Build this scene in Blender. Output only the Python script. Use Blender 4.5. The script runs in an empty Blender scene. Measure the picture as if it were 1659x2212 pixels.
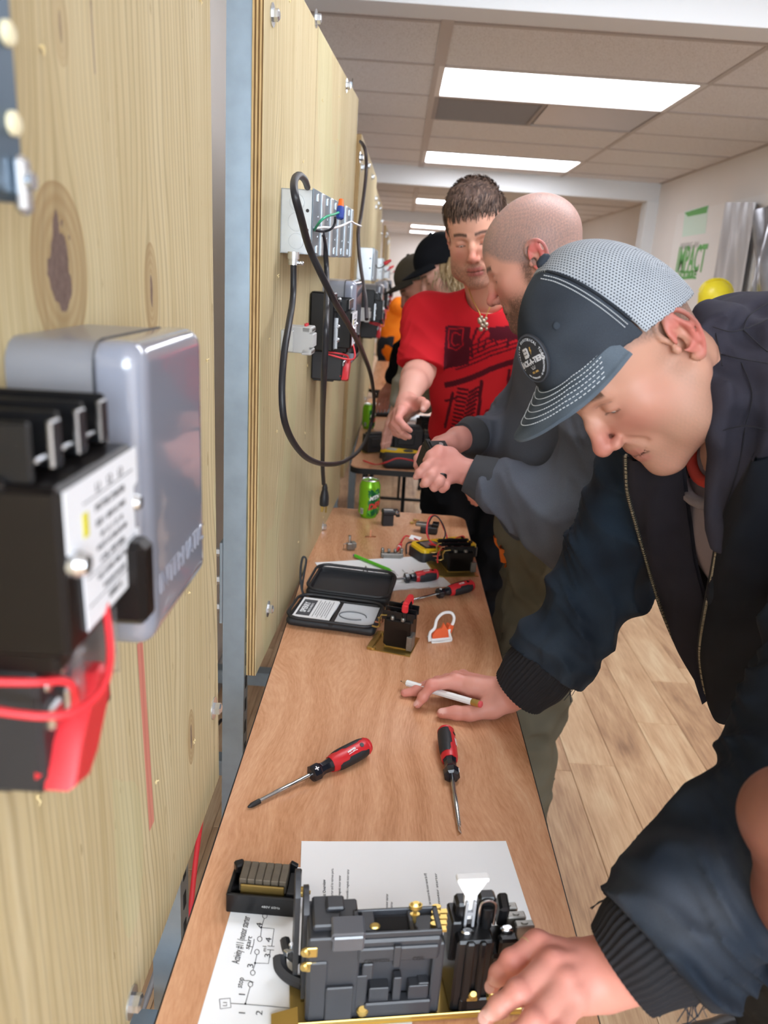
import bpy, math, random
import numpy as np
from mathutils import Matrix, Vector

# ---------------------------------------------------------------- camera, light, exposure
SC = bpy.context.scene
COL = SC.collection
FPX, CX, CY, CZ = 1661.0, 829.5, 1106.0, 1.47          # focal length in pixels of a 1659x2212 frame, eye height
PITCH, ROLL = math.radians(17.0), math.radians(4.0)
_s, _c = math.sin(PITCH), math.cos(PITCH)
_sr, _cr = math.sin(ROLL), math.cos(ROLL)
R0, U0, F0 = np.array([1., 0, 0]), np.array([0, _s, _c]), np.array([0, _c, -_s])
cd = bpy.data.cameras.new('camera'); cam = bpy.data.objects.new('camera', cd); COL.objects.link(cam)
cr_, cu_ = R0 * _cr + U0 * _sr, -R0 * _sr + U0 * _cr
cam.matrix_world = Matrix(((cr_[0], cu_[0], -F0[0], 0), (cr_[1], cu_[1], -F0[1], 0), (cr_[2], cu_[2], -F0[2], CZ), (0, 0, 0, 1)))
cd.sensor_fit = 'VERTICAL'; cd.sensor_height = 36.0; cd.lens = FPX / 2212 * 36.0
cd.clip_start = 0.02; cd.clip_end = 60
cd.dof.use_dof = True; cd.dof.focus_distance = 1.18; cd.dof.aperture_fstop = 5.6
SC.camera = cam
wd = bpy.data.worlds.new('world'); SC.world = wd; wd.use_nodes = True
wd.node_tree.nodes['Background'].inputs[0].default_value = (0.62, 0.78, 1.0, 1); wd.node_tree.nodes['Background'].inputs[1].default_value = 1.0
SC.view_settings.view_transform = 'Standard'; SC.view_settings.look = 'None'
SC.view_settings.exposure = 0.40; SC.view_settings.gamma = 1.0; SC.view_settings.use_curve_mapping = False
LAMP = 9.0                                              # radiance of the ceiling troffers
def area(name, loc, rot, sx, sy, power, col):
    l = bpy.data.lights.new(name, 'AREA'); l.shape = 'RECTANGLE'; l.size = sx; l.size_y = sy; l.energy = power; l.color = col
    o = bpy.data.objects.new(name, l); COL.objects.link(o); o.location = loc; o.rotation_euler = rot
    return o
area('daylight_storefront', (0.85, -2.9, 1.74), (math.radians(82), 0, 0), 2.4, 1.15, 95, (0.80, 0.90, 1.0))

# ---------------------------------------------------------------- measuring: where a photo pixel's ray meets a plane of the room
def ray(px, py):
    dx, dy = px - CX, py - CY
    u = dx * _cr + dy * _sr; a = dx * _sr - dy * _cr
    return np.array([u, FPX * _c + a * _s, -FPX * _s + a * _c])
EYE = np.array([0, 0, CZ])
def aY(px, py, Y): r = ray(px, py); return EYE + r * (Y / r[1])
def aX(px, py, X): r = ray(px, py); return EYE + r * (X / r[0])
def aZ(px, py, Z): r = ray(px, py); return EYE + r * ((Z - CZ) / r[2])
def V(*a): return np.array(a, float)
def unit(v): v = np.asarray(v, float); return v / (np.linalg.norm(v) + 1e-12)
def basis(z, up=(0, 0, 1)):                             # 3x3 with columns x, y, z
    z = unit(z); x = np.cross(up, z)
    if np.linalg.norm(x) < 1e-6: x = np.cross((1, 0, 0), z)
    x = unit(x); return np.stack([x, np.cross(z, x), z], 1)
def rotz(a): c, s = math.cos(a), math.sin(a); return np.array([[c, -s, 0], [s, c, 0], [0, 0, 1.]])
def rotx(a): c, s = math.cos(a), math.sin(a); return np.array([[1, 0, 0], [0, c, -s], [0, s, c]])
def roty(a): c, s = math.cos(a), math.sin(a); return np.array([[c, 0, s], [0, 1, 0], [-s, 0, c]])
def mat4(loc, R=None):
    m = np.eye(4); m[:3, 3] = loc
    if R is not None: m[:3, :3] = R
    return m

# ---------------------------------------------------------------- materials
def lin(h):
    if isinstance(h, str):
        h = h.lstrip('#'); h = [int(h[i:i + 2], 16) / 255 for i in (0, 2, 4)]
    return tuple((c / 12.92 if c <= .04045 else ((c + .055) / 1.055) ** 2.4) for c in h) + (1.0,)
class G:                                                # tiny node expression writer
    def __init__(s, name):
        s.m = bpy.data.materials.new(name); s.m.use_nodes = True; s.t = s.m.node_tree
        s.b = s.t.nodes['Principled BSDF']; s.out = s.t.nodes['Material Output']
    def n(s, kind, **kw):
        nd = s.t.nodes.new(kind)
        for k, v in kw.items(): setattr(nd, k, v)
        return nd
    def put(s, v, sock):
        if isinstance(v, X): s.t.links.new(v.k, sock)
        elif isinstance(v, bpy.types.NodeSocket): s.t.links.new(v, sock)
        else: sock.default_value = v
    def math(s, op, *a):
        nd = s.n('ShaderNodeMath', operation=op)
        for i, v in enumerate(a): s.put(v, nd.inputs[i])
        return X(s, nd.outputs[0])
    def obj(s): return s.n('ShaderNodeTexCoord').outputs['Object']
    def xyz(s, v=None):
        nd = s.n('ShaderNodeSeparateXYZ'); s.put(v if v is not None else s.obj(), nd.inputs[0]); return [X(s, o) for o in nd.outputs]
    def comb(s, x, y, z):
        nd = s.n('ShaderNodeCombineXYZ'); s.put(x, nd.inputs[0]); s.put(y, nd.inputs[1]); s.put(z, nd.inputs[2]); return nd.outputs[0]
    def noise(s, vec, scale, detail=2, rough=.5, dist=0):
        nd = s.n('ShaderNodeTexNoise'); s.put(vec, nd.inputs['Vector']); nd.inputs['Scale'].default_value = scale
        nd.inputs['Detail'].default_value = detail; nd.inputs['Roughness'].default_value = rough; nd.inputs['Distortion'].default_value = dist
        return X(s, nd.outputs[0])
    def ramp(s, f, stops, interp='LINEAR'):
        nd = s.n('ShaderNodeValToRGB'); nd.color_ramp.interpolation = interp; e = nd.color_ramp.elements
        while len(e) < len(stops): e.new(.5)
        for i, (p, c) in enumerate(stops): e[i].position = p; e[i].color = lin(c) if not isinstance(c, (int, float)) else (c, c, c, 1)
        s.put(f, nd.inputs[0]); return nd.outputs[0]
    def mix(s, f, a, b, mode='MIX'):
        nd = s.n('ShaderNodeMix', data_type='RGBA', blend_type=mode); s.put(f, nd.inputs[0])
        for v, i in ((a, 6), (b, 7)): s.put(lin(v) if isinstance(v, str) else v, nd.inputs[i])
        return nd.outputs[2]
    def bump(s, h, strength=.3, dist=.002):
        nd = s.n('ShaderNodeBump'); nd.inputs['Strength'].default_value = strength; nd.inputs['Distance'].default_value = dist
        s.put(h, nd.inputs['Height']); s.t.links.new(nd.outputs[0], s.b.inputs['Normal'])
    def set(s, **kw):
        for k, v in kw.items():
            k = k.replace('_', ' ')
            s.put(lin(v) if isinstance(v, str) else v, s.b.inputs[k])
        return s.m
class X:
    def __init__(s, g, k): s.g, s.k = g, k
    def __add__(s, o): return s.g.math('ADD', s, o)
    __radd__ = __add__
    def __mul__(s, o): return s.g.math('MULTIPLY', s, o)
    __rmul__ = __mul__
    def __sub__(s, o): return s.g.math('SUBTRACT', s, o)
    def __rsub__(s, o): return s.g.math('SUBTRACT', o, s)
    def __truediv__(s, o): return s.g.math('DIVIDE', s, o)
def plain(name, col, rough=.5, metal=0., var=0., vscale=20., bump=0., bscale=200., spec=.5, coat=0., trans=0., emit=0., sss=0.):
    g = G(name); ob = None
    if var:
        f = g.noise(g.obj(), vscale, 3); c = lin(col)
        lo = tuple(x * (1 - var) for x in c[:3]) + (1,); hi = tuple(min(1, x * (1 + var)) for x in c[:3]) + (1,)
        g.put(g.mix(f, lo, hi), g.b.inputs['Base Color'])
    else: g.set(Base_Color=col)
    g.set(Roughness=rough, Metallic=metal, Specular_IOR_Level=spec, Coat_Weight=coat, Transmission_Weight=trans)
    if sss: g.set(Subsurface_Weight=sss, Subsurface_Scale=.004); g.b.inputs['Subsurface Radius'].default_value = (1, .35, .2)
    if emit: g.set(Emission_Color=col, Emission_Strength=emit)
    if bump: g.bump(g.noise(g.obj(), bscale, 3), bump, .001)
    return g.m
def tinted(name, rough=.6, bump=0., bscale=400., spec=.35, weave=0., sss=0., metal=0., bdist=.0006):
    """base colour from the mesh's colour attribute (dyed cloth, skin tone)"""
    g = G(name); a = g.n('ShaderNodeVertexColor', layer_name='tone'); col = a.outputs[0]
    if weave:
        f = g.noise(g.obj(), bscale * 1.7, 2); col = g.mix(weave, col, g.mix(f, (0, 0, 0, 1), (1, 1, 1, 1)), 'OVERLAY')
    g.put(col, g.b.inputs['Base Color']); g.set(Roughness=rough, Specular_IOR_Level=spec, Metallic=metal)
    if sss:
        g.set(Subsurface_Weight=sss, Subsurface_Scale=.003); g.b.inputs['Subsurface Radius'].default_value = (1, .4, .25)
    if bump: g.bump(g.noise(g.obj(), bscale, 3, .6), bump, bdist)
    return g.m

# ---------------------------------------------------------------- objects
def tag(o, label=None, cat=None, group=None, kind=None):
    if label: o['label'] = label
    if cat: o['category'] = cat
    if group: o['group'] = group
    if kind: o['kind'] = kind
    return o
def thing(name, label, cat, M=None, group=None):
    o = bpy.data.objects.new(name, None); COL.objects.link(o); o.empty_display_size = .02
    if M is not None: o.matrix_world = Matrix(np.asarray(M).tolist())
    return tag(o, label, cat, group)
def link(name, me, parent=None, mat=None):
    o = bpy.data.objects.new(name, me); COL.objects.link(o)
    if mat is not None: me.materials.append(mat)
    if parent is not None: o.parent = parent
    return o
def kids(o): return [c for c in COL.objects if c.parent == o]
def dup(root, M, label=None, children=None):
    """a thing with copies of its parts and sub-parts"""
    r = root.copy(); COL.objects.link(r); r.matrix_world = Matrix(np.asarray(M).tolist())
    if label: r['label'] = label
    def rec(a, b):
        for ch in list(a.children):
            c = ch.copy(); COL.objects.link(c); c.parent = b; rec(ch, c)
    rec(root, r); return r
def mesh_from(name, v, f, smooth=None, fm=None):
    me = bpy.data.meshes.new(name); me.from_pydata([tuple(map(float, p)) for p in v], [], f)
    if fm is not None: me.polygons.foreach_set('material_index', np.asarray(fm, np.int32))
    if smooth is not None:
        me.polygons.foreach_set('use_smooth', np.ones(len(me.polygons), bool)); me.set_sharp_from_angle(angle=math.radians(smooth))
    me.update(); return me
def catmull(P, n=8, closed=False):
    P = np.asarray(P, float); m = len(P); out = []
    for i in range(m if closed else m - 1):
        g = lambda j: P[j % m] if closed else P[min(max(j, 0), m - 1)]
        a, b, c, d = g(i - 1), g(i), g(i + 1), g(i + 2)
        for t in np.linspace(0, 1, n, endpoint=False):
            out.append(.5 * (2 * b + (c - a) * t + (2 * a - 5 * b + 4 * c - d) * t * t + (3 * b - a - 3 * c + d) * t ** 3))
    if not closed: out.append(P[-1])
    return np.array(out)
class MB:
    """collects simple solids; build() links them as one mesh object"""
    def __init__(s): s.v, s.f, s.fm, s.mi = [], [], [], 0
    def put(s, v, f):
        b = len(s.v); s.v.extend(np.asarray(v, float)); s.f.extend([tuple(i + b for i in q) for q in f]); s.fm.extend([s.mi] * len(f)); return s
    def box(s, c, sz, R=None, bev=0.):
        c = np.asarray(c, float); h = np.asarray(sz, float) / 2
        if bev <= 0:
            v = np.array([[x, y, z] for x in (-1, 1) for y in (-1, 1) for z in (-1, 1)]) * h
            f = [(0, 1, 3, 2), (4, 6, 7, 5), (0, 4, 5, 1), (2, 3, 7, 6), (0, 2, 6, 4), (1, 5, 7, 3)]
        else:
            bev = min(bev, h.min() * .95); v, ix = [], {}
            for x in (-1, 1):
                for y in (-1, 1):
                    for z in (-1, 1):
                        for ax in range(3):
                            p = np.array([x, y, z]) * (h - bev); p[ax] = (x, y, z)[ax] * h[ax]; ix[x, y, z, ax] = len(v); v.append(p)
            f = []
            def q(a): f.append(tuple(a))
            for ax in range(3):
                o1, o2 = (ax + 1) % 3, (ax + 2) % 3
                for sg in (-1, 1):
                    def k(a, b):
                        t = [0, 0, 0]; t[ax], t[o1], t[o2] = sg, a, b; return ix[t[0], t[1], t[2], ax]
                    w = [k(-1, -1), k(1, -1), k(1, 1), k(-1, 1)]; q(w if sg > 0 else w[::-1])
                for a in (-1, 1):
                    for b in (-1, 1):
                        def e(z, fx):
                            t = [0, 0, 0]; t[ax], t[o1], t[o2] = z, a, b; return ix[t[0], t[1], t[2], fx]
                        w = [e(-1, o1), e(1, o1), e(1, o2), e(-1, o2)]; q(w if a * b < 0 else w[::-1])
            for x in (-1, 1):
                for y in (-1, 1):
                    for z in (-1, 1):
                        w = [ix[x, y, z, 0], ix[x, y, z, 1], ix[x, y, z, 2]]; q(w if x * y * z > 0 else w[::-1])
            v = np.array(v)
        if R is not None: v = v @ np.asarray(R).T
        return s.put(v + c, f)
    def cyl(s, a, b, r, r2=None, n=14, caps=True):
        a, b = np.asarray(a, float), np.asarray(b, float); B = basis(b - a); r2 = r if r2 is None else r2
        t = np.arange(n) * 2 * math.pi / n; ring = np.cos(t)[:, None] * B[:, 0] + np.sin(t)[:, None] * B[:, 1]
        v = np.concatenate([a + ring * r, b + ring * r2]); f = [(i, (i + 1) % n, n + (i + 1) % n, n + i) for i in range(n)]
        if caps: f += [tuple(range(n))[::-1], tuple(range(n, 2 * n))]
        return s.put(v, f)
    def lathe(s, prof, c=(0, 0, 0), R=None, n=24):
        """prof: list of (r, z) about local z"""
        t = np.arange(n) * 2 * math.pi / n; v = []; f = []
        for r, z in prof: v += [(r * math.cos(q), r * math.sin(q), z) for q in t]
        for j in range(len(prof) - 1):
            f += [(j * n + i, j * n + (i + 1) % n, (j + 1) * n + (i + 1) % n, (j + 1) * n + i) for i in range(n)]
        f += [tuple(range(n))[::-1], tuple(range((len(prof) - 1) * n, len(prof) * n))]
        v = np.array(v)
        if R is not None: v = v @ np.asarray(R).T
        return s.put(v + np.asarray(c, float), f)
    def tube(s, P, r, n=8, flat=1., closed=False):
        P = np.asarray(P, float); m = len(P); rr = np.broadcast_to(np.asarray(r, float), (m,))
        T = np.gradient(P, axis=0); T /= np.linalg.norm(T, axis=1)[:, None] + 1e-12
        nrm = basis(T[0])[:, 0]; v = []
        t = np.arange(n) * 2 * math.pi / n
        for i in range(m):
            nrm = unit(nrm - T[i] * (nrm @ T[i])); bn = np.cross(T[i], nrm)
            v.append(P[i] + rr[i] * (np.cos(t)[:, None] * nrm + flat * np.sin(t)[:, None] * bn))
        f = [(j * n + i, j * n + (i + 1) % n, (j + 1) * n + (i + 1) % n, (j + 1) * n + i) for j in range(m - 1) for i in range(n)]
        f += [tuple(range(n))[::-1], tuple(range((m - 1) * n, m * n))]
        return s.put(np.concatenate(v), f)
    def prism(s, poly, z0, z1, M=None, inset=0.):
        """extruded outline (ccw, xy) from z0 to z1; inset chamfers the top"""
        p = np.asarray(poly, float); n = len(p); L = [np.c_[p, np.full(n, z0)]]
        if inset:
            c = p.mean(0); d = p - c; q = c + d * (1 - inset / np.maximum(np.linalg.norm(d, axis=1), 1e-6))[:, None]
            L += [np.c_[p, np.full(n, z1 - inset)], np.c_[q, np.full(n, z1)]]
        else: L += [np.c_[p, np.full(n, z1)]]
        v = np.concatenate(L); k = len(L)
        f = [tuple(range(n))[::-1], tuple(range((k - 1) * n, k * n))]
        f += [(j * n + i, j * n + (i + 1) % n, (j + 1) * n + (i + 1) % n, (j + 1) * n + i) for j in range(k - 1) for i in range(n)]
        if M is not None: v = v @ np.asarray(M)[:3, :3].T + np.asarray(M)[:3, 3]
        return s.put(v, f)
    def ball(s, c, r, n=12, m=8, R=None):
        r = np.broadcast_to(np.asarray(r, float), (3,)); v = []; f = []
        for j in range(1, m):
            a = math.pi * j / m
            v += [(math.sin(a) * math.cos(2 * math.pi * i / n), math.sin(a) * math.sin(2 * math.pi * i / n), math.cos(a)) for i in range(n)]
        f = [(j * n + i, (j + 1) * n + i, (j + 1) * n + (i + 1) % n, j * n + (i + 1) % n) for j in range(m - 2) for i in range(n)]
        v += [(0, 0, 1), (0, 0, -1)]; a, b = len(v) - 2, len(v) - 1
        f += [(a, i, (i + 1) % n) for i in range(n)] + [(b, (m - 2) * n + (i + 1) % n, (m - 2) * n + i) for i in range(n)]
        v = np.array(v) * r
        if R is not None: v = v @ np.asarray(R).T
        return s.put(v + np.asarray(c, float), f)
    def ribbon(s, P, w, N=(0, 0, 1), lift=0.0):
        """flat pen stroke of width w on a surface with normal N"""
        P = np.asarray(P, float); N = np.asarray(N, float); T = np.gradient(P, axis=0); T /= np.linalg.norm(T, axis=1)[:, None] + 1e-12
        S = np.cross(N, T); S /= np.linalg.norm(S, axis=1)[:, None] + 1e-12
        v = np.concatenate([P + S * w / 2, P - S * w / 2]) + N * lift; m = len(P)
        return s.put(v, [(i, m + i, m + i + 1, i + 1) for i in range(m - 1)])
    def grid(s, fn, nu, nv, closed=False):
        v = [fn(i / (nu if closed else nu - 1), j / (nv - 1)) for j in range(nv) for i in range(nu)]
        f = [(j * nu + i, j * nu + (i + 1) % nu, (j + 1) * nu + (i + 1) % nu, (j + 1) * nu + i) for j in range(nv - 1) for i in range(nu if closed else nu - 1)]
        return s.put(v, f)
    def xf(s, M):
        M = np.asarray(M); s.v = list(np.asarray(s.v) @ M[:3, :3].T + M[:3, 3]); return s
    def build(s, name, mats, parent=None, smooth=35, base=None):
        v = np.asarray(s.v)
        if base is not None: v = v - np.asarray(base)
        me = mesh_from(name, v, s.f, smooth, s.fm)
        o = link(name, me, parent)
        for m in (mats if isinstance(mats, (list, tuple)) else [mats]): me.materials.append(m)
        return o
_txt = {}
def text_mb(mb, string, M, size, thick=0.0004, align='CENTER', sx=1., shear=0., bold=0.):
    """lettering as thin flat solids; M maps text xy to the surface"""
    key = (string, size, thick, align, sx, shear, bold)
    if key not in _txt:
        cu = bpy.data.curves.new('lettering', 'FONT'); cu.body = string; cu.size = size; cu.extrude = thick / 2; cu.align_x = align; cu.align_y = 'CENTER'
        cu.resolution_u = 2; cu.shear = shear; cu.offset = bold
        o = bpy.data.objects.new('lettering', cu); COL.objects.link(o); bpy.context.view_layer.update()
        me = o.to_mesh(); v = [tuple(p.co) for p in me.vertices]; f = [tuple(p.vertices) for p in me.polygons]; o.to_mesh_clear()
        bpy.data.objects.remove(o); bpy.data.curves.remove(cu); _txt[key] = (v, f)
    v, f = _txt[key]
    if not v: return mb
    v = np.asarray(v, float) * np.array([sx, 1, 1]); M = np.asarray(M)
    return mb.put(v @ M[:3, :3].T + M[:3, 3], f)

# ---------------------------------------------------------------- solid modelling by distance fields (bodies, cloth, cases)
class Sdf:
    def __init__(s, lo, hi, h):
        s.lo = np.asarray(lo, float); s.h = h; s.n = np.ceil((np.asarray(hi, float) - s.lo) / h).astype(int) + 1
        s.ax = [(s.lo[i] + h * np.arange(s.n[i])).astype(np.float32) for i in range(3)]
        s.F = np.full(s.n, 1.0, np.float32)
    def blk(s, lo, hi):
        sl = []
        for i in range(3):
            a = int(max(0, math.floor((lo[i] - s.lo[i]) / s.h))); b = int(min(s.n[i], math.ceil((hi[i] - s.lo[i]) / s.h) + 1)); sl.append(slice(a, max(a, b)))
        return tuple(sl)
    def pts(s, sl):
        return s.ax[0][sl[0]][:, None, None], s.ax[1][sl[1]][None, :, None], s.ax[2][sl[2]][None, None, :]
    def op(s, fn, lo, hi, k, mode=0):
        m = k + 3 * s.h; sl = s.blk(np.asarray(lo) - m, np.asarray(hi) + m); A = s.F[sl]
        if A.size == 0: return s
        d = fn(*s.pts(sl)).astype(np.float32)
        if mode: d = -d; A2, d2 = -A, -d
        else: A2, d2 = A, d
        if k > 0:
            hh = np.clip(.5 + .5 * (A2 - d2) / k, 0, 1); r = A2 * (1 - hh) + d2 * hh - k * hh * (1 - hh)
        else: r = np.minimum(A2, d2)
        s.F[sl] = -r if mode else r
        return s
    def cone(s, a, b, ra, rb=None, k=.01, mode=0, disp=None):
        a, b = np.asarray(a, float), np.asarray(b, float); rb = ra if rb is None else rb; ba = b - a; L2 = ba @ ba + 1e-12; mr = max(ra, rb)
        def fn(x, y, z):
            px, py, pz = x - a[0], y - a[1], z - a[2]
            t = np.clip((px * ba[0] + py * ba[1] + pz * ba[2]) / L2, 0, 1)
            d = np.sqrt((px - ba[0] * t) ** 2 + (py - ba[1] * t) ** 2 + (pz - ba[2] * t) ** 2) - (ra + (rb - ra) * t)
            if disp is not None: d = d + disp(x, y, z, t)
            return d
        return s.op(fn, np.minimum(a, b) - mr, np.maximum(a, b) + mr, k, mode)
    def chain(s, P, r, k=.01, mode=0, k0=None, disp=None):
        r = np.broadcast_to(np.asarray(r, float), (len(P),))
        for i in range(len(P) - 1): s.cone(P[i], P[i + 1], r[i], r[i + 1], k if i or k0 is None else k0, mode, disp)
        return s
    def ell(s, c, r, R=None, k=.01, mode=0, disp=None):
        c = np.asarray(c, float); r = np.broadcast_to(np.asarray(r, float), (3,)); m = r.max(); R = np.eye(3) if R is None else np.asarray(R)
        def fn(x, y, z):
            px, py, pz = x - c[0], y - c[1], z - c[2]
            q = [px * R[0, i] + py * R[1, i] + pz * R[2, i] for i in range(3)]
            k0 = np.sqrt(sum((q[i] / r[i]) ** 2 for i in range(3))); k1 = np.sqrt(sum((q[i] / r[i] ** 2) ** 2 for i in range(3)))
            d = k0 * (k0 - 1) / (k1 + 1e-9)
            if disp is not None: d = d + disp(x, y, z, 0)
            return d
        e = np.sqrt((R ** 2) @ (r ** 2)); return s.op(fn, c - e, c + e, k, mode)
    def box(s, c, half, R=None, rnd=.0, k=.0, mode=0, disp=None):
        c = np.asarray(c, float); half = np.asarray(half, float) - rnd; R = np.eye(3) if R is None else np.asarray(R)
        def fn(x, y, z):
            px, py, pz = x - c[0], y - c[1], z - c[2]
            q = [np.abs(px * R[0, i] + py * R[1, i] + pz * R[2, i]) - half[i] for i in range(3)]
            o = np.sqrt(sum(np.maximum(a, 0) ** 2 for a in q)); d = o + np.minimum(np.maximum(np.maximum(q[0], q[1]), q[2]), 0) - rnd
            if disp is not None: d = d + disp(x, y, z, 0)
            return d
        e = np.abs(R) @ (half + rnd); return s.op(fn, c - e, c + e, k, mode)
    def half(s, p, nrm, k=0.):
        """cut away everything on the side the normal points to"""
        p, nrm = np.asarray(p, float), unit(nrm); x, y, z = s.pts(s.blk(s.lo, s.lo + s.n * s.h))
        d = (x - p[0]) * nrm[0] + (y - p[1]) * nrm[1] + (z - p[2]) * nrm[2]
        s.F = np.maximum(s.F, d.astype(np.float32)); return s
    def warp(s, fn):
        x, y, z = s.pts(s.blk(s.lo, s.lo + s.n * s.h)); near = np.abs(s.F) < .06
        s.F = np.where(near, s.F + fn(x, y, z), s.F).astype(np.float32); return s
    def shell(s, t): s.F = np.abs(s.F + t / 2) - t / 2; return s
    def mesh(s):
        F = s.F; F[0], F[-1], F[:, 0], F[:, -1], F[:, :, 0], F[:, :, -1] = 1, 1, 1, 1, 1, 1
        I = F < 0; nx, ny, nz = F.shape
        c = np.zeros((nx - 1, ny - 1, nz - 1), np.int8)
        for i in (0, 1):
            for j in (0, 1):
                for l in (0, 1): c += I[i:nx - 1 + i, j:ny - 1 + j, l:nz - 1 + l]
        act = np.argwhere((c > 0) & (c < 8)); idx = np.full(c.shape, -1, np.int64); idx[act[:, 0], act[:, 1], act[:, 2]] = np.arange(len(act))
        acc = np.zeros((len(act), 3)); cnt = np.zeros(len(act))
        E = [((0, 0, 0), (1, 0, 0)), ((0, 1, 0), (1, 1, 0)), ((0, 0, 1), (1, 0, 1)), ((0, 1, 1), (1, 1, 1)), ((0, 0, 0), (0, 1, 0)), ((1, 0, 0), (1, 1, 0)),
             ((0, 0, 1), (0, 1, 1)), ((1, 0, 1), (1, 1, 1)), ((0, 0, 0), (0, 0, 1)), ((1, 0, 0), (1, 0, 1)), ((0, 1, 0), (0, 1, 1)), ((1, 1, 0), (1, 1, 1))]
        for a, b in E:
            a, b = np.array(a), np.array(b); pa, pb = act + a, act + b
            fa, fb = F[pa[:, 0], pa[:, 1], pa[:, 2]], F[pb[:, 0], pb[:, 1], pb[:, 2]]; m = (fa < 0) != (fb < 0)
            t = fa[m] / (fa[m] - fb[m]); acc[m] += pa[m] + t[:, None] * (b - a); cnt[m] += 1
        v = acc / cnt[:, None] * s.h + s.lo; fs = []
        for ax in range(3):
            sl0 = [slice(None)] * 3; sl1 = [slice(None)] * 3; sl0[ax] = slice(0, -1); sl1[ax] = slice(1, None)
            A, B = I[tuple(sl0)], I[tuple(sl1)]; e = np.argwhere(A != B); u, w = (ax + 1) % 3, (ax + 2) % 3
            e = e[(e[:, u] > 0) & (e[:, w] > 0) & (e[:, u] < F.shape[u] - 1) & (e[:, w] < F.shape[w] - 1)]
            q = []
            for du, dw in ((1, 1), (0, 1), (0, 0), (1, 0)):
                t = e.copy(); t[:, u] -= du; t[:, w] -= dw; q.append(idx[t[:, 0], t[:, 1], t[:, 2]])
            q = np.stack(q, 1); flip = B[e[:, 0], e[:, 1], e[:, 2]]; q[flip] = q[flip][:, ::-1]; fs.append(q)
        return v, np.concatenate(fs)
def quads(name, v, q, mat, parent=None, tone=None, base=None, relax=0, M=None):
    """vertices + quads -> linked smooth object; tone(v) gives a linear rgb per vertex"""
    if relax:
        for _ in range(relax):
            a = np.zeros_like(v); n = np.zeros(len(v))
            for i in range(4):
                for j in ((i + 1) % 4, (i - 1) % 4): np.add.at(a, q[:, i], v[q[:, j]]); np.add.at(n, q[:, i], 1)
            v = .5 * v + .5 * a / n[:, None]
    col = tone(v) if tone is not None else None
    w = v if M is None else v @ np.asarray(M)[:3, :3].T + np.asarray(M)[:3, 3]
    if base is not None: w = w - np.asarray(base)
    me = bpy.data.meshes.new(name); me.vertices.add(len(w)); me.vertices.foreach_set('co', w.astype(np.float32).ravel())
    me.loops.add(len(q) * 4); me.loops.foreach_set('vertex_index', q.astype(np.int32).ravel())
    me.polygons.add(len(q)); me.polygons.foreach_set('loop_start', np.arange(0, len(q) * 4, 4, dtype=np.int32)); me.update(calc_edges=True)
    me.polygons.foreach_set('use_smooth', np.ones(len(q), bool))
    if col is not None:
        ca = me.color_attributes.new('tone', 'FLOAT_COLOR', 'POINT'); ca.data.foreach_set('color', np.c_[col, np.ones(len(col))].astype(np.float32).ravel())
    me.validate(); return link(name, me, parent, mat)
def wob(x, y, z, f, seed=0):
    """cheap smooth noise in about -1..1"""
    r = random.Random(seed); o = 0
    for _ in range(4):
        a, b, c, p = (r.uniform(-1, 1) for _ in range(4)); n = f / (math.sqrt(a * a + b * b + c * c) + .2)
        o = o + np.sin((a * x + b * y + c * z) * n + p * 9 + 1.3 * np.sin((b * x + c * y - a * z) * n * .7 + p * 5))
    return o / 3.2
# ================================================================ the room
XL, XR, XR2, YB, YF, ZC = -0.56, 2.20, 2.55, 18.0, -3.0, 2.40
BEAMS = [(2.66, 2.79, 2.26), (7.25, 7.40, 2.25), (12.0, 12.15, 2.25)]
M_wall = plain('painted_wall', '#e6e1dc', .7, var=.03, vscale=3, bump=.08, bscale=90)
M_beam = plain('painted_beam', '#dcdedf', .6, var=.02, vscale=4)
M_trim = plain('grey_vinyl', '#8d8b8c', .5)
def tile_mat():
    g = G('acoustic_tile'); o = g.obj(); n = g.noise(o, 240, 2, .6); c = g.ramp(n, [(.0, '#a39c99'), (.36, '#bdb6b2'), (.44, '#e4e2e2'), (1, '#ebe9ea')])
    g.put(c, g.b.inputs['Base Color']); g.set(Roughness=.9, Specular_IOR_Level=.1); g.bump(n, .35, .002); return g.m
M_tile = tile_mat()
M_tbar = plain('ceiling_grid_metal', '#b9b1ac', .5)
def plank_mat():
    g = G('vinyl_plank'); x, y, z = g.xyz(); rnd = X(g, g.n('ShaderNodeObjectInfo').outputs['Random'])
    big = g.noise(g.comb(x * 5 + rnd * 40, y * 1.1 + rnd * 70, 0), 2.6, 3, .6, .5)
    fine = g.noise(g.comb(x * 60, y * 3 + rnd * 30, rnd * 20), 3.0, 3, .6)
    f = big * .55 + fine * .35 + rnd * .14
    c = g.ramp(f, [(.30, '#8f6c52'), (.44, '#b8926f'), (.56, '#d0ac86'), (.70, '#e2c8a2')])
    g.put(c, g.b.inputs['Base Color']); g.set(Roughness=.42, Specular_IOR_Level=.4); g.bump(fine, .05, .001); return g.m
M_plank = plank_mat()
M_sub = plain('floor_underlay', '#3b2a20', .8)
b = MB().box(((XL + XR2) / 2, (YB + YF) / 2, -.03), (XR2 - XL + .2, YB - YF + .2, .04)); floor = tag(b.build('floor', M_sub), kind='structure')
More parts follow.
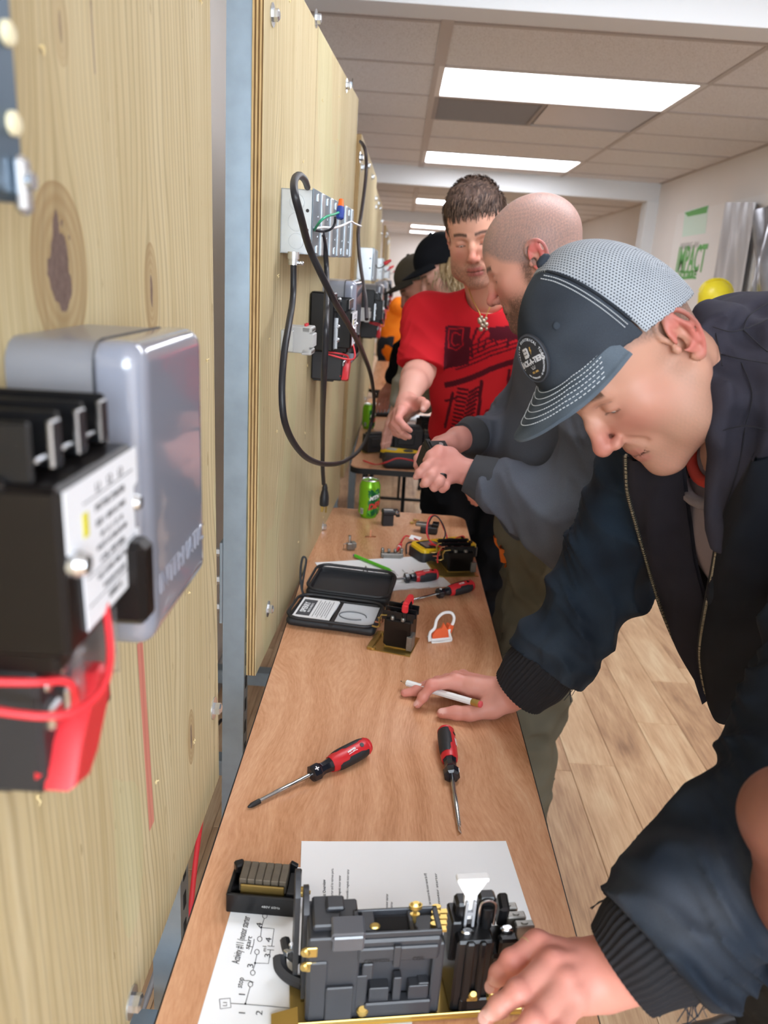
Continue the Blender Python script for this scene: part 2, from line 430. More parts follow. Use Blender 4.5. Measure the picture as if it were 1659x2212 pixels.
# planks run along the room; those near enough to be told apart are pieces, the rest one bed
PW, PL = .152, 1.22; npl = 0; far = MB(); rr = random.Random(4); cache = {}
for i in range(int((XR2 - XL) / PW) + 2):
    x0 = XL + i * PW; x1 = min(x0 + PW, XR2); off = rr.uniform(0, PL); y = YF - off
    if x0 >= XR2 - .01: break
    while y < YB:
        y0, y1 = max(y, YF), min(y + PL, YB); y += PL
        if y1 - y0 < .02: continue
        w, l = x1 - x0 - .0012, y1 - y0 - .0012
        if .3 < y1 and y0 < 6.0 and npl < 290:
            key = (round(w, 4), round(l, 4))
            if key not in cache:
                m = MB().box((0, 0, 0), (w, l, .012), bev=.0012); me = mesh_from('plank', m.v, m.f, 30); me.materials.append(M_plank); cache[key] = me
            o = link('plank', cache[key], floor); o.location = ((x0 + x1) / 2, (y0 + y1) / 2, -.006); npl += 1
        else: far.box(((x0 + x1) / 2, (y0 + y1) / 2, -.006), (w, l, .012))
tag(far.build('plank_bed', M_plank, floor), kind='stuff')
def wall(name, c, s): return tag(MB().box(c, s).build(name, M_wall), kind='structure')
wall('wall_left', (XL - .05, (YB + YF) / 2, ZC / 2), (.1, YB - YF, ZC))
wall('wall_right', (XR + .05, (7.4 + YF) / 2, ZC / 2), (.1, 7.4 - YF, ZC))
wall('wall_right', (XR2 + .05, (7.3 + YB) / 2, ZC / 2), (.1, YB - 7.3, ZC))
wall('wall_right', ((XR + XR2 + .1) / 2, 7.42, ZC / 2), (XR2 - XR + .1, .06, ZC))
wall('wall_back', ((XL + XR2) / 2, YB + .05, ZC / 2), (XR2 - XL + .2, .1, ZC))
wall('wall_front', ((XL + XR2) / 2, YF - .05, ZC / 2), (XR2 - XL + .2, .1, ZC))
for k, (a, bb, zb) in enumerate(BEAMS):
    tag(MB().box(((XL + XR2) / 2, (a + bb) / 2, (zb + ZC) / 2 + .001), (XR2 - XL, bb - a, ZC - zb + .004), bev=.002).build('trim_%d' % (k + 1), M_beam), kind='structure')
tag(MB().box((XR - .03, 7.32, (BEAMS[1][2]) / 2), (.14, .17, BEAMS[1][2]), bev=.003).build('trim_4', M_beam), kind='structure')
bb_ = MB(); bb_.prism([(0, 0), (.012, 0), (.012, .085), (.006, .10), (0, .10)], YF, YB, np.array([[1, 0, 0, XL], [0, 0, 1, 0], [0, 1, 0, 0], [0, 0, 0, 1.]]))
tag(bb_.build('baseboard_left', M_trim), kind='structure')
bb_ = MB().box((XR - .006, (YF + 7.3) / 2, .05), (.012, 7.2 - YF, .1), bev=.004)
tag(bb_.build('baseboard_right', M_trim), kind='structure')
# ceiling slab, grid and lay-in tiles
ceil = tag(MB().box(((XL + XR2) / 2, (YB + YF) / 2, ZC + .06), (XR2 - XL + .2, YB - YF + .2, .04)).build('ceiling', M_tbar), kind='structure')
GX = [XL, .11, 1.33, XR2]; TY = .61; Y0 = 3.92; grid = MB(); k0 = int((YF - Y0) / TY) - 1
LIGHT_ROWS = {-9: 1, -4: 1, 0: 1, 4: 1, 10: 1, 14: 1, 18: 1, 21: 1}; VENT_ROW = 1
lamps = []; tile_cache = {}
for k in range(k0, int((YB - Y0) / TY) + 1):
    ya, yb = Y0 + k * TY, Y0 + (k + 1) * TY
    ya, yb = max(ya, YF), min(yb, YB)
    if yb - ya < .05: continue
    grid.box(((XL + XR2) / 2, ya, ZC - .001), (XR2 - XL, .024, .008))
    for j in range(3):
        xa, xb = GX[j], GX[j + 1]
        if j == 1 and k in LIGHT_ROWS: lamps.append((xa, xb, ya, yb)); continue
        if j == 1 and k == VENT_ROW: continue
        key = (round(xb - xa, 3), round(yb - ya, 3))
        if key not in tile_cache:
            m = MB().box((0, 0, 0), (xb - xa - .022, yb - ya - .022, .014), bev=.002); me = mesh_from('ceiling_tile', m.v, m.f, 30); me.materials.append(M_tile); tile_cache[key] = me
        o = link('ceiling_tile', tile_cache[key], ceil); o.location = ((xa + xb) / 2, (ya + yb) / 2, ZC + .006 + .0015 * math.sin(k * 3.1 + j))
for x in GX[1:3]: grid.box((x, (YB + YF) / 2, ZC - .0015), (.05 if x < 1 else .024, YB - YF, .008))
for x in (XL + .012, XR2 - .012): grid.box((x, (YB + YF) / 2, ZC - .002), (.024, YB - YF, .008))
grid.box((XR - .01, (7.3 + YF) / 2, ZC - .003), (.024, 7.3 - YF, .008))
grid.build('ceiling_grid', M_tbar, ceil)
M_lamp = plain('troffer_diffuser', '#f3f6ff', .4, emit=LAMP)
M_lframe = plain('troffer_frame', '#d8d4d0', .4)
names = ['behind the camera, nearest the front wall', 'right above the near end of the first table', 'large in view past the near beam', 'in view past the return vent', 'small, first one past the far beam', 'small, second one past the far beam', 'small, farthest row before the back wall', 'against the back wall']
for i, (xa, xb, ya, yb) in enumerate(lamps):
    t = thing('ceiling_light', 'white recessed ceiling light panel, ' + names[i % len(names)], 'light', mat4(((xa + xb) / 2, (ya + yb) / 2, ZC)), 'recessed ceiling lights')
    f = MB(); w, l = xb - xa, yb - ya
    for sx in (-1, 1): f.box((sx * (w / 2 - .014), 0, .004), (.028, l, .02)); f.box((0, sx * (l / 2 - .014), .004), (w - .05, .028, .02))
    f.build('light_frame', M_lframe, t); MB().box((0, 0, .006), (w - .05, l - .05, .006)).build('diffuser', M_lamp, t)
# return grille and steel blank beside it
ya, yb = Y0 + TY, Y0 + 2 * TY
M_vent = plain('grille_paint', '#948c88', .5); M_blank = plain('brushed_panel', '#b5b0ad', .28, metal=.7)
t = thing('ceiling_vent', 'square return air grille with fine slats behind the largest light', 'vent', mat4((.415, (ya + yb) / 2, ZC)))
f = MB()
for sx in (-1, 1): f.box((sx * .287, 0, .0), (.024, .6, .012)); f.box((0, sx * .288, .0), (.56, .024, .012))
f.build('vent_frame', M_vent, t); f = MB()
for i in range(46): f.box((0, -.27 + i * .012, .004), (.55, .0035, .01), rotx(.5))
tag(f.build('slat', M_vent, t), kind='stuff'); MB().box((0, 0, .02), (.56, .56, .004)).build('vent_backing', plain('vent_dark', '#4c4744', .8), t)
t = thing('ceiling_panel', 'smooth pale metal ceiling panel right of the return grille', 'panel', mat4((1.02, (ya + yb) / 2, ZC)))
MB().box((0, 0, .004), (.59, .585, .008), bev=.002).build('panel_sheet', M_blank, t)
# window band in the wall behind the camera
wf = MB()
for x in (-.35, .45, 1.25, 2.05): wf.box((x, YF + .02, 1.74), (.06, .05, 1.22))
for z in (1.13, 2.35): wf.box((.85, YF + .02, z), (2.46, .05, .06))
w_ = tag(wf.build('window_1', M_beam), kind='structure')
gl = G('window_glass'); gl.set(Base_Color='#dfe9f5', Roughness=.1, Emission_Color=(.78, .88, 1, 1), Emission_Strength=2.2)
for i in range(3): MB().box((.05 + .8 * i, YF + .01, 1.74), (.74, .008, 1.16)).build('window_pane', gl.m, w_)
# banner and wrapped sheets on the right wall, yellow thing in front
M_ban = plain('banner_vinyl', '#e9e6e2', .5); M_grn = plain('banner_green', '#5fae55', .5); M_lgrn = plain('banner_pale_green', '#d3eadb', .5); M_gry = plain('banner_grey', '#c9c7c4', .5)
def RW(px, py): p = aX(px, py, XR); return p[1], p[2]
def rwM(y, z, off=.006): return np.array([[0, 0, -1, XR - off], [-1, 0, 0, y], [0, 1, 0, z], [0, 0, 0, 1.]])
t = thing('banner', 'white wall banner with green word IMPACT on the right wall', 'banner', mat4((XR, 4.6, 1.2)))
y1, z1 = RW(1465, 462); y0, z0 = RW(1659, 405); zb = .55; m = MB()
m.put([(XR - .004, y1, z1), (XR - .004, y0 - .5, z1), (XR - .004, y0 - .5, zb), (XR - .004, y1, zb), (XR - .001, y1, z1), (XR - .001, y0 - .5, z1), (XR - .001, y0 - .5, zb), (XR - .001, y1, zb)], [(0, 1, 2, 3), (7, 6, 5, 4), (0, 4, 5, 1), (1, 5, 6, 2), (2, 6, 7, 3), (3, 7, 4, 0)])
m.build('banner_sheet', M_ban, t, base=(XR, 4.6, 1.2))
def patch(name, corners, mat, off):
    pts = [RW(*c) for c in corners]; m = MB(); m.put([(XR - off, y, z) for y, z in pts] + [(XR - off + .001, y, z) for y, z in pts], [(0, 1, 2, 3), (7, 6, 5, 4)] + [(i, (i + 1) % 4, 4 + (i + 1) % 4, 4 + i) for i in range(4)]); m.build(name, mat, t, base=(XR, 4.6, 1.2))
patch('printed_picture', [(1481, 457), (1532, 444), (1525, 504), (1475, 512)], M_lgrn, .006); patch('printed_band', [(1481, 460), (1532, 444), (1528, 460), (1488, 468)], M_grn, .0075)
patch('printed_band', [(1473, 587), (1500, 585), (1499, 589), (1473, 591)], M_grn, .006); patch('printed_band', [(1470, 600), (1497, 597), (1496, 602), (1470, 604)], M_grn, .006)
yA, zA = RW(1463, 567); yB, zB = RW(1526, 558)
tm = MB(); text_mb(tm, 'IMPACT', rwM((yA + yB) / 2, (zA + zB) / 2), .27, .001, sx=(yA - yB) / .95, bold=.006); tm.build('printed_word', M_grn, t, base=(XR, 4.6, 1.2))
tm = MB(); ya_, za_ = RW(1486, 594); text_mb(tm, 'SQUARE', rwM(ya_, za_), .085, .001, sx=1.2, bold=.003); tm.build('printed_word', M_grn, t, base=(XR, 4.6, 1.2))
tm = MB(); ya_, za_ = RW(1490, 531); text_mb(tm, 'MAKING AN', rwM(ya_, za_), .07, .001); tm.build('printed_word', M_gry, t, base=(XR, 4.6, 1.2))
M_film = plain('silver_film', '#b9b9bc', .3, metal=.25, var=.1, vscale=3); M_film2 = plain('clear_wrap', '#8f8f93', .18, metal=.5, var=.3, vscale=14)
def sheet(name, label, corners, mat, off, amp, seed):
    pts = [aX(px, py, XR - off) for px, py in corners]; m = MB()
    def fn(u, v):
        p = (pts[0] * (1 - u) + pts[1] * u) * (1 - v) + (pts[3] * (1 - u) + pts[2] * u) * v
        return p + np.array([-amp * (math.sin(u * 9 + v * 4 + seed) + .6 * math.sin(u * 21 - v * 6 + seed)), 0, 0])
    m.grid(fn, 26, 16); b0 = len(m.v); m.v += [p + np.array([.012, 0, 0]) for p in m.v[:b0]]; nf = len(m.f)
    m.f += [tuple(i + b0 for i in q[::-1]) for q in m.f]; m.fm += m.fm
    o = m.build(name, mat, smooth=60, base=pts[3]); o.location = pts[3]; tag(o, label, 'sheet')
sheet('wrapped_sheet', 'pale silver sheet leaning on the wall right of the banner', [(1570, 437), (1632, 437), (1590, 700), (1522, 700)], M_film, .05, .006, 1)
sheet('plastic_wrap', 'crumpled grey plastic wrap hanging at the right edge of frame', [(1640, 455), (1720, 380), (1700, 700), (1600, 700)], M_film2, .12, .022, 2)
pc = aX(1545, 640, 1.95); t = thing('hard_hat', 'yellow rounded hard hat showing above the jacket shoulder', 'hat', mat4(pc))
M_yel = plain('yellow_plastic', '#e9d630', .35)
MB().lathe([(.10, -.10), (.105, -.02), (.095, .04), (.06, .085), (.02, .10), (.001, .102)], R=roty(-.3)).build('hat_shell', M_yel, t, smooth=60)
MB().lathe([(.118, -.105), (.125, -.098), (.118, -.09), (.10, -.09)], R=roty(-.3)).build('hat_brim', M_yel, t, smooth=60)
m = MB()
for s in (-1, 1): m.tube([rotx(0) @ V(.1 * math.cos(a), s * .02, .1 * math.sin(a) + .004) for a in np.linspace(.1, 2.9, 10)], .006, 6)
m.build('hat_ridge', M_yel, t, smooth=60)
# ================================================================ plywood panels on strut posts
def ply_face(name, knots, seed, tint=('#a18e64', '#c6b58c', '#dccfab'), marks=()):
    g = G(name); x, y, z = g.xyz()                      # x along, y up, z out of the panel
    n1 = g.noise(g.comb(x * 2.2 + seed, y * .55, 0), 1.6, 2, .5); n2 = g.noise(g.comb(x * 9 + seed, y * 1.6, 3), 1.5, 2)
    px = x + n1 * .16 + n2 * .02; ring = None; blk = None
    for (kx, ky, rx, ry, s) in knots:
        dx, dy = (x - kx) / rx, (y - ky) / ry; d2 = dx * dx + dy * dy
        w = g.math('EXPONENT', d2 * -.45); px = px - (x - kx) * w * .9
        inside = g.math('LESS_THAN', d2 + (n2 - .5) * .3, 1.0) * s
        core = g.math('LESS_THAN', (dx * dx * (5.5 if rx > .04 else 24) + dy * dy * (2.2 if rx > .04 else 5.)) + (g.noise(g.comb(x * 40, y * 22, seed), 1.5, 3) - .5) * 2.6, .8) * s
        rg = g.math('SINE', g.math('SQRT', d2) * 34) * .5 + .5
        ring = inside * (rg * .35 + .65) if ring is None else g.math('MAXIMUM', ring, inside * (rg * .35 + .65)); blk = core if blk is None else g.math('MAXIMUM', blk, core)
    warp = g.noise(g.comb(x * 1.6 + seed, y * .9, 7), 1.3, 2); lines = g.math('SINE', (px + warp * .10) * 560 + n2 * 9) * .5 + .5; fade = g.noise(g.comb(x * 5, y * .8, seed + 4), 1.2, 2)
    g2 = g.noise(g.comb(px * 90, y * 1.4 + seed, 1), 1.0, 4, .7); g3 = g.noise(g.comb(px * 9, y * .5, 5), 1.0, 3, .6); fine = g.noise(g.comb(x * 520, y * 14, seed), 1.0, 2, .6); broad = g.noise(g.comb(x * 2.5, y * 1.2, seed + 2), 1.5, 3, .6); g1 = lines
    f = lines * fade * .24 + g2 * .34 + g3 * .30 + fine * .16 + broad * .16
    c = g.ramp(f, [(.30, tint[0]), (.47, tint[1]), (.66, tint[2])])
    fl = g.noise(g.comb(x * 150, y * 22, seed + 6), 1.0, 2, .5); c = g.mix(g.math('GREATER_THAN', fl, .735) * .55, c, '#7a6138')
    c = g.mix(g.math('MULTIPLY', g.math('POWER', lines, 2.5), fade * 1.15), c, '#8d784d')
    grn = g.noise(g.comb(x * 3, y * 1.1, seed + 9), 1.2, 2); c = g.mix(g.math('MULTIPLY', g.math('GREATER_THAN', grn, .6), .22), c, '#bfc79a')
    if ring is not None: c = g.mix(ring * .62, c, '#94744a'); c = g.mix(blk * .92, c, g.mix(g.noise(g.comb(x * 260, y * 120, 2), 1.0, 3, .7), '#2a1715', '#8d7670'))
    for (x0, y0, x1, y1, w, col, a) in marks:
        t = (y - y0) / (y1 - y0); dd = g.math('ABSOLUTE', x - (t * (x1 - x0) + x0)); on = g.math('LESS_THAN', dd, w) * g.math('GREATER_THAN', t, 0) * g.math('LESS_THAN', t, 1)
        c = g.mix(on * (g2 * .5 + a - .25), c, col)
    g.put(c, g.b.inputs['Base Color']); g.set(Roughness=.72, Specular_IOR_Level=.25); g.bump(f + fine * .5, .35, .0012); return g.m
def ply_edge():
    g = G('plywood_edge'); x, y, z = g.xyz(); l = g.math('FRACT', z / .0058 + .1); n = g.noise(g.comb(z * 600, y * 25, x * 25), 1, 3)
    f = g.math('GREATER_THAN', l, .5) * .55 + n * .5; g.put(g.ramp(f, [(.2, '#cdae7a'), (.5, '#9c7b49'), (.95, '#54391c')]), g.b.inputs['Base Color']); g.set(Roughness=.85); g.bump(f, .8, .002); return g.m
M_edge = ply_edge()
M_galv = plain('galvanised_steel', '#93a3af', .38, metal=.75, var=.18, vscale=28, bump=.05, bscale=160)
M_galv2 = plain('zinc_plate', '#c9ced1', .33, metal=.7, var=.12, vscale=35)
M_zinc = plain('zinc_bolt', '#d4d8dc', .25, metal=.9)
M_blk = plain('black_plastic', '#121214', .32, spec=.4, var=.15, vscale=30)
M_blk2 = plain('matte_black_plastic', '#232326', .5, var=.1, vscale=40, bump=.1, bscale=700)
M_bkl = plain('dark_brown_bakelite', '#110d0c', .32, spec=.35)
M_red = plain('red_plastic', '#d02a32', .38)
M_rwire = plain('red_wire', '#dd3038', .4); M_bwire = plain('black_cable', '#202126', .45, bump=.05)
M_white = plain('white_plastic', '#e6e6e6', .4); M_lgrey = plain('light_grey_plastic', '#b9b9b7', .5)
M_brass = plain('brass_metal', '#c2a660', .3, metal=.85); M_copper = plain('copper_metal', '#c98a6a', .32, metal=.85)
M_steel = plain('bright_steel', '#c6c9cc', .22, metal=1.0); M_dsteel = plain('dull_steel', '#8d8b86', .4, metal=.8, var=.2, vscale=120)
M_label = plain('label_paper', '#e8ebf0', .55); M_ink = plain('ink_black', '#26262a', .7); M_yell = plain('yellow_print', '#d8cf22', .5)
M_boxg = plain('grey_enamel', '#83848a', .30, spec=.55, coat=.25, bump=.04, bscale=300); M_boxf = plain('grey_gloss_cover', '#8b8f9c', .12, spec=.6, coat=.7)
gq = G('clear_plastic'); gq.set(Base_Color='#f4f2f4', Roughness=.08, Transmission_Weight=.92, IOR=1.2, Alpha=.55); M_clear = gq.m
def frame(bl, br, lean=0.):
    """panel frame: x along the panel, y up, z out into the room"""
    ax = unit(V(*br) - V(*bl)); up = unit(V(lean, 0, 1) - ax * (V(lean, 0, 1) @ ax)); return mat4(bl, np.stack([ax, up, np.cross(ax, up)], 1))
S4 = 1.219
FR = [frame((-.226, -.205, .712), (-.226, 1.0, .712), -.014), frame((-.226, 1.325, .715), (-.158, 2.53, .744), .0), frame((-.166, 2.90, .712), (-.150, 4.12, .712), 0),
      frame((-.166, 4.50, .712), (-.158, 5.72, .712), 0), frame((-.205, 6.10, .712), (-.195, 7.32, .712), 0), frame((-.170, 7.72, .712), (-.165, 8.94, .712), 0), frame((-.170, 9.3, .712), (-.165, 10.5, .712), 0)]
def inv(M): return np.linalg.inv(M)
def loc(k, px, py, off=0.):
    """panel coordinates of a photo pixel on panel k's face (or a plane off in front of it)"""
    Mi = inv(FR[k]); e = Mi[:3, :3] @ EYE + Mi[:3, 3]; d = Mi[:3, :3] @ ray(px, py); t = (off - e[2]) / d[2]; return e + d * t
KN = [[(*loc(0, 132, 580)[:2], .046, .058, 1.), (*loc(0, 327, 628)[:2], .021, .044, .9), (*loc(0, 413, 1592)[:2], .016, .040, 1.), (*loc(0, 130, 55)[:2], .013, .025, .5), (.25, .15, .03, .05, .7)],
      [(.62, .3, .012, .03, .4), (.33, .74, .008, .03, .5), (.9, 1.0, .012, .03, .6)], [(.4, .5, .02, .05, .8)], [(.7, .4, .02, .05, .8)], [], [], []]
a0, a1 = loc(0, 302, 1385), loc(0, 328, 1785); c0, c1 = loc(0, 195, 0), loc(0, 205, 160)
MK = [[(a0[0], a0[1], a1[0], a1[1], .0085, '#cf4a55', .62), (c0[0], c0[1], c1[0], c1[1], .0012, '#6d5560', .6)]] + [[(.48, .36, .472, 1.219, .0013, '#57422a', .9)]] + [[]] * 5
where = ['large knotty plywood panel filling the left edge of frame', 'upright plywood panel with the looped black cord, beside the table', 'plywood panel third along the row, behind the first table end', 'plywood panel fourth along the row', 'plywood panel fifth along the row', 'plywood panel sixth along the row', 'farthest plywood panel of the row']
bolts = {0: [(*loc(0, 461, 1530)[:2], 1), (*loc(0, 283, 2165)[:2], 1)], 1: [loc(1, *p) for p in ((588, 32), (682, 40), (748, 185), (777, 340), (578, 1315), (697, 1138))]}
M_sp = plain('splinter_wood', '#e6d3a0', .8); panels = []
def bolt(mb, s, h, z=0., r=.0165, up=1.):
    mb.lathe([(.002, z), (r, z), (r, z + .0018), (.006, z + .0019)], (s, h, 0), n=22)
    mb.cyl((s, h, z + .0018), (s, h, z + .010), .0095, n=6); mb.cyl((s, h, z + .010), (s, h, z + .012), .0085, .006, n=6)
for k, M in enumerate(FR):
    p = thing('plywood_panel', where[k], 'panel', M, 'plywood panels along the wall')
    fm = ply_face('plywood_face_%d' % k, KN[k], 3.7 * k + 1.3, marks=MK[k]); mb = MB().box((S4 / 2, S4 / 2, -.0095), (S4, S4, .019), bev=.0012)
    # four sides show the plies
    for f_i, q in enumerate(mb.f): 
        n = np.cross(mb.v[q[1]] - mb.v[q[0]], mb.v[q[2]] - mb.v[q[0]]); mb.fm[f_i] = 0 if abs(n[2]) > .6 * np.linalg.norm(n) else 1
    mb.build('panel_board', [fm, M_edge], p, smooth=20)
    bl = bolts.get(k, [(.05, 1.12), (.4, 1.17), (.75, 1.17), (1.16, 1.12), (.05, .06), (1.16, .06)])
    for q in bl:
        b_ = MB(); bolt(b_, q[0], q[1]); b_.build('bolt', M_zinc, p)
    rs = random.Random(k + 5); sm = MB()
    for _ in range(26 if k < 2 else 8):                 # torn fibres left by drilled holes
        s, h = rs.uniform(.03, 1.19), rs.uniform(.03, 1.18)
        for q in range(4):
            a = rs.uniform(0, 6.3); l = rs.uniform(.002, .006); sm.tube([(s, h, 0), (s + l * .5 * math.cos(a), h + l * .5 * math.sin(a), l * .5), (s + l * math.cos(a), h + l * math.sin(a), l * .35)], [.0006, .0007, .0002], 4)
    tag(sm.build('wood_splinters', M_sp, p), kind='stuff'); panels.append(p)
# strut posts behind the panels
def post(label, x, y, ztop=2.0, flange=True):
    t = thing('strut_post', label, 'post', mat4((x, y, 0)), 'steel strut posts')
    mb = MB(); w = .0205; mb.prism([(-w, -w), (w, -w), (w, w), (w - .009, w), (w - .009, w - .007), (w - .0025, w - .0025 - .005), (w - .0025, -w + .0025), (-w + .0025, -w + .0025), (-w + .0025, w - .0075), (-w + .009, w - .007), (-w + .009, w), (-w, w)], .006, ztop)
    mb.build('channel', M_galv, t)
    h = MB()
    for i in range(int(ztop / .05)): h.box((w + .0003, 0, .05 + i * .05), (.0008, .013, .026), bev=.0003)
    tag(h.build('slot_shade', plain('slot_shadow', '#15171a', .9), t), kind='stuff')  # dark plates on the channel stand for the shade inside its slots
    b_ = MB().box((0, 0, .004), (.12, .12, .007), bev=.001); b_.build('foot_plate', M_galv, t)
    return t
pt = post('galvanised strut post standing between the first two plywood panels', -.266, 1.33)
bp = MB().box((-.024, -.002, .91), (.006, .04, .16), bev=.001); bp.build('splice_plate', M_galv, pt)
for z in (.855, .91, .965):
    b_ = MB().cyl((-.027, -.004, z), (-.037, -.004, z), .0085, n=6); b_.build('nut', M_zinc, pt)
def behind(k, s): q = FR[k] @ V(s, 0, -.0405, 1); return q[0], q[1]
post('dark strut post behind the knotty panel near its lower right corner', *behind(0, 1.09))
post('strut post behind the far edge of the cord panel', *behind(1, 1.18))
for k, nm in ((2, 'third'), (3, 'fourth'), (4, 'fifth')):
    post('strut post at the near edge of the %s plywood panel' % nm, *behind(k, .025)); 
def rail(label, p, q, r=.0205):
    p, q = V(*p), V(*q); t = thing('strut_rail', label, 'rail', mat4((p + q) / 2), 'steel strut rails'); B = basis(q - p); mb = MB().box((0, 0, 0), (2 * r, 2 * r, np.linalg.norm(q - p)), B, bev=.002); mb.build('channel', M_galv, t)
rail('low steel strut rail crossing behind the cord panel, upper one', (-.50, 1.95, .36), (-.06, 1.95, .36)); rail('low steel strut rail crossing behind the cord panel, lower one', (-.50, 1.62, .30), (-.10, 1.62, .30))
rail('steel strut rail crossing under the knotty panel by the table', (-.50, .80, .45), (-.22, .80, .45))
def cable(name, label, P, r, mat, cat='cable'):
    P = np.asarray(P, float); b = P.mean(0); o = MB().tube(catmull(P, 8), r, 10).build(name, mat, smooth=80, base=b); o.location = b; return tag(o, label, cat)
M_gcab = plain('grey_cable', '#7d7b7d', .45); M_brc = plain('brown_cable', '#2a2123', .5)
cable('grey_cable', 'grey cable curving down to the floor beside the table edge', [(-.36, 1.30, .52), (-.33, 1.18, .38), (-.36, 1.02, .22), (-.42, .85, .10), (-.47, .6, .012)], .0055, M_gcab)
cable('red_cable', 'red cable curving to the floor beside the grey cable', [(-.315, 1.34, .55), (-.31, 1.2, .40), (-.305, 1.08, .26), (-.33, .95, .12), (-.37, .8, .012)], .005, M_rwire)
cable('brown_cable', 'thin dark brown cable hanging behind the knotty panel edge', [(-.40, 1.18, .86), (-.40, 1.25, .62), (-.36, 1.36, .52), (-.33, 1.5, .50)], .004, M_brc)
cable('wall_cable', 'pale thin cable running along the left baseboard', [(-.54, 1.4, .135), (-.535, 1.9, .12), (-.54, 2.5, .125), (-.54, 3.2, .115)], .006, M_lgrey)
# ================================================================ electrical gear on the panels
def onpanel(k, s, h, z=0.): return FR[k] @ mat4((s, h, z))
def rrect(w, h, r, n=4):
    o = []
    for cx, cy, a in ((w - r, r, -90), (w - r, h - r, 0), (r, h - r, 90), (r, r, 180)):
        for i in range(n + 1):
            t = math.radians(a + 90 * i / n); o.append((cx + r * math.cos(t), cy + r * math.sin(t)))
    return o
def screw(mb, p, n, r=.004, h=.003):
    p, n = np.asarray(p, float), unit(n); mb.cyl(p, p + n * h * .6, r, n=12); mb.cyl(p + n * h * .6, p + n * h, r, r * .7, n=12)
# ---- long gang box: x along, y up, z out
def gang_box(label, M, L, H, D, gangs=5):
    t = thing('gang_box', label, 'box', M, 'galvanised gang boxes on the panels')
    mb = MB(); e = .0016
    mb.box((L / 2, H / 2, e / 2), (L, H, e)); mb.box((L / 2, e / 2, D / 2), (L, e, D)); mb.box((L / 2, H - e / 2, D / 2), (L, e, D))
    mb.box((e / 2, H / 2, D / 2), (e, H, D)); mb.box((L - e / 2, H / 2, D / 2), (e, H, D)); mb.build('box_shell', M_galv2, t)
    k = MB()
    for i, (y, r) in enumerate(((.2, .0135), (.5, .0155), (.8, .0135))):   # knockouts on the end that faces the camera
        c = V(-.0006, H * y, D * .52); a = np.linspace(0, 2 * math.pi, 26)
        ko = MB().cyl(c + V(.0006, 0, 0), c - V(.0008, 0, 0), r * .82, n=24); ko.tube([c + V(0, r * math.cos(q), r * math.sin(q)) for q in a], .0006, 5); ko.build('knockout', M_galv2, t)
    hl = MB()
    for y in (.38, .68): hl = MB().cyl((-.0003, H * y, D * .87), (-.0014, H * y, D * .87), .003, n=12); hl.build('hole', M_blk2, t)
    W = L / gangs; pitch = W
    for i in range(gangs):                              # flat covers with raised rims
        cv = MB().box((W * i + W * .42, H / 2, D + .001), (W * .80, H + .006, .002), bev=.0008); c = cv.build('gang_cover', M_galv, t)
        rb = MB().box((W * i + W * .91, H / 2, D + .003), (W * .2, H + .004, .006), bev=.0025); rb.build('cover_rib', M_galv2, c)
        s_ = MB()
        for y in (.09, .91): s_.box((W * i + W * .42, H * y, D + .003), (.004, .014, .003), bev=.001)
        for y in (.3, .62): s_.cyl((W * i + W * .55, H * y, D + .0016), (W * i + W * .55, H * y, D + .0026), .0032, n=10)
        tag(s_.build('cover_screws', M_zinc, c), kind='stuff')
    return t
qa, qb, qc = loc(1, 606, 476), loc(1, 757, 520, .056), loc(1, 606, 405); qd = loc(1, 605, 546)
gang_box('galvanised gang box with wire nut and black cords on the cord panel', onpanel(1, qa[0], qd[1]), qb[0] - qa[0], qc[1] - qd[1], .055)
# connector and cords
GM = onpanel(1, qa[0], qd[1])
def P1(px, py, off): return (FR[1] @ np.append(loc(1, px, py, off), 1))[:3]
cn = MB(); c0_ = P1(634, 552, .03); cn.cyl(c0_ + V(0, 0, .006), c0_ - V(0, 0, .006), .0105, n=16); cn.cyl(c0_ + V(0, 0, -.006), c0_ - V(0, 0, .016), .0085, n=16); cn.box(c0_ + V(.009, .002, -.012), (.012, .014, .006), bev=.002); screw(cn, c0_ + V(.014, .004, -.012), (1, 0, -.2), .004, .004)
t = thing('cord_connector', 'round zinc cord clamp under the gang box of the cord panel', 'clamp', mat4(c0_)); cn.build('clamp_body', M_zinc, t, base=c0_)
def cord(name, label, px, r, mat, cat='cord'):
    P = [P1(*q) for q in px]; return cable(name, label, P, r, mat, cat)
big = [(634, 565, .03), (633, 640, .032), (624, 700, .045), (613, 770, .05), (609, 850, .055), (616, 915, .06), (640, 965, .065), (670, 993, .07), (708, 1003, .075), (745, 996, .075), (778, 970, .075), (798, 930, .08), (808, 880, .095), (803, 820, .115), (785, 765, .12), (755, 705, .12), (725, 655, .118), (695, 595, .105), (668, 535, .09), (650, 470, .09), (637, 420, .085), (636, 390, .075), (646, 379, .07), (658, 388, .06), (664, 404, .05)]
cord('power_cord', 'long black power cord hanging in a big loop from the gang box', big, .0056, M_bwire)
tail = [(696, 505, .06), (703, 545, .062), (706, 600, .07), (705, 680, .112), (703, 750, .116), (699, 830, .108), (697, 900, .08), (697, 960, .05), (697, 1010, .04), (699, 1045, .036)]
pc = cord('plug_cord', 'black cord hanging straight down to a three pin plug', tail, .0052, M_bwire)
pl = P1(701, 1070, .036); pb = pc.matrix_world.translation
m = MB(); ax = np.stack([unit(FR[1][:3, 0]), unit(FR[1][:3, 2]), V(0, 0, 1)], 1)
m.lathe([(.0065, .030), (.0085, .026), (.0085, .018), (.013, .008), (.0165, -.006), (.0165, -.024), (.0155, -.026)], pl, ax @ np.diag([1, .72, 1]), n=20)
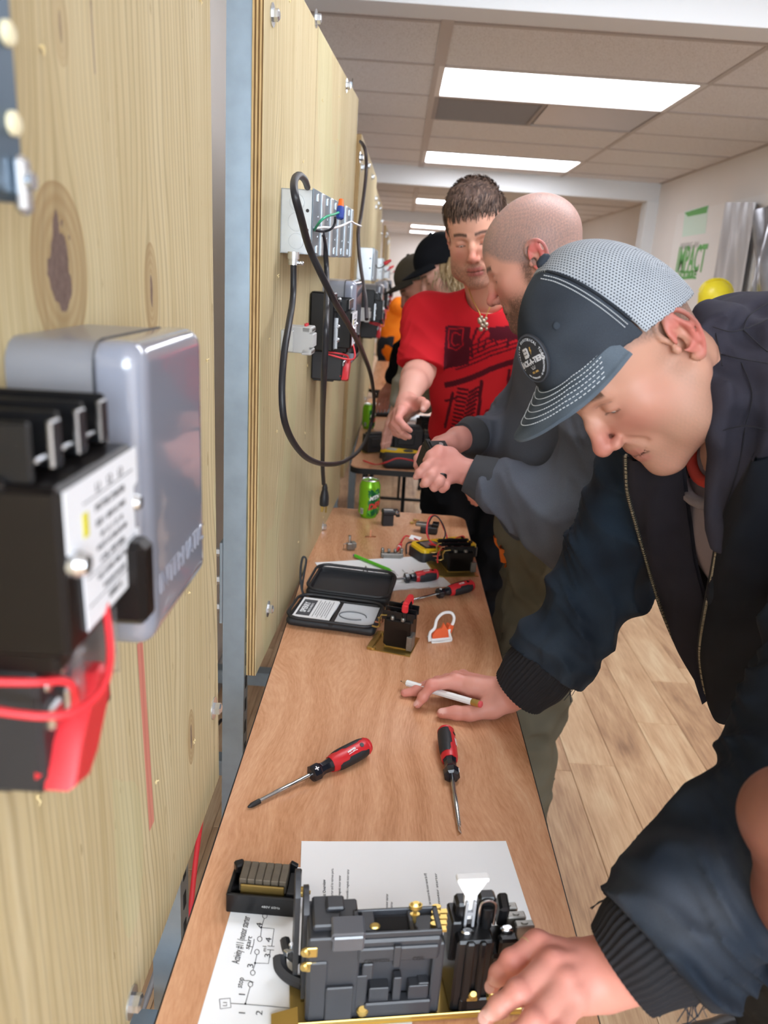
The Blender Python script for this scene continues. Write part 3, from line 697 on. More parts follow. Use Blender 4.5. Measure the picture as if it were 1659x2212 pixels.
for i in range(3): m.lathe([(.0088, .022 - .004 * i), (.0095, .0205 - .004 * i), (.0088, .019 - .004 * i)], pl, ax @ np.diag([1, .8, 1]), n=16)
po = m.build('plug', M_blk2, pc, smooth=40, base=np.array(pc.location))
m = MB()
for dx, dy in ((-.0063, -.004), (.0063, -.004)): MB().box(pl + ax @ V(dx, dy, -.034), (.0016, .0065, .018), ax).build('prong', M_brass, po, base=np.array(pc.location))
m.cyl(pl + ax @ V(.0, .0055, -.026), pl + ax @ V(0, .0055, -.046), .0024, n=10); m.build('prong', M_brass, po, base=np.array(pc.location))
cord('green_wire', 'short green wire rising from the gang box to the wire nut', [(678, 499, .055), (690, 480, .075), (705, 468, .085), (722, 463, .09), (731, 459, .092)], .0022, plain('green_wire', '#2f9f78', .4), 'wire')
cord('black_wire', 'short black wire curling from the gang box into the wire nut', [(678, 497, .055), (700, 500, .07), (716, 494, .085), (723, 482, .09), (724, 470, .092)], .0022, M_bwire, 'wire')
cord('white_wire', 'white wire running right from the gang box to a bare twisted end', [(678, 494, .055), (700, 491, .07), (722, 492, .085), (742, 486, .09), (758, 479, .088), (766, 483, .086), (780, 489, .086)], .0021, M_white, 'wire')
wn = P1(735, 457, .094); t = thing('wire_nut', 'blue and orange wire nut at the end of the green wire', 'wire nut', mat4(wn)); R_ = basis(V(.02, .25, .97))
MB().lathe([(.0052, -.014), (.0075, -.012), (.0078, .0), (.0062, .009)], R=R_, n=18).build('nut_shell', plain('blue_plastic', '#27408f', .4), t); MB().lathe([(.0062, .009), (.0052, .016), (.0045, .022), (.002, .0235)], R=R_, n=18).build('nut_tip', plain('orange_plastic', '#ee6a25', .4), t)
cord('top_cable', 'dark cable bending over the far top corner of the cord panel', [(778, 306, -.02), (784, 312, .02), (790, 330, .035), (791, 370, .038), (786, 420, .04), (779, 470, .045), (774, 500, .05), (776, 550, .06), (784, 610, .08), (790, 650, .10), (792, 690, .11)], .0052, M_brc)
# ---- magnetic starter: x along, y up, z out; y=0 is the bottom of the contactor body
def starter(label, M, full=True):
    t = thing('motor_starter', label, 'starter', M, 'black magnetic starters on the panels')
    b = MB(); b.box((.05, .042, .047), (.100, .084, .090), bev=.003); b.box((.05, .084, .035), (.102, .006, .066), bev=.002)
    b.box((.088, .006, .08), (.02, .05, .045), bev=.004); b.box((.012, .004, .06), (.02, .03, .05), bev=.003); b.build('contactor_body', M_bkl, t)
    for i in range(4):
        f = MB().box((.006 + .0293 * i, .098, .04), (.0035, .028, .078), bev=.0012); f.build('barrier', M_blk, t)
    for i in range(3):
        x = .0205 + .0293 * i; s_ = MB(); s_.box((x, .092, .06), (.012, .003, .034), bev=.001); screw(s_, (x, .093, .066), (0, 1, 0), .0055, .005); s_.box((x, .1, .083), (.011, .022, .0025), bev=.0008)
        s_.build('line_terminal', M_steel, t)
    lab = MB(); lab.prism([(.020, .006), (.098, .006), (.100, .018), (.100, .034), (.094, .036), (.094, .060), (.100, .062), (.100, .082), (.003, .082), (.003, .052), (.018, .050)], .0925, .0931)
    lo = lab.build('label', M_label, t); tx = MB()
    rows = [(.074, 'L1     L2     L3', .0052), (.064, 'MOTOR STARTER', .0042), (.056, 'SIZE 1  600V AC MAX', .0036), (.049, 'HP  1.5  3  7.5  10', .0034), (.043, 'VOLTS 115 200 230 460', .0034), (.036, 'COIL 120V 60Hz', .004), (.028, 'USE COPPER WIRE ONLY', .0032), (.021, 'TORQUE 20 LB-IN', .0032), (.013, 'SERIES A', .004)]
    for y, w, sz in rows: text_mb(tx, w, mat4((.058, y, .0933)), sz * 1.25, .0002)
    for y in (.0705, .0325, .0175): tx.box((.058, y, .0932), (.07, .0004, .0002))
    tag(tx.build('label_print', M_ink, lo), kind='stuff'); MB().box((.0245, .060, .0933), (.006, .012, .0004)).build('label_mark', M_yell, lo)
    s_ = MB(); screw(s_, (.009, .046, .088), (0, 0, 1), .0065, .012); s_.build('front_screw', M_zinc, t); s_ = MB(); screw(s_, (.097, .050, .088), (0, 0, 1), .0055, .008); s_.build('front_screw', M_zinc, t)
    # overload relay below
    o = MB(); o.box((.046, -.042, .038), (.092, .068, .074), bev=.003); o.box((.046, -.008, .025), (.085, .02, .05)); o.box((.03, -.074, .03), (.05, .012, .05), bev=.002); oo = o.build('overload_relay', M_blk2, t)
    c = MB(); c.box((.030, -.022, .079), (.004, .045, .012), bev=.001); c.box((.052, -.015, .081), (.05, .05, .0016), rotx(.0)); c.box((.076, -.022, .079), (.002, .05, .014)); c.build('clear_cover', M_clear, oo)
    l = MB(); l.prism([(.0, -.072), (.018, -.078), (.032, -.072), (.055, -.046), (.052, -.028), (.040, -.028), (.012, -.052)], .074, .089, inset=.003); l.build('reset_lever', M_red, oo)
    s_ = MB()
    for x in (.012, .03, .05): screw(s_, (x, -.02, .07), (0, 0, 1), .005, .006); s_.box((x, -.036, .076), (.013, .014, .006), bev=.002)
    tag(s_.build('overload_terminals', M_steel, oo), kind='stuff')
    for pts in ([(-.02, -.012, .04), (-.012, -.022, .085), (.006, -.022, .1), (.028, -.012, .1), (.05, .012, .09)], [(-.01, -.008, .03), (.0, -.012, .07), (.012, -.018, .085), (.016, -.034, .086)], [(.0, -.064, .07), (.02, -.064, .082), (.03, -.056, .082)]):
        w = MB().tube(catmull(np.array(pts), 8), .0021, 8); w.build('red_wire', M_rwire, t, smooth=80)
    k = MB(); k.box((-.0295, .062, .03), (.042, .13, .055), bev=.003); k.box((-.03, .1, .06), (.03, .03, .012), bev=.002)
    if full:
        k.build('auxiliary_block', M_blk, t); k = MB()
        for y in (.02, .05, .09, .11): screw(k, (-.006, y, .06), (0, 0, 1), .006, .006)
        k.box((-.008, .035, .058), (.006, .07, .008)); tag(k.build('auxiliary_screws', M_zinc, t), kind='stuff')
    return t
st0 = starter('blurred black starter with white data label, nearest the camera at left', onpanel(0, .527, .574), full=False)
# ---- timer enclosure
def timer(label, M, W=.150, H=.202, D=.076):
    t = thing('timer_enclosure', label, 'box', M, 'grey timer enclosures on the panels')
    r = .018; A = MB(); o = rrect(W, H, r, 5); A.prism(o, 0, D * .70); A.build('enclosure_base', M_boxg, t, smooth=50)
    s = Sdf((-.006, -.006, D * .6), (W + .006, H + .006, D + .012), .003)
    s.box((W / 2, H / 2, D * .36 + .004), (W / 2 + .0012, H / 2 + .0012, D * .64 + .004 - .0), rnd=.0135); s.half((0, 0, D * .715), (0, 0, -1))
    v, q = s.mesh(); quads('enclosure_cover', v, q, M_boxf, t, relax=2)
    seam = MB(); p3 = [(x, y, D * .712) for x, y in rrect(W + .001, H + .001, r, 5)]; p3.append(p3[0]); p3.append(p3[1]); p3 = np.array(p3) - V(.0005, .0005, 0); seam.tube(p3, .0009, 5); seam.build('cover_seam', plain('seam_dark', '#3e3f43', .6), t)
    ht = MB(); ht.box((-.0015, H * .66, D * .70), (.004, .034, .018), bev=.001); ht.cyl((-.003, H * .66 - .017, D * .76), (-.003, H * .66 + .017, D * .76), .0022, n=10); ht.build('hasp', M_steel, t)
    h2 = MB().box((W + .001, H * .4, D * .8), (.004, .035, .015), bev=.001); h2.build('latch_slot', M_blk, t)
    tm = MB(); text_mb(tm, 'INTERMATIC', mat4((W * .52, H * .19, D + .0078), rotz(0)), .0215, .0022, sx=.98, bold=-.0003); tm.build('embossed_name', M_boxf, t)
    return t
tm0 = timer('large grey timer box with embossed cover on the knotty panel', onpanel(0, .672, .506))
timer('grey timer box behind the starter on the cord panel', onpanel(1, .665, .520))
starter('black starter behind the hanging cords on the cord panel', onpanel(1, .527, .574))
# ---- steel gang box at the top left edge, only its far end in view
q = loc(0, 62, 442, .056)
g0 = thing('gang_box', 'blue grey steel box end at the top left corner of frame', 'box', onpanel(0, q[0] - .42, q[1]), 'galvanised gang boxes on the panels')
M_bsteel = plain('blue_grey_steel', '#56697a', .42, metal=.6, var=.15, vscale=9)
m = MB(); m.box((.21, .21, .028), (.42, .42, .056), bev=.004); m.build('box_shell', M_bsteel, g0)
for px, py in ((12, 72), (25, 267)):
    c = loc(0, px, py, .056); s_ = MB(); cc = (c[0] - q[0] + .42, c[1] - q[1], .056); s_.lathe([(.0002, 0), (.0055, 0), (.0055, .002), (.004, .0032), (.0005, .0034)], cc, n=16); s_.build('rivet', plain('pale_rivet', '#e5dcb8', .4), g0)
c = loc(0, 40, 400, .056); cc = V(c[0] - q[0] + .42, c[1] - q[1], .058); m = MB(); m.box(cc, (.011, .026, .006), bev=.0025); m.cyl(cc + V(0, .002, .002), cc + V(0, .002, .0055), .004, n=12); m.build('lug', M_zinc, g0)
# ---- terminal block on rail (cord panel)
def terminal_block(label, M):
    t = thing('terminal_block', label, 'terminal block', M, 'grey terminal blocks on the panels')
    r = MB(); r.box((.045, .03, .006), (.09, .035, .002)); r.box((.045, .0485, .0035), (.09, .002, .007)); r.box((.045, .0115, .0035), (.09, .002, .007)); r.box((-.001, .03, .012), (.004, .04, .024), bev=.001); r.build('mounting_rail', M_galv2, t)
    for i in range(5):
        b = MB(); x = .032 + .0085 * i; b.box((x, .03, .028), (.0078, .05, .044), bev=.0015); b.box((x, .03, .052), (.0078, .026, .010), bev=.0015); b.box((x, .05, .044), (.0078, .012, .02), bev=.002); b.box((x, .008, .044), (.0078, .012, .02), bev=.002)
        o = b.build('terminal', M_lgrey, t); s_ = MB(); screw(s_, (x, .05, .054), (0, 0, 1), .0026, .001); screw(s_, (x, .008, .054), (0, 0, 1), .0026, .001); tag(s_.build('terminal_screw', M_dsteel, o), kind='stuff')
    for i in (1, 3): MB().cyl((.03 + .0085 * i, .054, .04), (.03 + .0085 * i, .061, .04), .0028, n=10).build('red_plunger', M_red, t)
    return t
q = loc(1, 606, 770); terminal_block('light grey terminal block on a short rail below the gang box', onpanel(1, q[0], q[1]))
# ---- the same gear on the panels farther down the row
far_names = ['third', 'fourth', 'fifth', 'sixth']
for k in (2, 3, 4, 5):
    nm = far_names[k - 2]
    g_ = gang_box('galvanised gang box on the %s plywood panel' % nm, onpanel(k, .12, .74), .34, .115, .055, 4)
    starter('black magnetic starter on the %s plywood panel' % nm, onpanel(k, .527, .574)); timer('grey timer box on the %s plywood panel' % nm, onpanel(k, .67, .52))
    terminal_block('light grey terminal block on the %s plywood panel' % nm, onpanel(k, .16, .58))
    p = (FR[k] @ V(.3, .80, .06, 1))[:3]; t = thing('wire_nut', 'red wire nut on wires out of the %s gang box' % nm, 'wire nut', mat4(p + V(.045, .02, .012)))
    MB().lathe([(.006, -.014), (.008, -.01), (.007, .004), (.0045, .018), (.001, .019)], R=basis(V(.8, .2, .5)), n=14).build('nut_shell', M_red, t); w = MB(); w.tube(catmull([p - p, p - p + V(.01, .0, -.012), V(.03, .01, -.005), V(.04, .018, .008)], 6) - V(.045, .02, .012), .0022, 6); w.build('wire_tail', M_brc, t)
# ================================================================ training tables and what lies on them
TT = .74
def table_wood(name, seed):
    g = G(name); x, y, z = g.xyz(); n1 = g.noise(g.comb(x * 2.4 + seed, y * 1.1, 0), 1.5, 2, .5); n2 = g.noise(g.comb(x * 7 + seed, y * 2.4, 2), 1.5, 2)
    px = x + n1 * .22 + n2 * .03
    g1 = g.noise(g.comb(px * 26, y * .8, 1), 1.0, 3, .6); g2 = g.noise(g.comb(x * 300 + n1 * 60, y * 34, 3), 1.0, 3, .65); g3 = g.math('SINE', px * 120) * .5 + .5
    f = g1 * .38 + g2 * .46 + g3 * .08 + .02; c = g.ramp(f, [(.28, '#b37d56'), (.45, '#cd9771'), (.58, '#daa781'), (.75, '#e4bb98')])
    g.put(c, g.b.inputs['Base Color']); g.set(Roughness=.25, Specular_IOR_Level=.5); g.bump(g2, .05, .0005); return g.m
M_tw = table_wood('laminate_wood', 1.7); M_tedge = plain('black_edge_band', '#1b1b1d', .45); M_tleg = plain('black_powder_coat', '#1d1e20', .4)
def table(label, x0, x1, y0, y1, seed):
    cx, cy = (x0 + x1) / 2, (y0 + y1) / 2; t = thing('folding_table', label, 'table', mat4((cx, cy, 0)), 'wood topped folding tables')
    w, l = x1 - x0, y1 - y0; o = np.array(rrect(w, l, .045, 6)) - V(w / 2, l / 2)
    top = MB().prism(o, TT - .006, TT, inset=.001); top.build('tabletop', M_tw, t)
    o2 = np.array(rrect(w + .005, l + .005, .047, 6)) - V(w / 2 + .0025, l / 2 + .0025); MB().prism(o2, TT - .026, TT - .0035).build('edge_band', M_tedge, t)
    for sy in (-1, 1):
        yy = sy * (l / 2 - .22)
        for sx in (-1, 1):
            xx = sx * (w / 2 - .055); m = MB().cyl((xx, yy, .02), (xx, yy, TT - .026), .0125, n=12); lg = m.build('leg', M_tleg, t, smooth=60); MB().cyl((xx, yy, 0), (xx, yy, .025), .016, n=12).build('leg_foot', M_tedge, lg)
        m = MB(); m.cyl((-w / 2 + .055, yy, .16), (w / 2 - .055, yy, .16), .010, n=10); m.build('cross_bar', M_tleg, t, smooth=60); m = MB(); m.cyl((-w / 2 + .055, yy, TT - .06), (w / 2 - .055, yy, TT - .06), .010, n=10); m.build('cross_bar', M_tleg, t, smooth=60)
        m = MB().tube(catmull([(0, yy, .16), (0, yy - sy * .04, .42), (0, yy - sy * .16, .62), (0, yy - sy * .33, TT - .03)], 6), .008, 8); m.build('folding_brace', M_tleg, t, smooth=60)
    return t
table('nearest wood topped folding table, with the open black case on it', -.193, .262, .53, 2.40, 0)
table('second wood topped folding table, beyond the first green can', -.146, .305, 2.97, 4.80, 5)
table('third wood topped folding table, far behind the red shirt', -.16, .30, 5.2, 7.03, 9); table('farthest wood topped folding table of the row', -.16, .30, 8.1, 9.93, 13)
M_paper = plain('white_paper', '#f7fafd', .6); M_tprint = plain('grey_print', '#6f7277', .7); M_pen = plain('pencil_line', '#3c3e44', .7)
def paper(label, tl, ang, w, h, name='paper_sheet', z=TT + .0006, curl=.0):
    """sheet with its top left corner at tl, width to the right, height towards the viewer"""
    M = mat4((tl[0], tl[1], z), rotz(ang)); t = thing(name, label, 'paper', M, 'paper sheets on the tables'); m = MB()
    m.grid(lambda u, v: (u * w, -h * (1 - v), curl * (max(0, abs(u - .5) - .38) * 6) ** 2 * (v) + .0005), 9, 9); m.grid(lambda u, v: (w - u * w, -h * (1 - v), curl * (max(0, abs(u - .5) - .38) * 6) ** 2 * v), 9, 9)
    m.build('sheet', M_paper, t); return t, M
pa, MA = paper('white printed worksheet lying under the big black starter', (-.0795, .8535), .1, .2794, .2159, curl=.0012)
def printed(par, M, lines, z=.0012):
    Mi = inv(M); tm = MB()
    for string, p0, p1, size, bold in lines:            # string runs from pixel p0 to pixel p1
        a, b = (Mi @ np.append(aZ(*p0, TT), 1))[:3], (Mi @ np.append(aZ(*p1, TT), 1))[:3]; d = b - a; ang = math.atan2(d[1], d[0]); L = math.hypot(d[0], d[1])
        text_mb(tm, string, mat4(((a[0] + b[0]) / 2, (a[1] + b[1]) / 2, z), rotz(ang)), size, .0001, sx=L / (len(string) * size * .52), bold=bold)
    return tag(tm.build('printed_text', M_tprint, par), kind='stuff')
printed(pa, MA, [('Control Circuit Overview', (702, 1990), (700, 1896), .0052, .0001), ('magnetic motor starter and its various parts.', (716, 2000), (718, 1864), .0046, 0), ('ctory of a magnetic motor starter', (732, 1965), (734, 1886), .0046, 0),
                  ('and reassemble a magnetic motor starter', (749, 1962), (752, 1873), .0046, 0), ('motor starter', (835, 1968), (836, 1930), .0046, 0), ('starter', (845, 1968), (846, 1948), .0046, 0),
                  ('can connect to this motor starter (in HP)', (930, 1966), (917, 1880), .0046, 0), ('motor starter', (949, 1962), (940, 1882), .0046, 0)])
pb_, MB_ = paper('white sheet with a hand drawn circuit under the coil', (-.1465, .8085), -.02, .2159, .2794, z=TT + .0002)
Mi = inv(MB_); st = MB()
def pp(*pts): return np.array([(Mi @ np.append(aZ(x, y, TT), 1))[:3] * [1, 1, 0] + [0, 0, .0009] for x, y in pts])
def stroke(*pts, w=.0007): st.ribbon(pp(*pts), w)
def circ(x, y, r=5): a = np.linspace(0, 2 * math.pi, 14); stroke(*[(x + r * math.cos(q), y + r * 1.1 * math.sin(q)) for q in a])
for s_ in ([(474, 2160), (497, 2158), (499, 2178), (476, 2181), (474, 2160)], [(498, 2169), (530, 2171), (590, 2176), (655, 2182)], [(530, 2170), (535, 2152), (540, 2134)], [(546, 2098), (549, 2090), (551, 2082)], [(531, 2120), (538, 2120), (548, 2124)], [(551, 2082), (553, 2072), (555, 2063)],
           [(541, 2063), (548, 2040), (549, 2030)], [(536, 2046), (547, 2047)], [(563, 2024), (565, 2005)], [(565, 2005), (568, 1994), (571, 1985)], [(551, 2082), (580, 2083), (584, 2054)], [(577, 2053), (592, 2054)], [(578, 2045), (593, 2046)], [(587, 2045), (592, 2008), (565, 2005)], [(634, 2134), (660, 2136)]): stroke(*s_)
for c in ((541, 2128), (546, 2103), (555, 2058), (561, 2030), (572, 1980)): circ(*c)
for c in ((530, 2170), (551, 2082), (564, 2005)): circ(*c, r=1.6); circ(*c, r=.8)
tag(st.build('drawn_circuit', M_pen, pb_), kind='stuff'); tm = MB()
def hand(s, p0, p1, size, sh=.2): 
    a, b = pp(p0)[0], pp(p1)[0]; d = b - a; text_mb(tm, s, mat4((a + b) / 2, rotz(math.atan2(d[1], d[0]))), size, .0001, sx=math.hypot(d[0], d[1]) / (len(s) * size * .5), shear=sh)
hand('Activity #11 (motor starter', (506, 2095), (536, 1972), .0125); hand('start', (532, 2058), (541, 2020), .0085); hand('stop', (516, 2138), (522, 2112), .0095)
for s_, x, y in (('1', 523, 2150), ('1', 523, 2190), ('2', 560, 2190), ('3', 541, 2088), ('4', 560, 2000), ('3', 578, 2066), ('m1', 571, 2050), ('4', 580, 2032), ('L1', 486, 2170)): hand(s_, (x, y + 6), (x + 1, y - 5), .0095 if len(s_) < 2 else .006, .1)
tag(tm.build('handwriting', M_pen, pb_), kind='stuff')
# ---- screwdrivers: local x from the tip (0) to the handle end
M_hred = plain('screwdriver_red', '#c8252c', .38); M_hblk = plain('screwdriver_rubber', '#222327', .55); M_hcol = plain('smoked_collar', '#1c1e26', .14, spec=.6); M_hlogo = plain('logo_white', '#e9e6e6', .5)
def screwdriver(label, tip, end, flat=False, roll=0., zt=.004, ze=.017, bend=0.):
    tip, end = V(tip[0], tip[1], TT + zt), V(end[0], end[1], TT + ze); L = np.linalg.norm(end - tip); x = unit(end - tip); y = unit(np.cross((0, 0, 1), x)); R = np.stack([x, y, np.cross(x, y)], 1) @ rotx(roll)
    t = thing('screwdriver', label, 'screwdriver', mat4(tip, R), 'red and black screwdrivers'); k = L / .205; Rx = roty(math.pi / 2)
    Rl = np.array([[0, 0, 1], [0, 1, 0], [-1, 0, 0]], float)          # lathe z -> +x
    m = MB(); sh = [(.0033, .012), (.0033, .040), (.0037, .041), (.0037, .066), (.0033, .067), (.0033, .103)]
    m.lathe([(r, z * k) for r, z in sh], R=Rl, n=12)
    if flat: m.box((.008 * k, 0, 0), (.016 * k, .0078, .0016), bev=.0004); m.box((.016 * k, 0, 0), (.014 * k, .0066, .0034), bev=.001)
    m.build('shaft', M_steel, t)
    if not flat: m = MB().lathe([(.0006, 0), (.0016, .001), (.0034, .006), (.0038, .012), (.0038, .02)], R=Rl, n=10); m.build('bit_tip', M_blk2, t)
    m = MB().lathe([(.009, .100 * k), (.0128, .102 * k), (.0132, .112 * k), (.0105, .116 * k), (.0093, .121 * k), (.0105, .130 * k), (.0122, .137 * k)], R=Rl, n=8); m.build('hex_collar', M_hcol, t, smooth=20)
    m = MB().lathe([(.012, .134 * k), (.0138, .140 * k), (.0140, .150 * k), (.0146, .170 * k), (.0146, .190 * k), (.0132, .199 * k), (.009, .2035 * k), (.003, .205 * k)], R=Rl, n=28); m.build('handle_core', M_hred, t, smooth=40)
    for sg in (-1, 1):                                  # rubber grips on both flanks, red spine left clear
        def fn(u, v, sg=sg):
            a = sg * (math.radians(32 + (14 if u < .32 else 0)) + v * math.radians(116 - (14 if u < .32 else 0))); xx = (.143 + u * .052) * k; r = .0158 - .0016 * (2 * abs(u - .5)) ** 4 - .0012 * (2 * abs(v - .5)) ** 4 + (.0004 if abs(v - .5) < .36 else 0)
            return (xx, r * math.sin(a), r * math.cos(a))
        m = MB().grid(fn, 18, 14); m.build('rubber_grip', M_hblk, t, smooth=40)
    MB().lathe([(.0136, .197 * k), (.0142, .1985 * k), (.0118, .203 * k), (.0105, .2032 * k)], R=Rl, n=24).build('end_ring', M_hred, t)
    m = MB().cyl((.186 * k, 0, .0125), (.186 * k, 0, .0150), .0036, n=14); m.build('hang_hole', M_blk, t)
    m = MB(); text_mb(m, 'Milwaukee', mat4((.167 * k, 0, .0150), rotz(math.pi) @ rotz(.12)), .0052, .0003, sx=.72, bold=.00012); m.ribbon(np.array([(.176, -.0035, .0152), (.168, -.0022, .0152), (.171, -.0032, .0152), (.160, -.0042, .0152)]) * [k, 1, 1], .0009); tag(m.build('logo', M_hlogo, t), kind='stuff')
    m = MB()
    if flat: m.box((.107 * k, 0, .0130), (.009, .0016, .0005))
    else: m.box((.107 * k, 0, .0130), (.007, .0016, .0005)); m.box((.107 * k, 0, .0130), (.0016, .007, .0005))
    m.build('tip_mark', M_hlogo, t); return t
P = lambda px, py, z=TT: aZ(px, py, z)[:2]
screwdriver('cross tip screwdriver pointing left on the bare table in front', P(535, 1749), P(797, 1608, TT + .017), roll=.5)
screwdriver('flat tip screwdriver pointing at the viewer on the bare table', P(993, 1802), P(962, 1576, TT + .017), flat=True, roll=.95)
screwdriver('cross tip screwdriver lying on the far worksheet', P(802, 1263), P(946, 1240, TT + .017), flat=True, roll=.2, zt=.006)
screwdriver('cross tip screwdriver lying beside the far worksheet, nearest the clip block', P(866, 1306), P(1022, 1263, TT + .017), roll=.25)
# ---- far worksheet, pencils
pf, MF = paper('white worksheet under the green pencil and screwdriver', (-.172, 1.888), .36, .30, .2159, curl=.0008); tm = MB()
for i in range(9): text_mb(tm, ['Name            Date', 'List the parts', 'of the motor starter', 'Describe how the coil', 'pulls in the armature', 'Overload relay', 'Holding circuit', 'Record readings', 'Instructor'][i], mat4((.03 + .026 * i, -.11, .0012), rotz(-1.57)), .006, .0001)
tag(tm.build('printed_text', M_tprint, pf), kind='stuff')
def pencil(label, a, b, r, mbody, mtip, group=None, eraser=None, ferr=None, taper=True):
    a, b = V(*a), V(*b); L = np.linalg.norm(b - a); t = thing('pencil', label, 'pencil', mat4(a, basis(b - a)), group); m = MB()
    m.cyl((0, 0, .016 if taper else 0), (0, 0, L - (.016 if ferr else 0)), r, n=8); m.build('barrel', mbody, t, smooth=30)
    m = MB().lathe([(.0005, 0), (.0011, .004)], n=8); m.build('lead', M_blk, t); MB().lathe([(.0011, .004), (r, .017)], n=8).build('sharpened_wood', mtip, t)
    if ferr: MB().lathe([(r * 1.03, L - .019), (r * 1.1, L - .015), (r * 1.0, L - .012), (r * 1.1, L - .009), (r * 1.03, L - .004)], n=14).build('ferrule', ferr, t)
    if eraser: MB().lathe([(r * .95, L - .005), (r * .95, L - .0005), (r * .6, L + .001)], n=14).build('eraser', eraser, t)
    return t
M_pgrn = plain('green_paint', '#5fc32c', .35); M_pwood = plain('cut_cedar', '#c9a27c', .7); M_ppurp = plain('purple_eraser', '#6a3f93', .5)
a, b = P(849, 1239), P(764, 1204); pencil('bright green pencil lying across the far worksheet', (*a, TT + .0062), (*b, TT + .0062), .0042, M_pgrn, M_pgrn, eraser=M_ppurp, ferr=M_pgrn)
M_pwhite = plain('white_paint', '#eef0f0', .25); M_pink = plain('pink_eraser', '#d8575c', .6)
PEN_A, PEN_B = aZ(865, 1471, TT + .014), aZ(1040, 1522, TT + .040)
pencil('white pencil with brass ferrule held in the right hand on the table', PEN_A, PEN_B, .0060, M_pwhite, M_pwood, eraser=M_pink, ferr=M_brass)
# ---- green cans
def can(label, x, y, ang):
    t = thing('soda_can', label, 'can', mat4((x, y, TT), rotz(ang)), 'green soda cans'); m = MB()
    m.lathe([(.022, .002), (.024, 0), (.027, .006), (.0325, .014), (.033, .02), (.033, .098), (.0325, .104), (.0275, .116), (.0265, .119)], n=40)
    g = G('can_green_%d' % (ang * 100)); xx, yy, zz = g.xyz(); an = g.math('ARCTAN2', yy, xx); n = g.noise(g.obj(), 60, 3); blob = g.math('LESS_THAN', g.math('ABSOLUTE', an + .05 + (n - .5) * 1.0), .62) * g.math('LESS_THAN', g.math('ABSOLUTE', zz - .052 + (n - .5) * .03), .042)
    c = g.mix(blob, '#7ec022', '#1d6a3c'); c = g.mix(blob * g.math('GREATER_THAN', n, .58), c, '#57b32b'); g.put(c, g.b.inputs['Base Color']); g.set(Roughness=.25, Metallic=.35); m.build('can_body', g.m, t, smooth=50)
    MB().lathe([(.0262, .1185), (.0275, .1205), (.0262, .1222), (.0245, .121), (.0238, .117), (.001, .1165)], n=40).build('can_lid', plain('aluminium', '#d9dcde', .25, metal=.9), t, smooth=40)
    m = MB(); m.box((.004, 0, .1185), (.022, .014, .0012), bev=.0005); m.cyl((-.004, 0, .117), (-.004, 0, .1195), .003, n=10); m.build('pull_tab', M_dsteel, t)
    m = MB(); base = m
    def curved(string, a0, z0, size, sx, bold, sh=0):
        k0 = len(m.v); text_mb(m, string, np.eye(4), size, .0003, sx=sx, bold=bold, shear=sh)
        for i in range(k0, len(m.v)): u, v, w = m.v[i]; q = a0 + (u * .95 - v * .0) / .033; r = .0334 + w; m.v[i] = V(r * math.cos(q), r * math.sin(q), z0 + v + u * .25)
    curved('DEW', .25, .045, .026, 1.0, .0012, .15); m.build('red_lettering', M_red, t); m = MB(); curved('MTN', .0, .070, .017, 1.0, .0006, .15); m.build('white_lettering', M_white, t)
    m = MB()
    m.grid(lambda u, v: (.0333 * math.cos(-1.45 + u * .36), .0333 * math.sin(-1.45 + u * .36), .014 + v * .019), 6, 2); m.build('barcode_patch', M_lgrey, t); m = MB()
    for i in range(8): m.grid(lambda u, v: (.0335 * math.cos(-1.41 + (i + .5 * u) * .036), .0335 * math.sin(-1.41 + (i + .5 * u) * .036), .016 + v * .014), 2, 2)
    tag(m.build('barcode', M_ink, t), kind='stuff'); return t
can('green soda can standing at the far end of the nearest table', -.049, 2.33, -1.0); can('green soda can standing on the second table', -.108, 3.80, -.8)
# ---- zip case, open like a clam
cs = thing('zip_case', 'open black zip case with a white manual and mesh pocket', 'case', mat4((-.080, 1.622, TT), rotz(-.14)))
M_case = plain('black_nylon', '#1f2023', .55, bump=.25, bscale=900, var=.2, vscale=60); M_casein = plain('black_lining', '#2a2b2f', .45, var=.15, vscale=25)
def tray(name, hw, hh, dep, M):
    s = Sdf((-hw - .01, -hh - .01, -.005), (hw + .01, hh + .01, dep + .01), .0028); s.box((0, 0, dep / 2), (hw, hh, dep / 2), rnd=.012, disp=lambda x, y, z, t: .0012 * wob(x, y, z, 60, 3)); s.box((0, 0, dep / 2 + .008), (hw - .009, hh - .009, dep / 2 + .004), rnd=.008, k=.004, mode=1)
    v, q = s.mesh(); o = quads(name, v, q, M_case, cs, relax=1, M=M); z_ = MB(); o2 = np.array(rrect(2 * hw, 2 * hh, .03, 6)) - V(hw, hh)
    z_.tube(np.c_[np.r_[o2, o2[:2]], np.full(len(o2) + 2, dep + .001)], .0035, 6); z_.xf(M); z_.build('zip_edge', M_blk2, o); return o
Mlow = mat4((0, -.070, 0)); low = tray('lower_half', .098, .066, .022, Mlow)
Mup = mat4((.006, .004, .004), rotx(.10)) @ mat4((0, .072, 0)); up = tray('upper_half', .098, .066, .026, Mup)
MB().box((0, 0, .010), (.178, .114, .003)).xf(Mup).build('lid_lining', M_casein, up)
m = MB()
for i in range(4): m.box((-.045, 0, .0165 + .0011 * i), (.082, .106, .0009), rotz(-.06 + .02 * i))
bk = m.xf(Mlow).build('manual', M_paper, low); m = MB(); m.box((-.066, .0, .0204), (.030, .084, .0004), rotz(0)); m.xf(Mlow).build('manual_block', plain('manual_grey', '#4c4f55', .6), bk)
m = MB(); text_mb(m, 'SPERRY', Mlow @ mat4((-.069, .0, .0209), rotz(math.pi / 2)), .018, .0002, bold=.0005, sx=.9); text_mb(m, 'INSTRUMENTS', Mlow @ mat4((-.057, .0, .0209), rotz(math.pi / 2)), .0075, .0002); m.build('manual_title', M_paper, bk); m = MB()
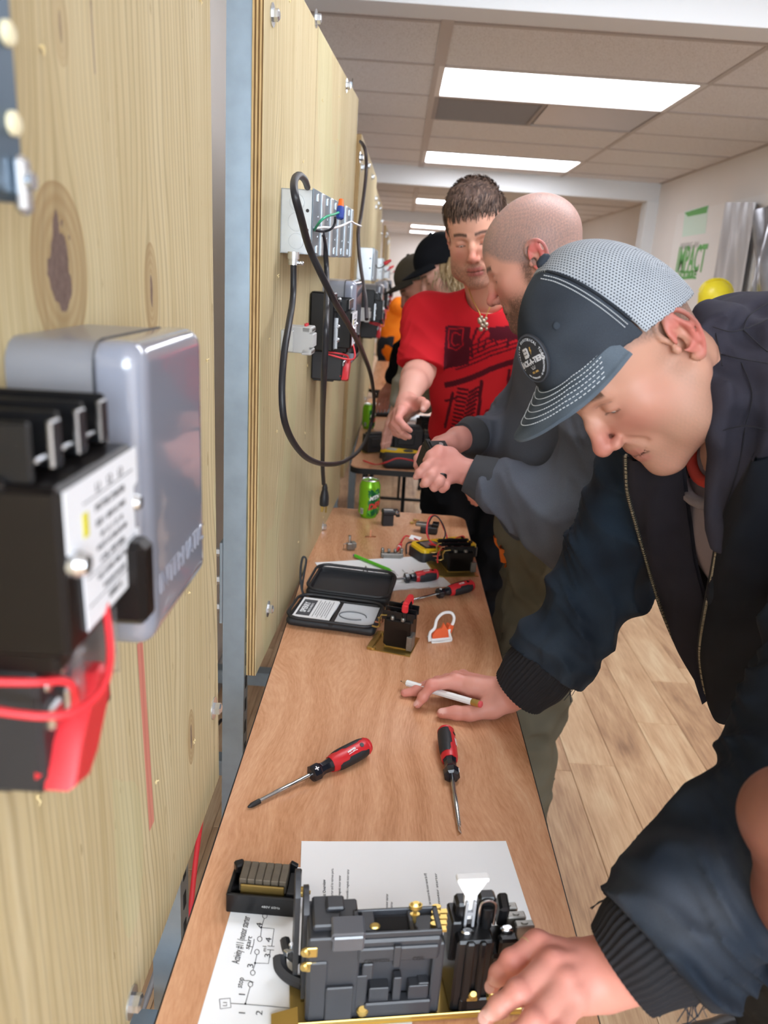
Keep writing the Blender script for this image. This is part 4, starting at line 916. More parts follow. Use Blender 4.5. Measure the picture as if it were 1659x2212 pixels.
for i in range(7): m.box((-.044 + .005 * i, 0, .0206), (.0011, .088 - .018 * (i % 2), .0003))
tag(m.xf(Mlow).build('manual_lines', M_tprint, bk), kind='stuff')
MB().box((.048, -.002, .014), (.084, .110, .002)).xf(Mlow).build('pocket_lining', M_lgrey, low); m = MB()
for i in range(30): m.box((.0075 + .003 * i, -.002, .0175), (.0012, .108, .0008)); 
for i in range(30): m.box((.050, -.055 + .0036 * i, .0180), (.084, .0012, .0008))
tag(m.xf(Mlow).build('mesh_pocket', plain('mesh_white', '#dfe2e6', .6), low), kind='stuff')
m = MB().tube(catmull([(.04 + .03 * math.cos(a), -.012 + .02 * math.sin(a), .0195) for a in np.linspace(0, 5.5, 12)], 4), .0012, 6); m.xf(Mlow).build('cord_in_pocket', M_tprint, low)
MB().box((.002, 0, .016), (.009, .135, .004), bev=.001).xf(Mlow).build('divider_strip', M_blk2, low)
m = MB().tube(catmull([(-.094, .0, .02), (-.102, .012, .035), (-.112, .04, .06), (-.113, .06, .085), (-.105, .062, .08), (-.103, .04, .055), (-.100, .014, .03), (-.094, .002, .02)], 6), .0028, 8, flat=.45); m.build('wrist_strap', M_case, cs, smooth=60)
# ---- multimeter
mm = thing('multimeter', 'yellow multimeter lying flat near the far corner of the table', 'multimeter', mat4((.172, 2.018, TT), rotz(.50)))
M_mmy = plain('meter_yellow', '#f0c51a', .4)
MB().prism(np.array(rrect(.185, .082, .014)) - V(.0925, .041), 0, .026, inset=.002).build('meter_back', M_blk2, mm); MB().prism(np.array(rrect(.178, .076, .014)) - V(.089, .038), .022, .036, inset=.003).build('meter_face', M_mmy, mm)
MB().prism(np.array([(-.075, -.026), (-.03, -.030), (-.018, -.012), (-.018, .012), (-.03, .030), (-.075, .026)]), .030, .0372).build('meter_bezel', M_blk2, mm); MB().box((-.047, 0, .0374), (.042, .038, .001)).build('meter_screen', plain('lcd', '#8d8a86', .2), mm)
MB().lathe([(.021, .030), (.021, .039), (.017, .042), (.002, .042)], (.025, 0, 0), n=24).build('meter_dial', M_blk2, mm)
for y in (-.02, 0, .02): MB().lathe([(.006, .033), (.006, .040), (.0035, .040), (.003, .036)], (.075, y, 0), n=14).build('meter_jack', M_blk, mm)
for y in (-.018, .018): MB().box((-.008, y, .037), (.008, .008, .003), bev=.001).build('meter_button', M_blk, mm)
W3 = lambda px, py, z: aZ(px, py, TT + z)
def wire(name, label, px, r, mat): return cable(name, label, [W3(*q) for q in px], r, mat, 'lead')
wire('test_lead', 'red test lead looping up over the yellow multimeter', [(985, 1205, .04), (965, 1185, .055), (935, 1175, .05), (922, 1150, .07), (928, 1118, .10), (945, 1116, .10), (958, 1140, .07), (965, 1165, .05), (945, 1178, .045), (915, 1172, .03), (892, 1162, .012), (876, 1158, .008), (866, 1172, .008)], .0022, M_rwire)
wire('test_lead', 'black test lead looping beside the red one over the multimeter', [(990, 1200, .04), (1000, 1172, .055), (985, 1165, .055), (955, 1178, .05), (930, 1170, .05), (924, 1140, .075), (935, 1115, .105), (950, 1122, .10), (962, 1155, .06), (940, 1180, .046), (905, 1172, .02), (880, 1174, .01), (878, 1195, .008)], .0021, M_bwire)
wire('test_lead', 'second red test lead loop at the back of the multimeter', [(945, 1215, .04), (950, 1190, .05), (985, 1178, .05), (1003, 1165, .045), (998, 1158, .04), (975, 1168, .045), (955, 1180, .045)], .002, M_rwire)
q = W3(862, 1182, .008); t = thing('test_probe', 'red test probe with white collar lying by the multimeter', 'probe', mat4(q, basis(W3(875, 1160, .008) - q))); MB().lathe([(.0015, -.03), (.0045, -.012), (.0052, 0), (.0068, .001), (.0068, .004), (.005, .005), (.0055, .02), (.0035, .03)], n=14).build('probe_handle', M_rwire, t); MB().lathe([(.006, -.006), (.006, .0)], n=14).build('probe_collar', M_white, t)
tp = thing('paper_tag', 'small folded white tag on the red test lead', 'tag', mat4(W3(897, 1162, .016), rotz(-.5) @ rotx(.5))); MB().box((0, 0, 0), (.034, .016, .0006)).build('tag_leaf', M_paper, tp)
# ---- contactor blocks
def block(label, M, bridge=False, steel=False):
    t = thing('contact_block', label, 'contact block', M, 'loose black contact blocks'); m = MB()
    m.box((0, 0, .040), (.056, .060, .064), bev=.003); m.box((.0, -.024, .03), (.05, .012, .05), bev=.003); b = m.build('block_body', M_bkl, t)
    for i in range(3): y = .024 - .024 * i; MB().box((-.002, y + .003, .078), (.066, .0035, .022), bev=.001).build('barrier', M_blk, t)
    for i in range(3):
        y = .018 - .022 * i; m = MB(); m.tube(np.array([(-.024, y, .080), (-.036, y, .078), (-.040, y, .066), (-.038, y, .050), (-.044, y, .046), (-.054, y, .047)]), .0032, 6, flat=.5); m.build('contact_arm', [M_brass, M_copper, M_brass][i], t)
        s_ = MB(); screw(s_, (.01, y, .072), (0, 0, 1), .005, .008); screw(s_, (-.012, y, .072), (0, 0, 1), .0045, .008); tag(s_.build('terminal_screws', M_dsteel, t), kind='stuff')
    pl = MB().prism(np.array([(-.055, -.05), (.035, -.05), (.035, .04), (-.055, .04)]), 0, .002); pl.box((-.05, -.01, .004), (.012, .08, .006), bev=.001); pl.cyl((-.045, -.045, .001), (-.045, -.045, .006), .007, n=14); pl.cyl((-.045, .03, .001), (-.045, .03, .006), .006, n=14); pl.box((0, 0, .005), (.05, .05, .008)); pl.build('base_plate', M_brass, t)
    MB().box((.028, -.02, .022), (.012, .03, .034), bev=.001).build('laminated_core', M_dsteel, t)
    if bridge:
        m = MB(); m.box((.012, .0, .112), (.012, .050, .010), bev=.003); m.box((.012, .024, .102), (.013, .010, .020), bev=.003); m.box((.012, -.024, .102), (.013, .010, .020), bev=.003); m.build('red_bridge', M_red, t); m = MB()
        m.box((.012, .022, .086), (.009, .008, .03), bev=.001); m.box((.012, -.022, .086), (.009, .008, .03), bev=.001); m.build('bridge_post', M_blk, t)
    return t
q = P(862, 1400); block('black contact block with a red bridge and brass arms on the table', mat4((q[0], q[1] + .02, TT), rotz(-.25) @ np.diag([1., 1., .9])), True)
q = P(985, 1236); block('black contact block standing against the yellow multimeter', mat4((q[0], q[1] + .03, TT), rotz(.25) @ np.diag([1.25, 1.25, .8])))
# ---- small loose pieces
def clip_piece():
    q = P(955, 1392); t = thing('wire_cutter_clip', 'orange and white plastic clip standing on the table', 'clip', mat4((q[0], q[1] + .012, TT), rotz(.35)))
    wp, op = plain('clip_white', '#f0efee', .3), plain('clip_orange', '#ee6a3c', .35); o = [(-.024, 0), (.018, 0), (.020, .012), (.020, .022), (.032, .038), (.036, .050), (.030, .060), (.012, .060), (-.004, .048), (-.012, .030), (-.024, .020)]
    Mx = np.array([[1, 0, 0, 0], [0, .55, -1, 0], [0, .83, 0, 0], [0, 0, 0, 1.]]); m = MB(); m.tube((np.c_[catmull(np.array(o), 5, True), np.zeros(55)] @ Mx[:3, :3].T), .0035, 8); c = m.build('clip_frame', wp, t, smooth=60)
    MB().prism(np.array([(-.021, .004), (.016, .004), (.017, .024), (.010, .040), (.004, .030), (-.010, .026), (-.020, .016)]), -.002, .003, Mx).build('clip_insert', op, t); MB().box((0, .012, .004), (.05, .026, .008), bev=.003).build('clip_foot', wp, t); MB().box((.022, .020, .016), (.012, .018, .028), roty(.3), bev=.002).build('clip_lever', op, t)
clip_piece()
def bracket_black(label, px, py, ang, s=1.):
    q = P(px, py); t = thing('relay_bracket', label, 'relay part', mat4((q[0], q[1], TT), rotz(ang) @ np.diag([s, s, s]))); m = MB(); m.box((0, 0, .018), (.034, .026, .036), bev=.002); m.box((.008, 0, .042), (.052, .030, .014), bev=.003); m.box((.03, .0, .034), (.012, .026, .01), bev=.002); m.build('bracket_body', M_blk2, t)
    m = MB(); screw(m, (.026, -.012, .044), (0, -1, .3), .006, .006); m.build('bracket_screw', M_steel, t); MB().box((.0, 0, .050), (.03, .018, .004), bev=.001).build('bracket_plate', M_dsteel, t)
bracket_black('small black relay bracket standing right of the green can', 836, 1134, .2)
def contact_strip(label, px, py, ang, s=1., n=4):
    q = P(px, py); t = thing('contact_strip', label, 'contact strip', mat4((q[0], q[1], TT), rotz(ang) @ np.diag([s, s, s]))); m = MB(); m.box((0, 0, .007), (.062, .016, .012), bev=.002); m.box((0, -.008, .006), (.05, .006, .012), bev=.001); m.build('strip_body', M_dsteel, t)
    for i in range(n): MB().box((-.026 + .052 * i / (n - 1), .002, .019), (.008, .012, .014 if i in (0, n - 1) else .009), bev=.002).build('strip_post', M_dsteel, t)
contact_strip('grey contact strip lying at the top edge of the far worksheet', 846, 1204, .12)
q = P(757, 1188); t = thing('small_relay', 'small bent metal relay piece alone on the far left of the table', 'relay part', mat4((q[0], q[1], TT), rotz(.3))); m = MB(); m.box((0, 0, .012), (.022, .016, .018), bev=.001); m.box((.008, 0, .016), (.012, .022, .014), bev=.001); m.build('relay_frame', M_dsteel, t); MB().cyl((-.004, 0, .02), (-.004, 0, .042), .0045, n=12).build('relay_pin', M_steel, t); MB().tube(np.array([(-.01, 0, .02), (-.02, 0, .018), (-.02, 0, .0)]), .0012, 6).build('relay_leg', M_steel, t)
q = P(788, 1240); t = thing('spring_clip', 'tiny brass spring clip standing on the far worksheet', 'clip', mat4((q[0], q[1], TT + .001))); m = MB(); m.box((-.004, 0, .008), (.002, .010, .018), roty(.4)); m.box((.005, 0, .010), (.002, .010, .022), roty(-.4)); m.box((0, 0, .002), (.012, .010, .002)); m.build('clip_metal', M_dsteel, t)
q = P(800, 1160); t = thing('spring_clip', 'tiny brown contact lying behind the green pencil', 'clip', mat4((q[0], q[1], TT))); m = MB(); m.box((0, 0, .002), (.032, .006, .002), rotz(.2)); m.box((0, 0, .012), (.003, .004, .02)); m.build('clip_metal', M_copper, t)
q = P(918, 1150); t = thing('terminal_block', 'grey and black terminal piece left of the test lead loop', 'terminal block', mat4((q[0], q[1], TT), rotz(-.15))); MB().box((.012, 0, .012), (.05, .034, .022), bev=.003).build('piece_body', M_blk2, t); MB().box((-.012, .0, .025), (.034, .026, .010), bev=.002).build('piece_cap', M_dsteel, t); MB().box((.03, .0, .028), (.02, .03, .012), bev=.002).build('piece_head', M_blk, t)
for i, (px, py) in enumerate(((886, 1132), (893, 1126))): q = P(px, py); t = thing('terminal_screw', 'brass terminal screw lying left of the terminal piece, %s one' % ('nearer', 'farther')[i], 'screw', mat4((q[0], q[1], TT + .004))); m = MB(); m.cyl((0, 0, 0), (.008, .002, 0), .0045, n=10); m.cyl((.008, .002, 0), (.018, .004, 0), .002, n=8); m.build('screw_body', M_brass, t)
q = P(905, 1278); t = thing('plastic_bag', 'crinkled clear plastic bag lying left of the far screwdriver', 'bag', mat4((q[0], q[1], TT + .003), rotz(.3))); m = MB(); m.grid(lambda u, v: ((u - .5) * .12, (v - .5) * .075, .003 + .0035 * math.sin(u * 19 + v * 7) * math.sin(v * 13 - u * 5)), 30, 20); m.build('bag_film', M_clear, t, smooth=80)
# ---- coil on the worksheet
cl_ = thing('coil_unit', 'black coil tray with laminated metal core on the drawn sheet', 'coil', mat4((-.112, .752, TT + .0012), rotz(-.02)))
m = MB(); m.box((0, 0, .003), (.080, .050, .006)); m.box((0, -.0235, .013), (.082, .004, .026), bev=.001); m.box((0, .0235, .013), (.082, .004, .026), bev=.001); m.box((-.0385, 0, .013), (.005, .05, .026), bev=.001); m.box((.0385, 0, .013), (.006, .05, .026), bev=.001)
m.box((-.034, .016, .030), (.012, .012, .012), rotz(.5), bev=.002); m.box((.030, .02, .031), (.010, .006, .014), roty(.5), bev=.001); m.box((.035, -.004, .027), (.012, .034, .006), bev=.001); m.build('coil_tray', M_blk, cl_)
m = MB()
for i in range(6): m.box((-.0235 + .0094 * i, 0, .031), (.0090, .030, .018), bev=.0008)
m.build('laminated_core', plain('core_metal', '#6f675b', .42, metal=.7, var=.3, vscale=90), cl_)
MB().box((0, -.0165, .027), (.052, .003, .014), bev=.001).build('core_strap', plain('aged_brass', '#8c7440', .4, metal=.7), cl_); m = MB(); screw(m, (.044, -.004, .018), (1, 0, 0), .006, .008); m.cyl((.042, -.004, .018), (.056, -.004, .018), .0022, n=8); m.build('coil_screw', M_brass, cl_)
m = MB(); text_mb(m, '480V 60Hz', mat4((.012, -.0258, .012), rotx(math.pi / 2)), .0048, .0002); tag(m.build('stamped_text', M_lgrey, cl_), kind='stuff')
# ---- the big starter in front
M_sgrey = plain('charcoal_plastic', '#34363b', .42, var=.12, vscale=35, bump=.08, bscale=500); M_swin = plain('smoked_window', '#55565b', .15, spec=.6)
S = thing('motor_starter', 'large dismantled black motor starter on papers, front centre', 'starter', mat4((-.044, .592, TT + .002), rotz(.15) @ np.diag([.92, .55, 1.])))
def part(name, mat, fn, par=None, smooth=30): m = MB(); fn(m); return m.build(name, mat, par or S, smooth)
part('mounting_plate', M_brass, lambda m: (m.box((.115, .045, .001), (.262, .112, .002)), m.box((-.022, .0, .006), (.03, .04, .002), roty(-.25)), m.box((.115, -.008, .004), (.262, .003, .007), bev=.001)))
cb = part('contactor_body', M_sgrey, lambda m: (m.box((.028, .045, .055), (.056, .09, .106), bev=.002), m.box((.095, .055, .04), (.09, .07, .076), bev=.002), m.box((.060, .045, .03), (.012, .09, .056), bev=.001), m.box((.1435, .045, .048), (.012, .088, .092), bev=.002), m.box((.012, .0, .04), (.02, .006, .08), bev=.002),
     m.box((.102, .006, .012), (.075, .022, .024), bev=.002), m.box((.080, .010, .030), (.022, .02, .022), bev=.001), m.box((.124, .010, .030), (.022, .02, .022), bev=.001), m.box((.100, .008, .036), (.009, .016, .034), bev=.001), m.box((.130, .012, .022), (.012, .02, .042), bev=.001),
     m.box((.036, -.003, .025), (.03, .008, .048), bev=.0015), m.box((.066, .008, .062), (.012, .014, .02), bev=.0015)))
part('coil_cover', M_sgrey, lambda m: (m.box((.098, .030, .090), (.094, .062, .026), bev=.003), m.box((.098, .0, .086), (.088, .010, .018), bev=.002), m.box((.096, -.004, .085), (.008, .010, .026), bev=.001)))
part('cover_opening', plain('deep_black', '#08080a', .8), lambda m: m.box((.092, .034, .1033), (.038, .030, .001)), cb); part('cover_opening', M_blk, lambda m: m.box((.126, .034, .1033), (.020, .034, .001)), cb)
part('cover_rim', M_sgrey, lambda m: (m.box((.098, .006, .106), (.094, .005, .007), bev=.001), m.box((.098, .058, .106), (.094, .005, .007), bev=.001), m.box((.053, .032, .106), (.006, .056, .007), bev=.001), m.box((.113, .032, .105), (.005, .052, .005), bev=.001), m.box((.142, .032, .106), (.006, .056, .007), bev=.001), m.box((.066, .034, .106), (.014, .045, .005), bev=.001)))
part('window_cover', M_swin, lambda m: (m.box((.042, .012, .112), (.036, .034, .012), rotx(.15), bev=.002), m.box((.042, -.006, .104), (.034, .006, .018), bev=.002)))
part('top_ledge', M_sgrey, lambda m: (m.box((.020, .05, .112), (.03, .07, .008), bev=.002), m.box((.03, .06, .118), (.02, .03, .006), bev=.002)))
for i, x in enumerate((-.001, -.010)):
    part('side_barrier', M_sgrey, lambda m: m.prism([(0, 0), (.070, 0), (.070, .096), (.064, .106), (.048, .111), (.028, .108), (.010, .096)], x - .003, x + .003, np.array([[0, 0, 1, 0], [1, 0, 0, .045 + .035 * i], [0, 1.08, 0, .004 + .003 * i], [0, 0, 0, 1.]])))
for z in (.092, .074): part('side_screw', M_brass, lambda m: (screw(m, (-.001, .002, z), (-.7, -.7, 0), .0055, .006), m.box((.004, .0, z), (.012, .004, .012), bev=.001)))
part('spring_arm', M_blk2, lambda m: (m.tube(catmull([(-.028, .115, .020), (-.026, .10, .013), (-.016, .085, .009), (.0, .07, .008)], 6), .008, 8, flat=.9), m.tube(catmull([(-.022, .135, .032), (-.018, .115, .026), (-.006, .10, .022)], 6), .006, 8)))
part('spring_contact', M_steel, lambda m: (m.box((-.016, .112, .028), (.014, .010, .007), rotz(.5), bev=.001), screw(m, (-.014, .120, .032), (0, -.5, 1), .004, .004)))
part('top_screw', M_brass, lambda m: (m.cyl((.117, .034, .100), (.117, .034, .124), .0022, n=8), m.cyl((.117, .034, .122), (.117, .034, .126), .0075, n=16), m.cyl((.117, .034, .126), (.117, .034, .1285), .0065, .004, n=16), m.cyl((.117, .034, .113), (.117, .034, .1145), .0055, n=14)))
part('recess_screw', M_brass, lambda m: screw(m, (.072, .02, .108), (0, -.2, 1), .0058, .003)); part('base_screw', M_brass, lambda m: screw(m, (.063, -.002, .012), (0, -.4, 1), .0068, .006))
for i in range(4): part('terminal_screw', M_brass, lambda m: (m.cyl((.139 + .002 * i, .022 + .013 * i, .100), (.139 + .002 * i, .022 + .013 * i, .108), .0055, n=12), m.box((.144 + .002 * i, .022 + .013 * i, .100), (.016, .010, .003))))
ob = part('overload_body', M_blk, lambda m: (m.box((.184, .045, .048), (.042, .09, .092), bev=.003), m.box((.222, .035, .042), (.040, .072, .066), bev=.004), m.box((.205, .0, .012), (.066, .012, .020), bev=.002), m.box((.178, -.002, .05), (.010, .008, .088), bev=.002), m.box((.192, -.002, .055), (.008, .008, .078), bev=.002),
     m.box((.222, .01, .082), (.022, .02, .022), bev=.003), m.box((.165, .05, .08), (.012, .05, .05), bev=.002)))
part('overload_tower', M_blk, lambda m: (m.box((.172, .055, .105), (.014, .03, .03), bev=.003), m.box((.200, .052, .108), (.020, .024, .036), bev=.003), m.box((.222, .06, .10), (.012, .03, .03), rotx(.3), bev=.003)), ob)
part('overload_loop', M_steel, lambda m: m.tube(catmull([(.191, .036, .094), (.191, .036, .118), (.196, .036, .124), (.204, .036, .124), (.209, .036, .118), (.209, .036, .094)], 4), .0018, 8), ob)
part('overload_drum', M_blk, lambda m: m.cyl((.200, .033, .094), (.200, .033, .117), .006, n=16), ob)
part('reset_button', M_white, lambda m: (m.prism([(-.007, 0), (.007, 0), (.007, .030), (.016, .045), (.016, .051), (-.016, .051), (-.016, .045), (-.007, .030)], -.004, .004, mat4((.180, .045, .100)) @ np.array([[1, 0, 0, 0], [0, 0, -1, 0], [0, 1, 0, 0], [0, 0, 0, 1.]])), m.box((.180, .0455, .150), (.036, .016, .005), bev=.001)))
part('reset_rod', plain('clear_grey', '#9d9fa3', .2), lambda m: (m.box((.1755, .036, .108), (.003, .006, .034), bev=.001), m.box((.1845, .036, .108), (.003, .006, .034), bev=.001), m.box((.180, .036, .110), (.008, .004, .004))))
for i in range(3): part('wire_lug', M_dsteel, lambda m: (m.box((.244 + .006 * i - .012, .075 - .022 * i, .088 - .0 * i), (.022, .016, .018), bev=.0015), m.cyl((.244 + .006 * i - .012, .075 - .022 * i, .096), (.244 + .006 * i - .012, .075 - .022 * i, .0985), .004, n=12)))
for x in (.186, .209): part('front_screw', M_brass, lambda m: (screw(m, (x, -.006, .026), (0, -.6, .8), .0052, .007), m.box((x, -.003, .022), (.012, .008, .004))), ob)
for x, y in ((.176, .02), (.222, .022)): part('top_terminal', M_steel, lambda m: screw(m, (x, y, .094), (0, 0, 1), .0075, .004), ob)
m = MB(); text_mb(m, 'COMMON', mat4((.074, -.0062, .080), rotx(math.pi / 2)), .006, .0003); text_mb(m, 'COIL', mat4((.120, -.0062, .080), rotx(math.pi / 2)), .006, .0003); tag(m.build('moulded_text', M_blk, cb), kind='stuff')
# ---- what can be made out on the second and third tables
def mini_starter(label, x, y, ang, s=1.):
    t = thing('motor_starter', label, 'starter', mat4((x, y, TT), rotz(ang) @ np.diag([s, s, s])), 'dismantled starters on the far tables'); m = MB()
    m.box((0, 0, .05), (.12, .08, .10), bev=.004); m.box((.085, 0, .042), (.045, .08, .085), bev=.003); m.box((-.01, -.042, .06), (.07, .012, .05), bev=.003); m.box((0, 0, .105), (.10, .05, .012), bev=.002); m.build('starter_body', M_blk2, t)
    for i in range(3): MB().box((.07 + .015 * i, -.02, .092), (.009, .03, .016), bev=.001).build('terminal', M_steel, t)
    MB().box((.02, 0, .001), (.2, .1, .002)).build('mounting_plate', M_brass, t); return t
mini_starter('black starter with steel terminals, left on the second table', .08, 3.33, .1, 1.05); mini_starter('black starter by the red shirt on the second table', .26 - .07, 3.62, .3); mini_starter('small black starter near the wall on the second table', -.062, 3.28, .5, .75)
mini_starter('black starter at the far end of the second table', .05, 4.45, .2); mini_starter('black starter near on the third table', .02, 5.5, .2); mini_starter('black starter middle of the third table', .1, 6.0, .5); mini_starter('black starter far on the third table', .05, 6.7, .1)
m2 = thing('multimeter', 'yellow multimeter seen edge on, second table', 'multimeter', mat4((.06, 3.17, TT), rotz(-.25))); MB().prism(np.array(rrect(.185, .082, .014)) - V(.0925, .041), 0, .026, inset=.002).build('meter_back', M_blk2, m2); MB().prism(np.array(rrect(.178, .076, .014)) - V(.089, .038), .022, .036, inset=.003).build('meter_face', M_mmy, m2); MB().lathe([(.021, .03), (.021, .039), (.002, .042)], (.025, 0, 0), n=20).build('meter_dial', M_blk2, m2); MB().box((-.047, 0, .0374), (.042, .038, .001)).build('meter_screen', M_lgrey, m2)
q = thing('zip_case', 'closed black zip case at the front edge of the second table', 'case', mat4((.09, 3.05, TT), rotz(.1))); s = Sdf((-.13, -.08, -.01), (.13, .08, .06), .005); s.box((0, 0, .021), (.11, .065, .021), rnd=.016, disp=lambda x, y, z, t: .0025 * wob(x, y, z, 45, 8)); v, f = s.mesh(); quads('case_body', v, f, M_case, q)
W4 = [aZ(785, 995, TT + .01), aZ(810, 1003, TT + .012), aZ(830, 1000, TT + .05), aZ(860, 990, TT + .055), aZ(895, 996, TT + .05)]; cable('test_lead', 'red test lead over the closed case on the second table', W4, .003, M_rwire, 'lead')
paper('white sheet near the wall side of the second table', (-.09, 3.62), .2, .22, .2); paper('white sheet under the pointing hand on the second table', (.06, 3.95), .1, .2, .28); paper('white sheet right on the second table', (.1, 4.3), -.2, .2, .2)
paper('white sheet on the third table', (-.05, 5.9), .2, .2, .28); paper('white sheet at the far end of the second table', (-.11, 4.62), .15, .25, .2)
t = thing('zip_case', 'open dark case lying mid way on the second table', 'case', mat4((-.02, 4.22, TT), rotz(.2))); s = Sdf((-.13, -.08, -.01), (.13, .08, .05), .005); s.box((0, 0, .014), (.11, .07, .014), rnd=.012); v, f = s.mesh(); quads('case_body', v, f, M_case, t)
screwdriver('red and black screwdriver far on the second table', (-.02, 4.62), (.14, 4.70)); screwdriver('red and black screwdriver on the third table', (-.02, 5.72), (.14, 5.80))
# ================================================================ people: shared builders
M_skin = tinted('skin', .48, bump=.12, bscale=420, spec=.35, sss=.12, bdist=.0004)
def gs(x, c, w): return np.exp(-((x - c) / w) ** 2)
def lrgb(h): return np.array(lin(h)[:3])
def blend(a, b, m): return a * (1 - m[:, None]) + b * m[:, None]
def head_field(h, neck_end, open_eye=.0022, neck_r=(.054, .060), fat=0., ears=True, smile=0.):
    """a head in its own frame: +y forward, +z up, +x its right; origin between the ears"""
    H = Sdf((-.112, -.135, min(-.15, neck_end[2] - .07)), (.112, .148, .155), h) if abs(neck_end[0]) < .04 else Sdf((-.15, -.17, min(-.15, neck_end[2] - .07)), (.15, .148, .155), h)
    H.ell((0, -.012, .046), (.0765, .101, .090)); H.ell((0, .034, .042), (.060, .062, .062), k=.03); H.ell((0, .040, -.030), (.058 + fat, .058, .080 + fat), k=.03)
    for s in (-1, 1):
        H.chain([(s * (.058 + fat), .0, -.042), (s * (.049 + fat), .034, -.084), (s * .016, .076, -.107)], [.020, .0175, .016], k=.028)
        H.ell((s * .043, .060, -.020), (.021 + fat, .019, .019), k=.024)
        H.ell((s * .046, .036, -.055), (.020 + fat, .028, .03), k=.03)
    H.ell((0, .084, -.104), (.021, .017, .016), k=.016)
    for s in (-1, 1): H.cone((s * .012, .090, .021), (s * .042, .077, .0225), .0095, .0075, k=.012)
    H.chain([(0, .091, .016), (0, .1035, -.006), (0, .1165, -.030)], [.0078, .0082, .0108], k=.011); H.ell((0, .1175, -.034), (.0118, .0105, .0100), k=.007)
    for s in (-1, 1): H.ell((s * .0125, .1045, -.0385), (.0072, .0110, .0075), k=.005)
    for s in (-1, 1): H.ell((s * .0066, .1085, -.0475), (.0034, .0062, .0030), k=.003, mode=1)
    H.ell((0, .073, -.070), (.031, .025, .027), k=.02)
    m = smile * .004
    for s in (-1, 1):
        H.chain([(0, .0945, -.0660), (s * .011, .0925, -.0655), (s * .023, .0835, -.0695 + m)], [.0050, .0046, .0012], k=.007)
        H.chain([(0, .0935, -.0785), (s * .010, .0915, -.0780), (s * .020, .0840, -.0735 + m)], [.0056, .0050, .0012], k=.007)
        H.ell((s * .0205, .0835, -.0712 + m * .6), (.0085, .0075, .0065), k=.006)
        H.chain(catmull(np.array([(0, .1000, -.0720), (s * .012, .0970, -.0718), (s * .0190, .0938, -.0715 + m * .4), (s * .0250, .0898, -.0708 + m)]), 4), .0006, k=.0025, mode=1)
        H.chain(catmull(np.array([(s * .0185, .100, -.042), (s * .0265, .0940, -.050), (s * .0330, .0885, -.058)]), 4), .0008, k=.008, mode=1)
        H.ell((s * .0325, .0985, .0035), (.0175, .0155, .0118), k=.012, mode=1)
        H.ell((s * .0315, .0770, .0030), (.0155, .0138, .0124), k=.004)
        H.ell((s * .0322, .0905, -.0036), (.0118, .0072, open_eye), k=.0012, mode=1)
    if ears:
        for s in (-1, 1):
            X_ = lambda y: s * (.0745 + max(0, .012 - y) * .36)
            E = [(.008, .004), (.0125, .018), (.009, .031), (-.003, .0375), (-.017, .034), (-.0265, .021), (-.0275, .003), (-.020, -.013), (-.010, -.025), (-.001, -.030), (.005, -.024)]
            P_ = np.array([(X_(y), y - .010, z) for y, z in E])
            Ax = unit((s * .94, -.34, 0)); Rr = np.stack([Ax, unit(np.cross((0, 0, 1), Ax)), V(0, 0, 1)], 1)
            H.ell((s * .0785, -.017, .004), (.0062, .0195, .0305), Rr, k=.004); H.chain(catmull(P_, 3), .0030, k=.003)
            H.ell((s * .0862, -.0140, .010), (.0050, .0115, .0185), Rr, k=.004, mode=1)
            H.ell((s * .0800, -.0200, .0230), (.0042, .0125, .0120), Rr, k=.003)
            H.chain([(X_(-.013) - s * .0005, -.023, .026), (X_(-.018) + s * .0005, -.0275, .006), (X_(-.012), -.021, -.013)], [.0034, .0042, .0036], k=.005)
            H.ell((s * .0825, -.0075, -.0020), (.0070, .0072, .0085), k=.004, mode=1)
            H.ell((s * .0765, .0015, -.004), (.0045, .0045, .0065), k=.003); H.ell((X_(-.004) - s * .001, -.0115, -.0265), (.0042, .0075, .0075), k=.004)
    H.chain([(0, -.030, -.030), (neck_end[0] * .5, -.036 + (neck_end[1] + .036) * .45, -.10), neck_end], [neck_r[0], (neck_r[0] + neck_r[1]) / 2, neck_r[1]], k=.03)
    return H
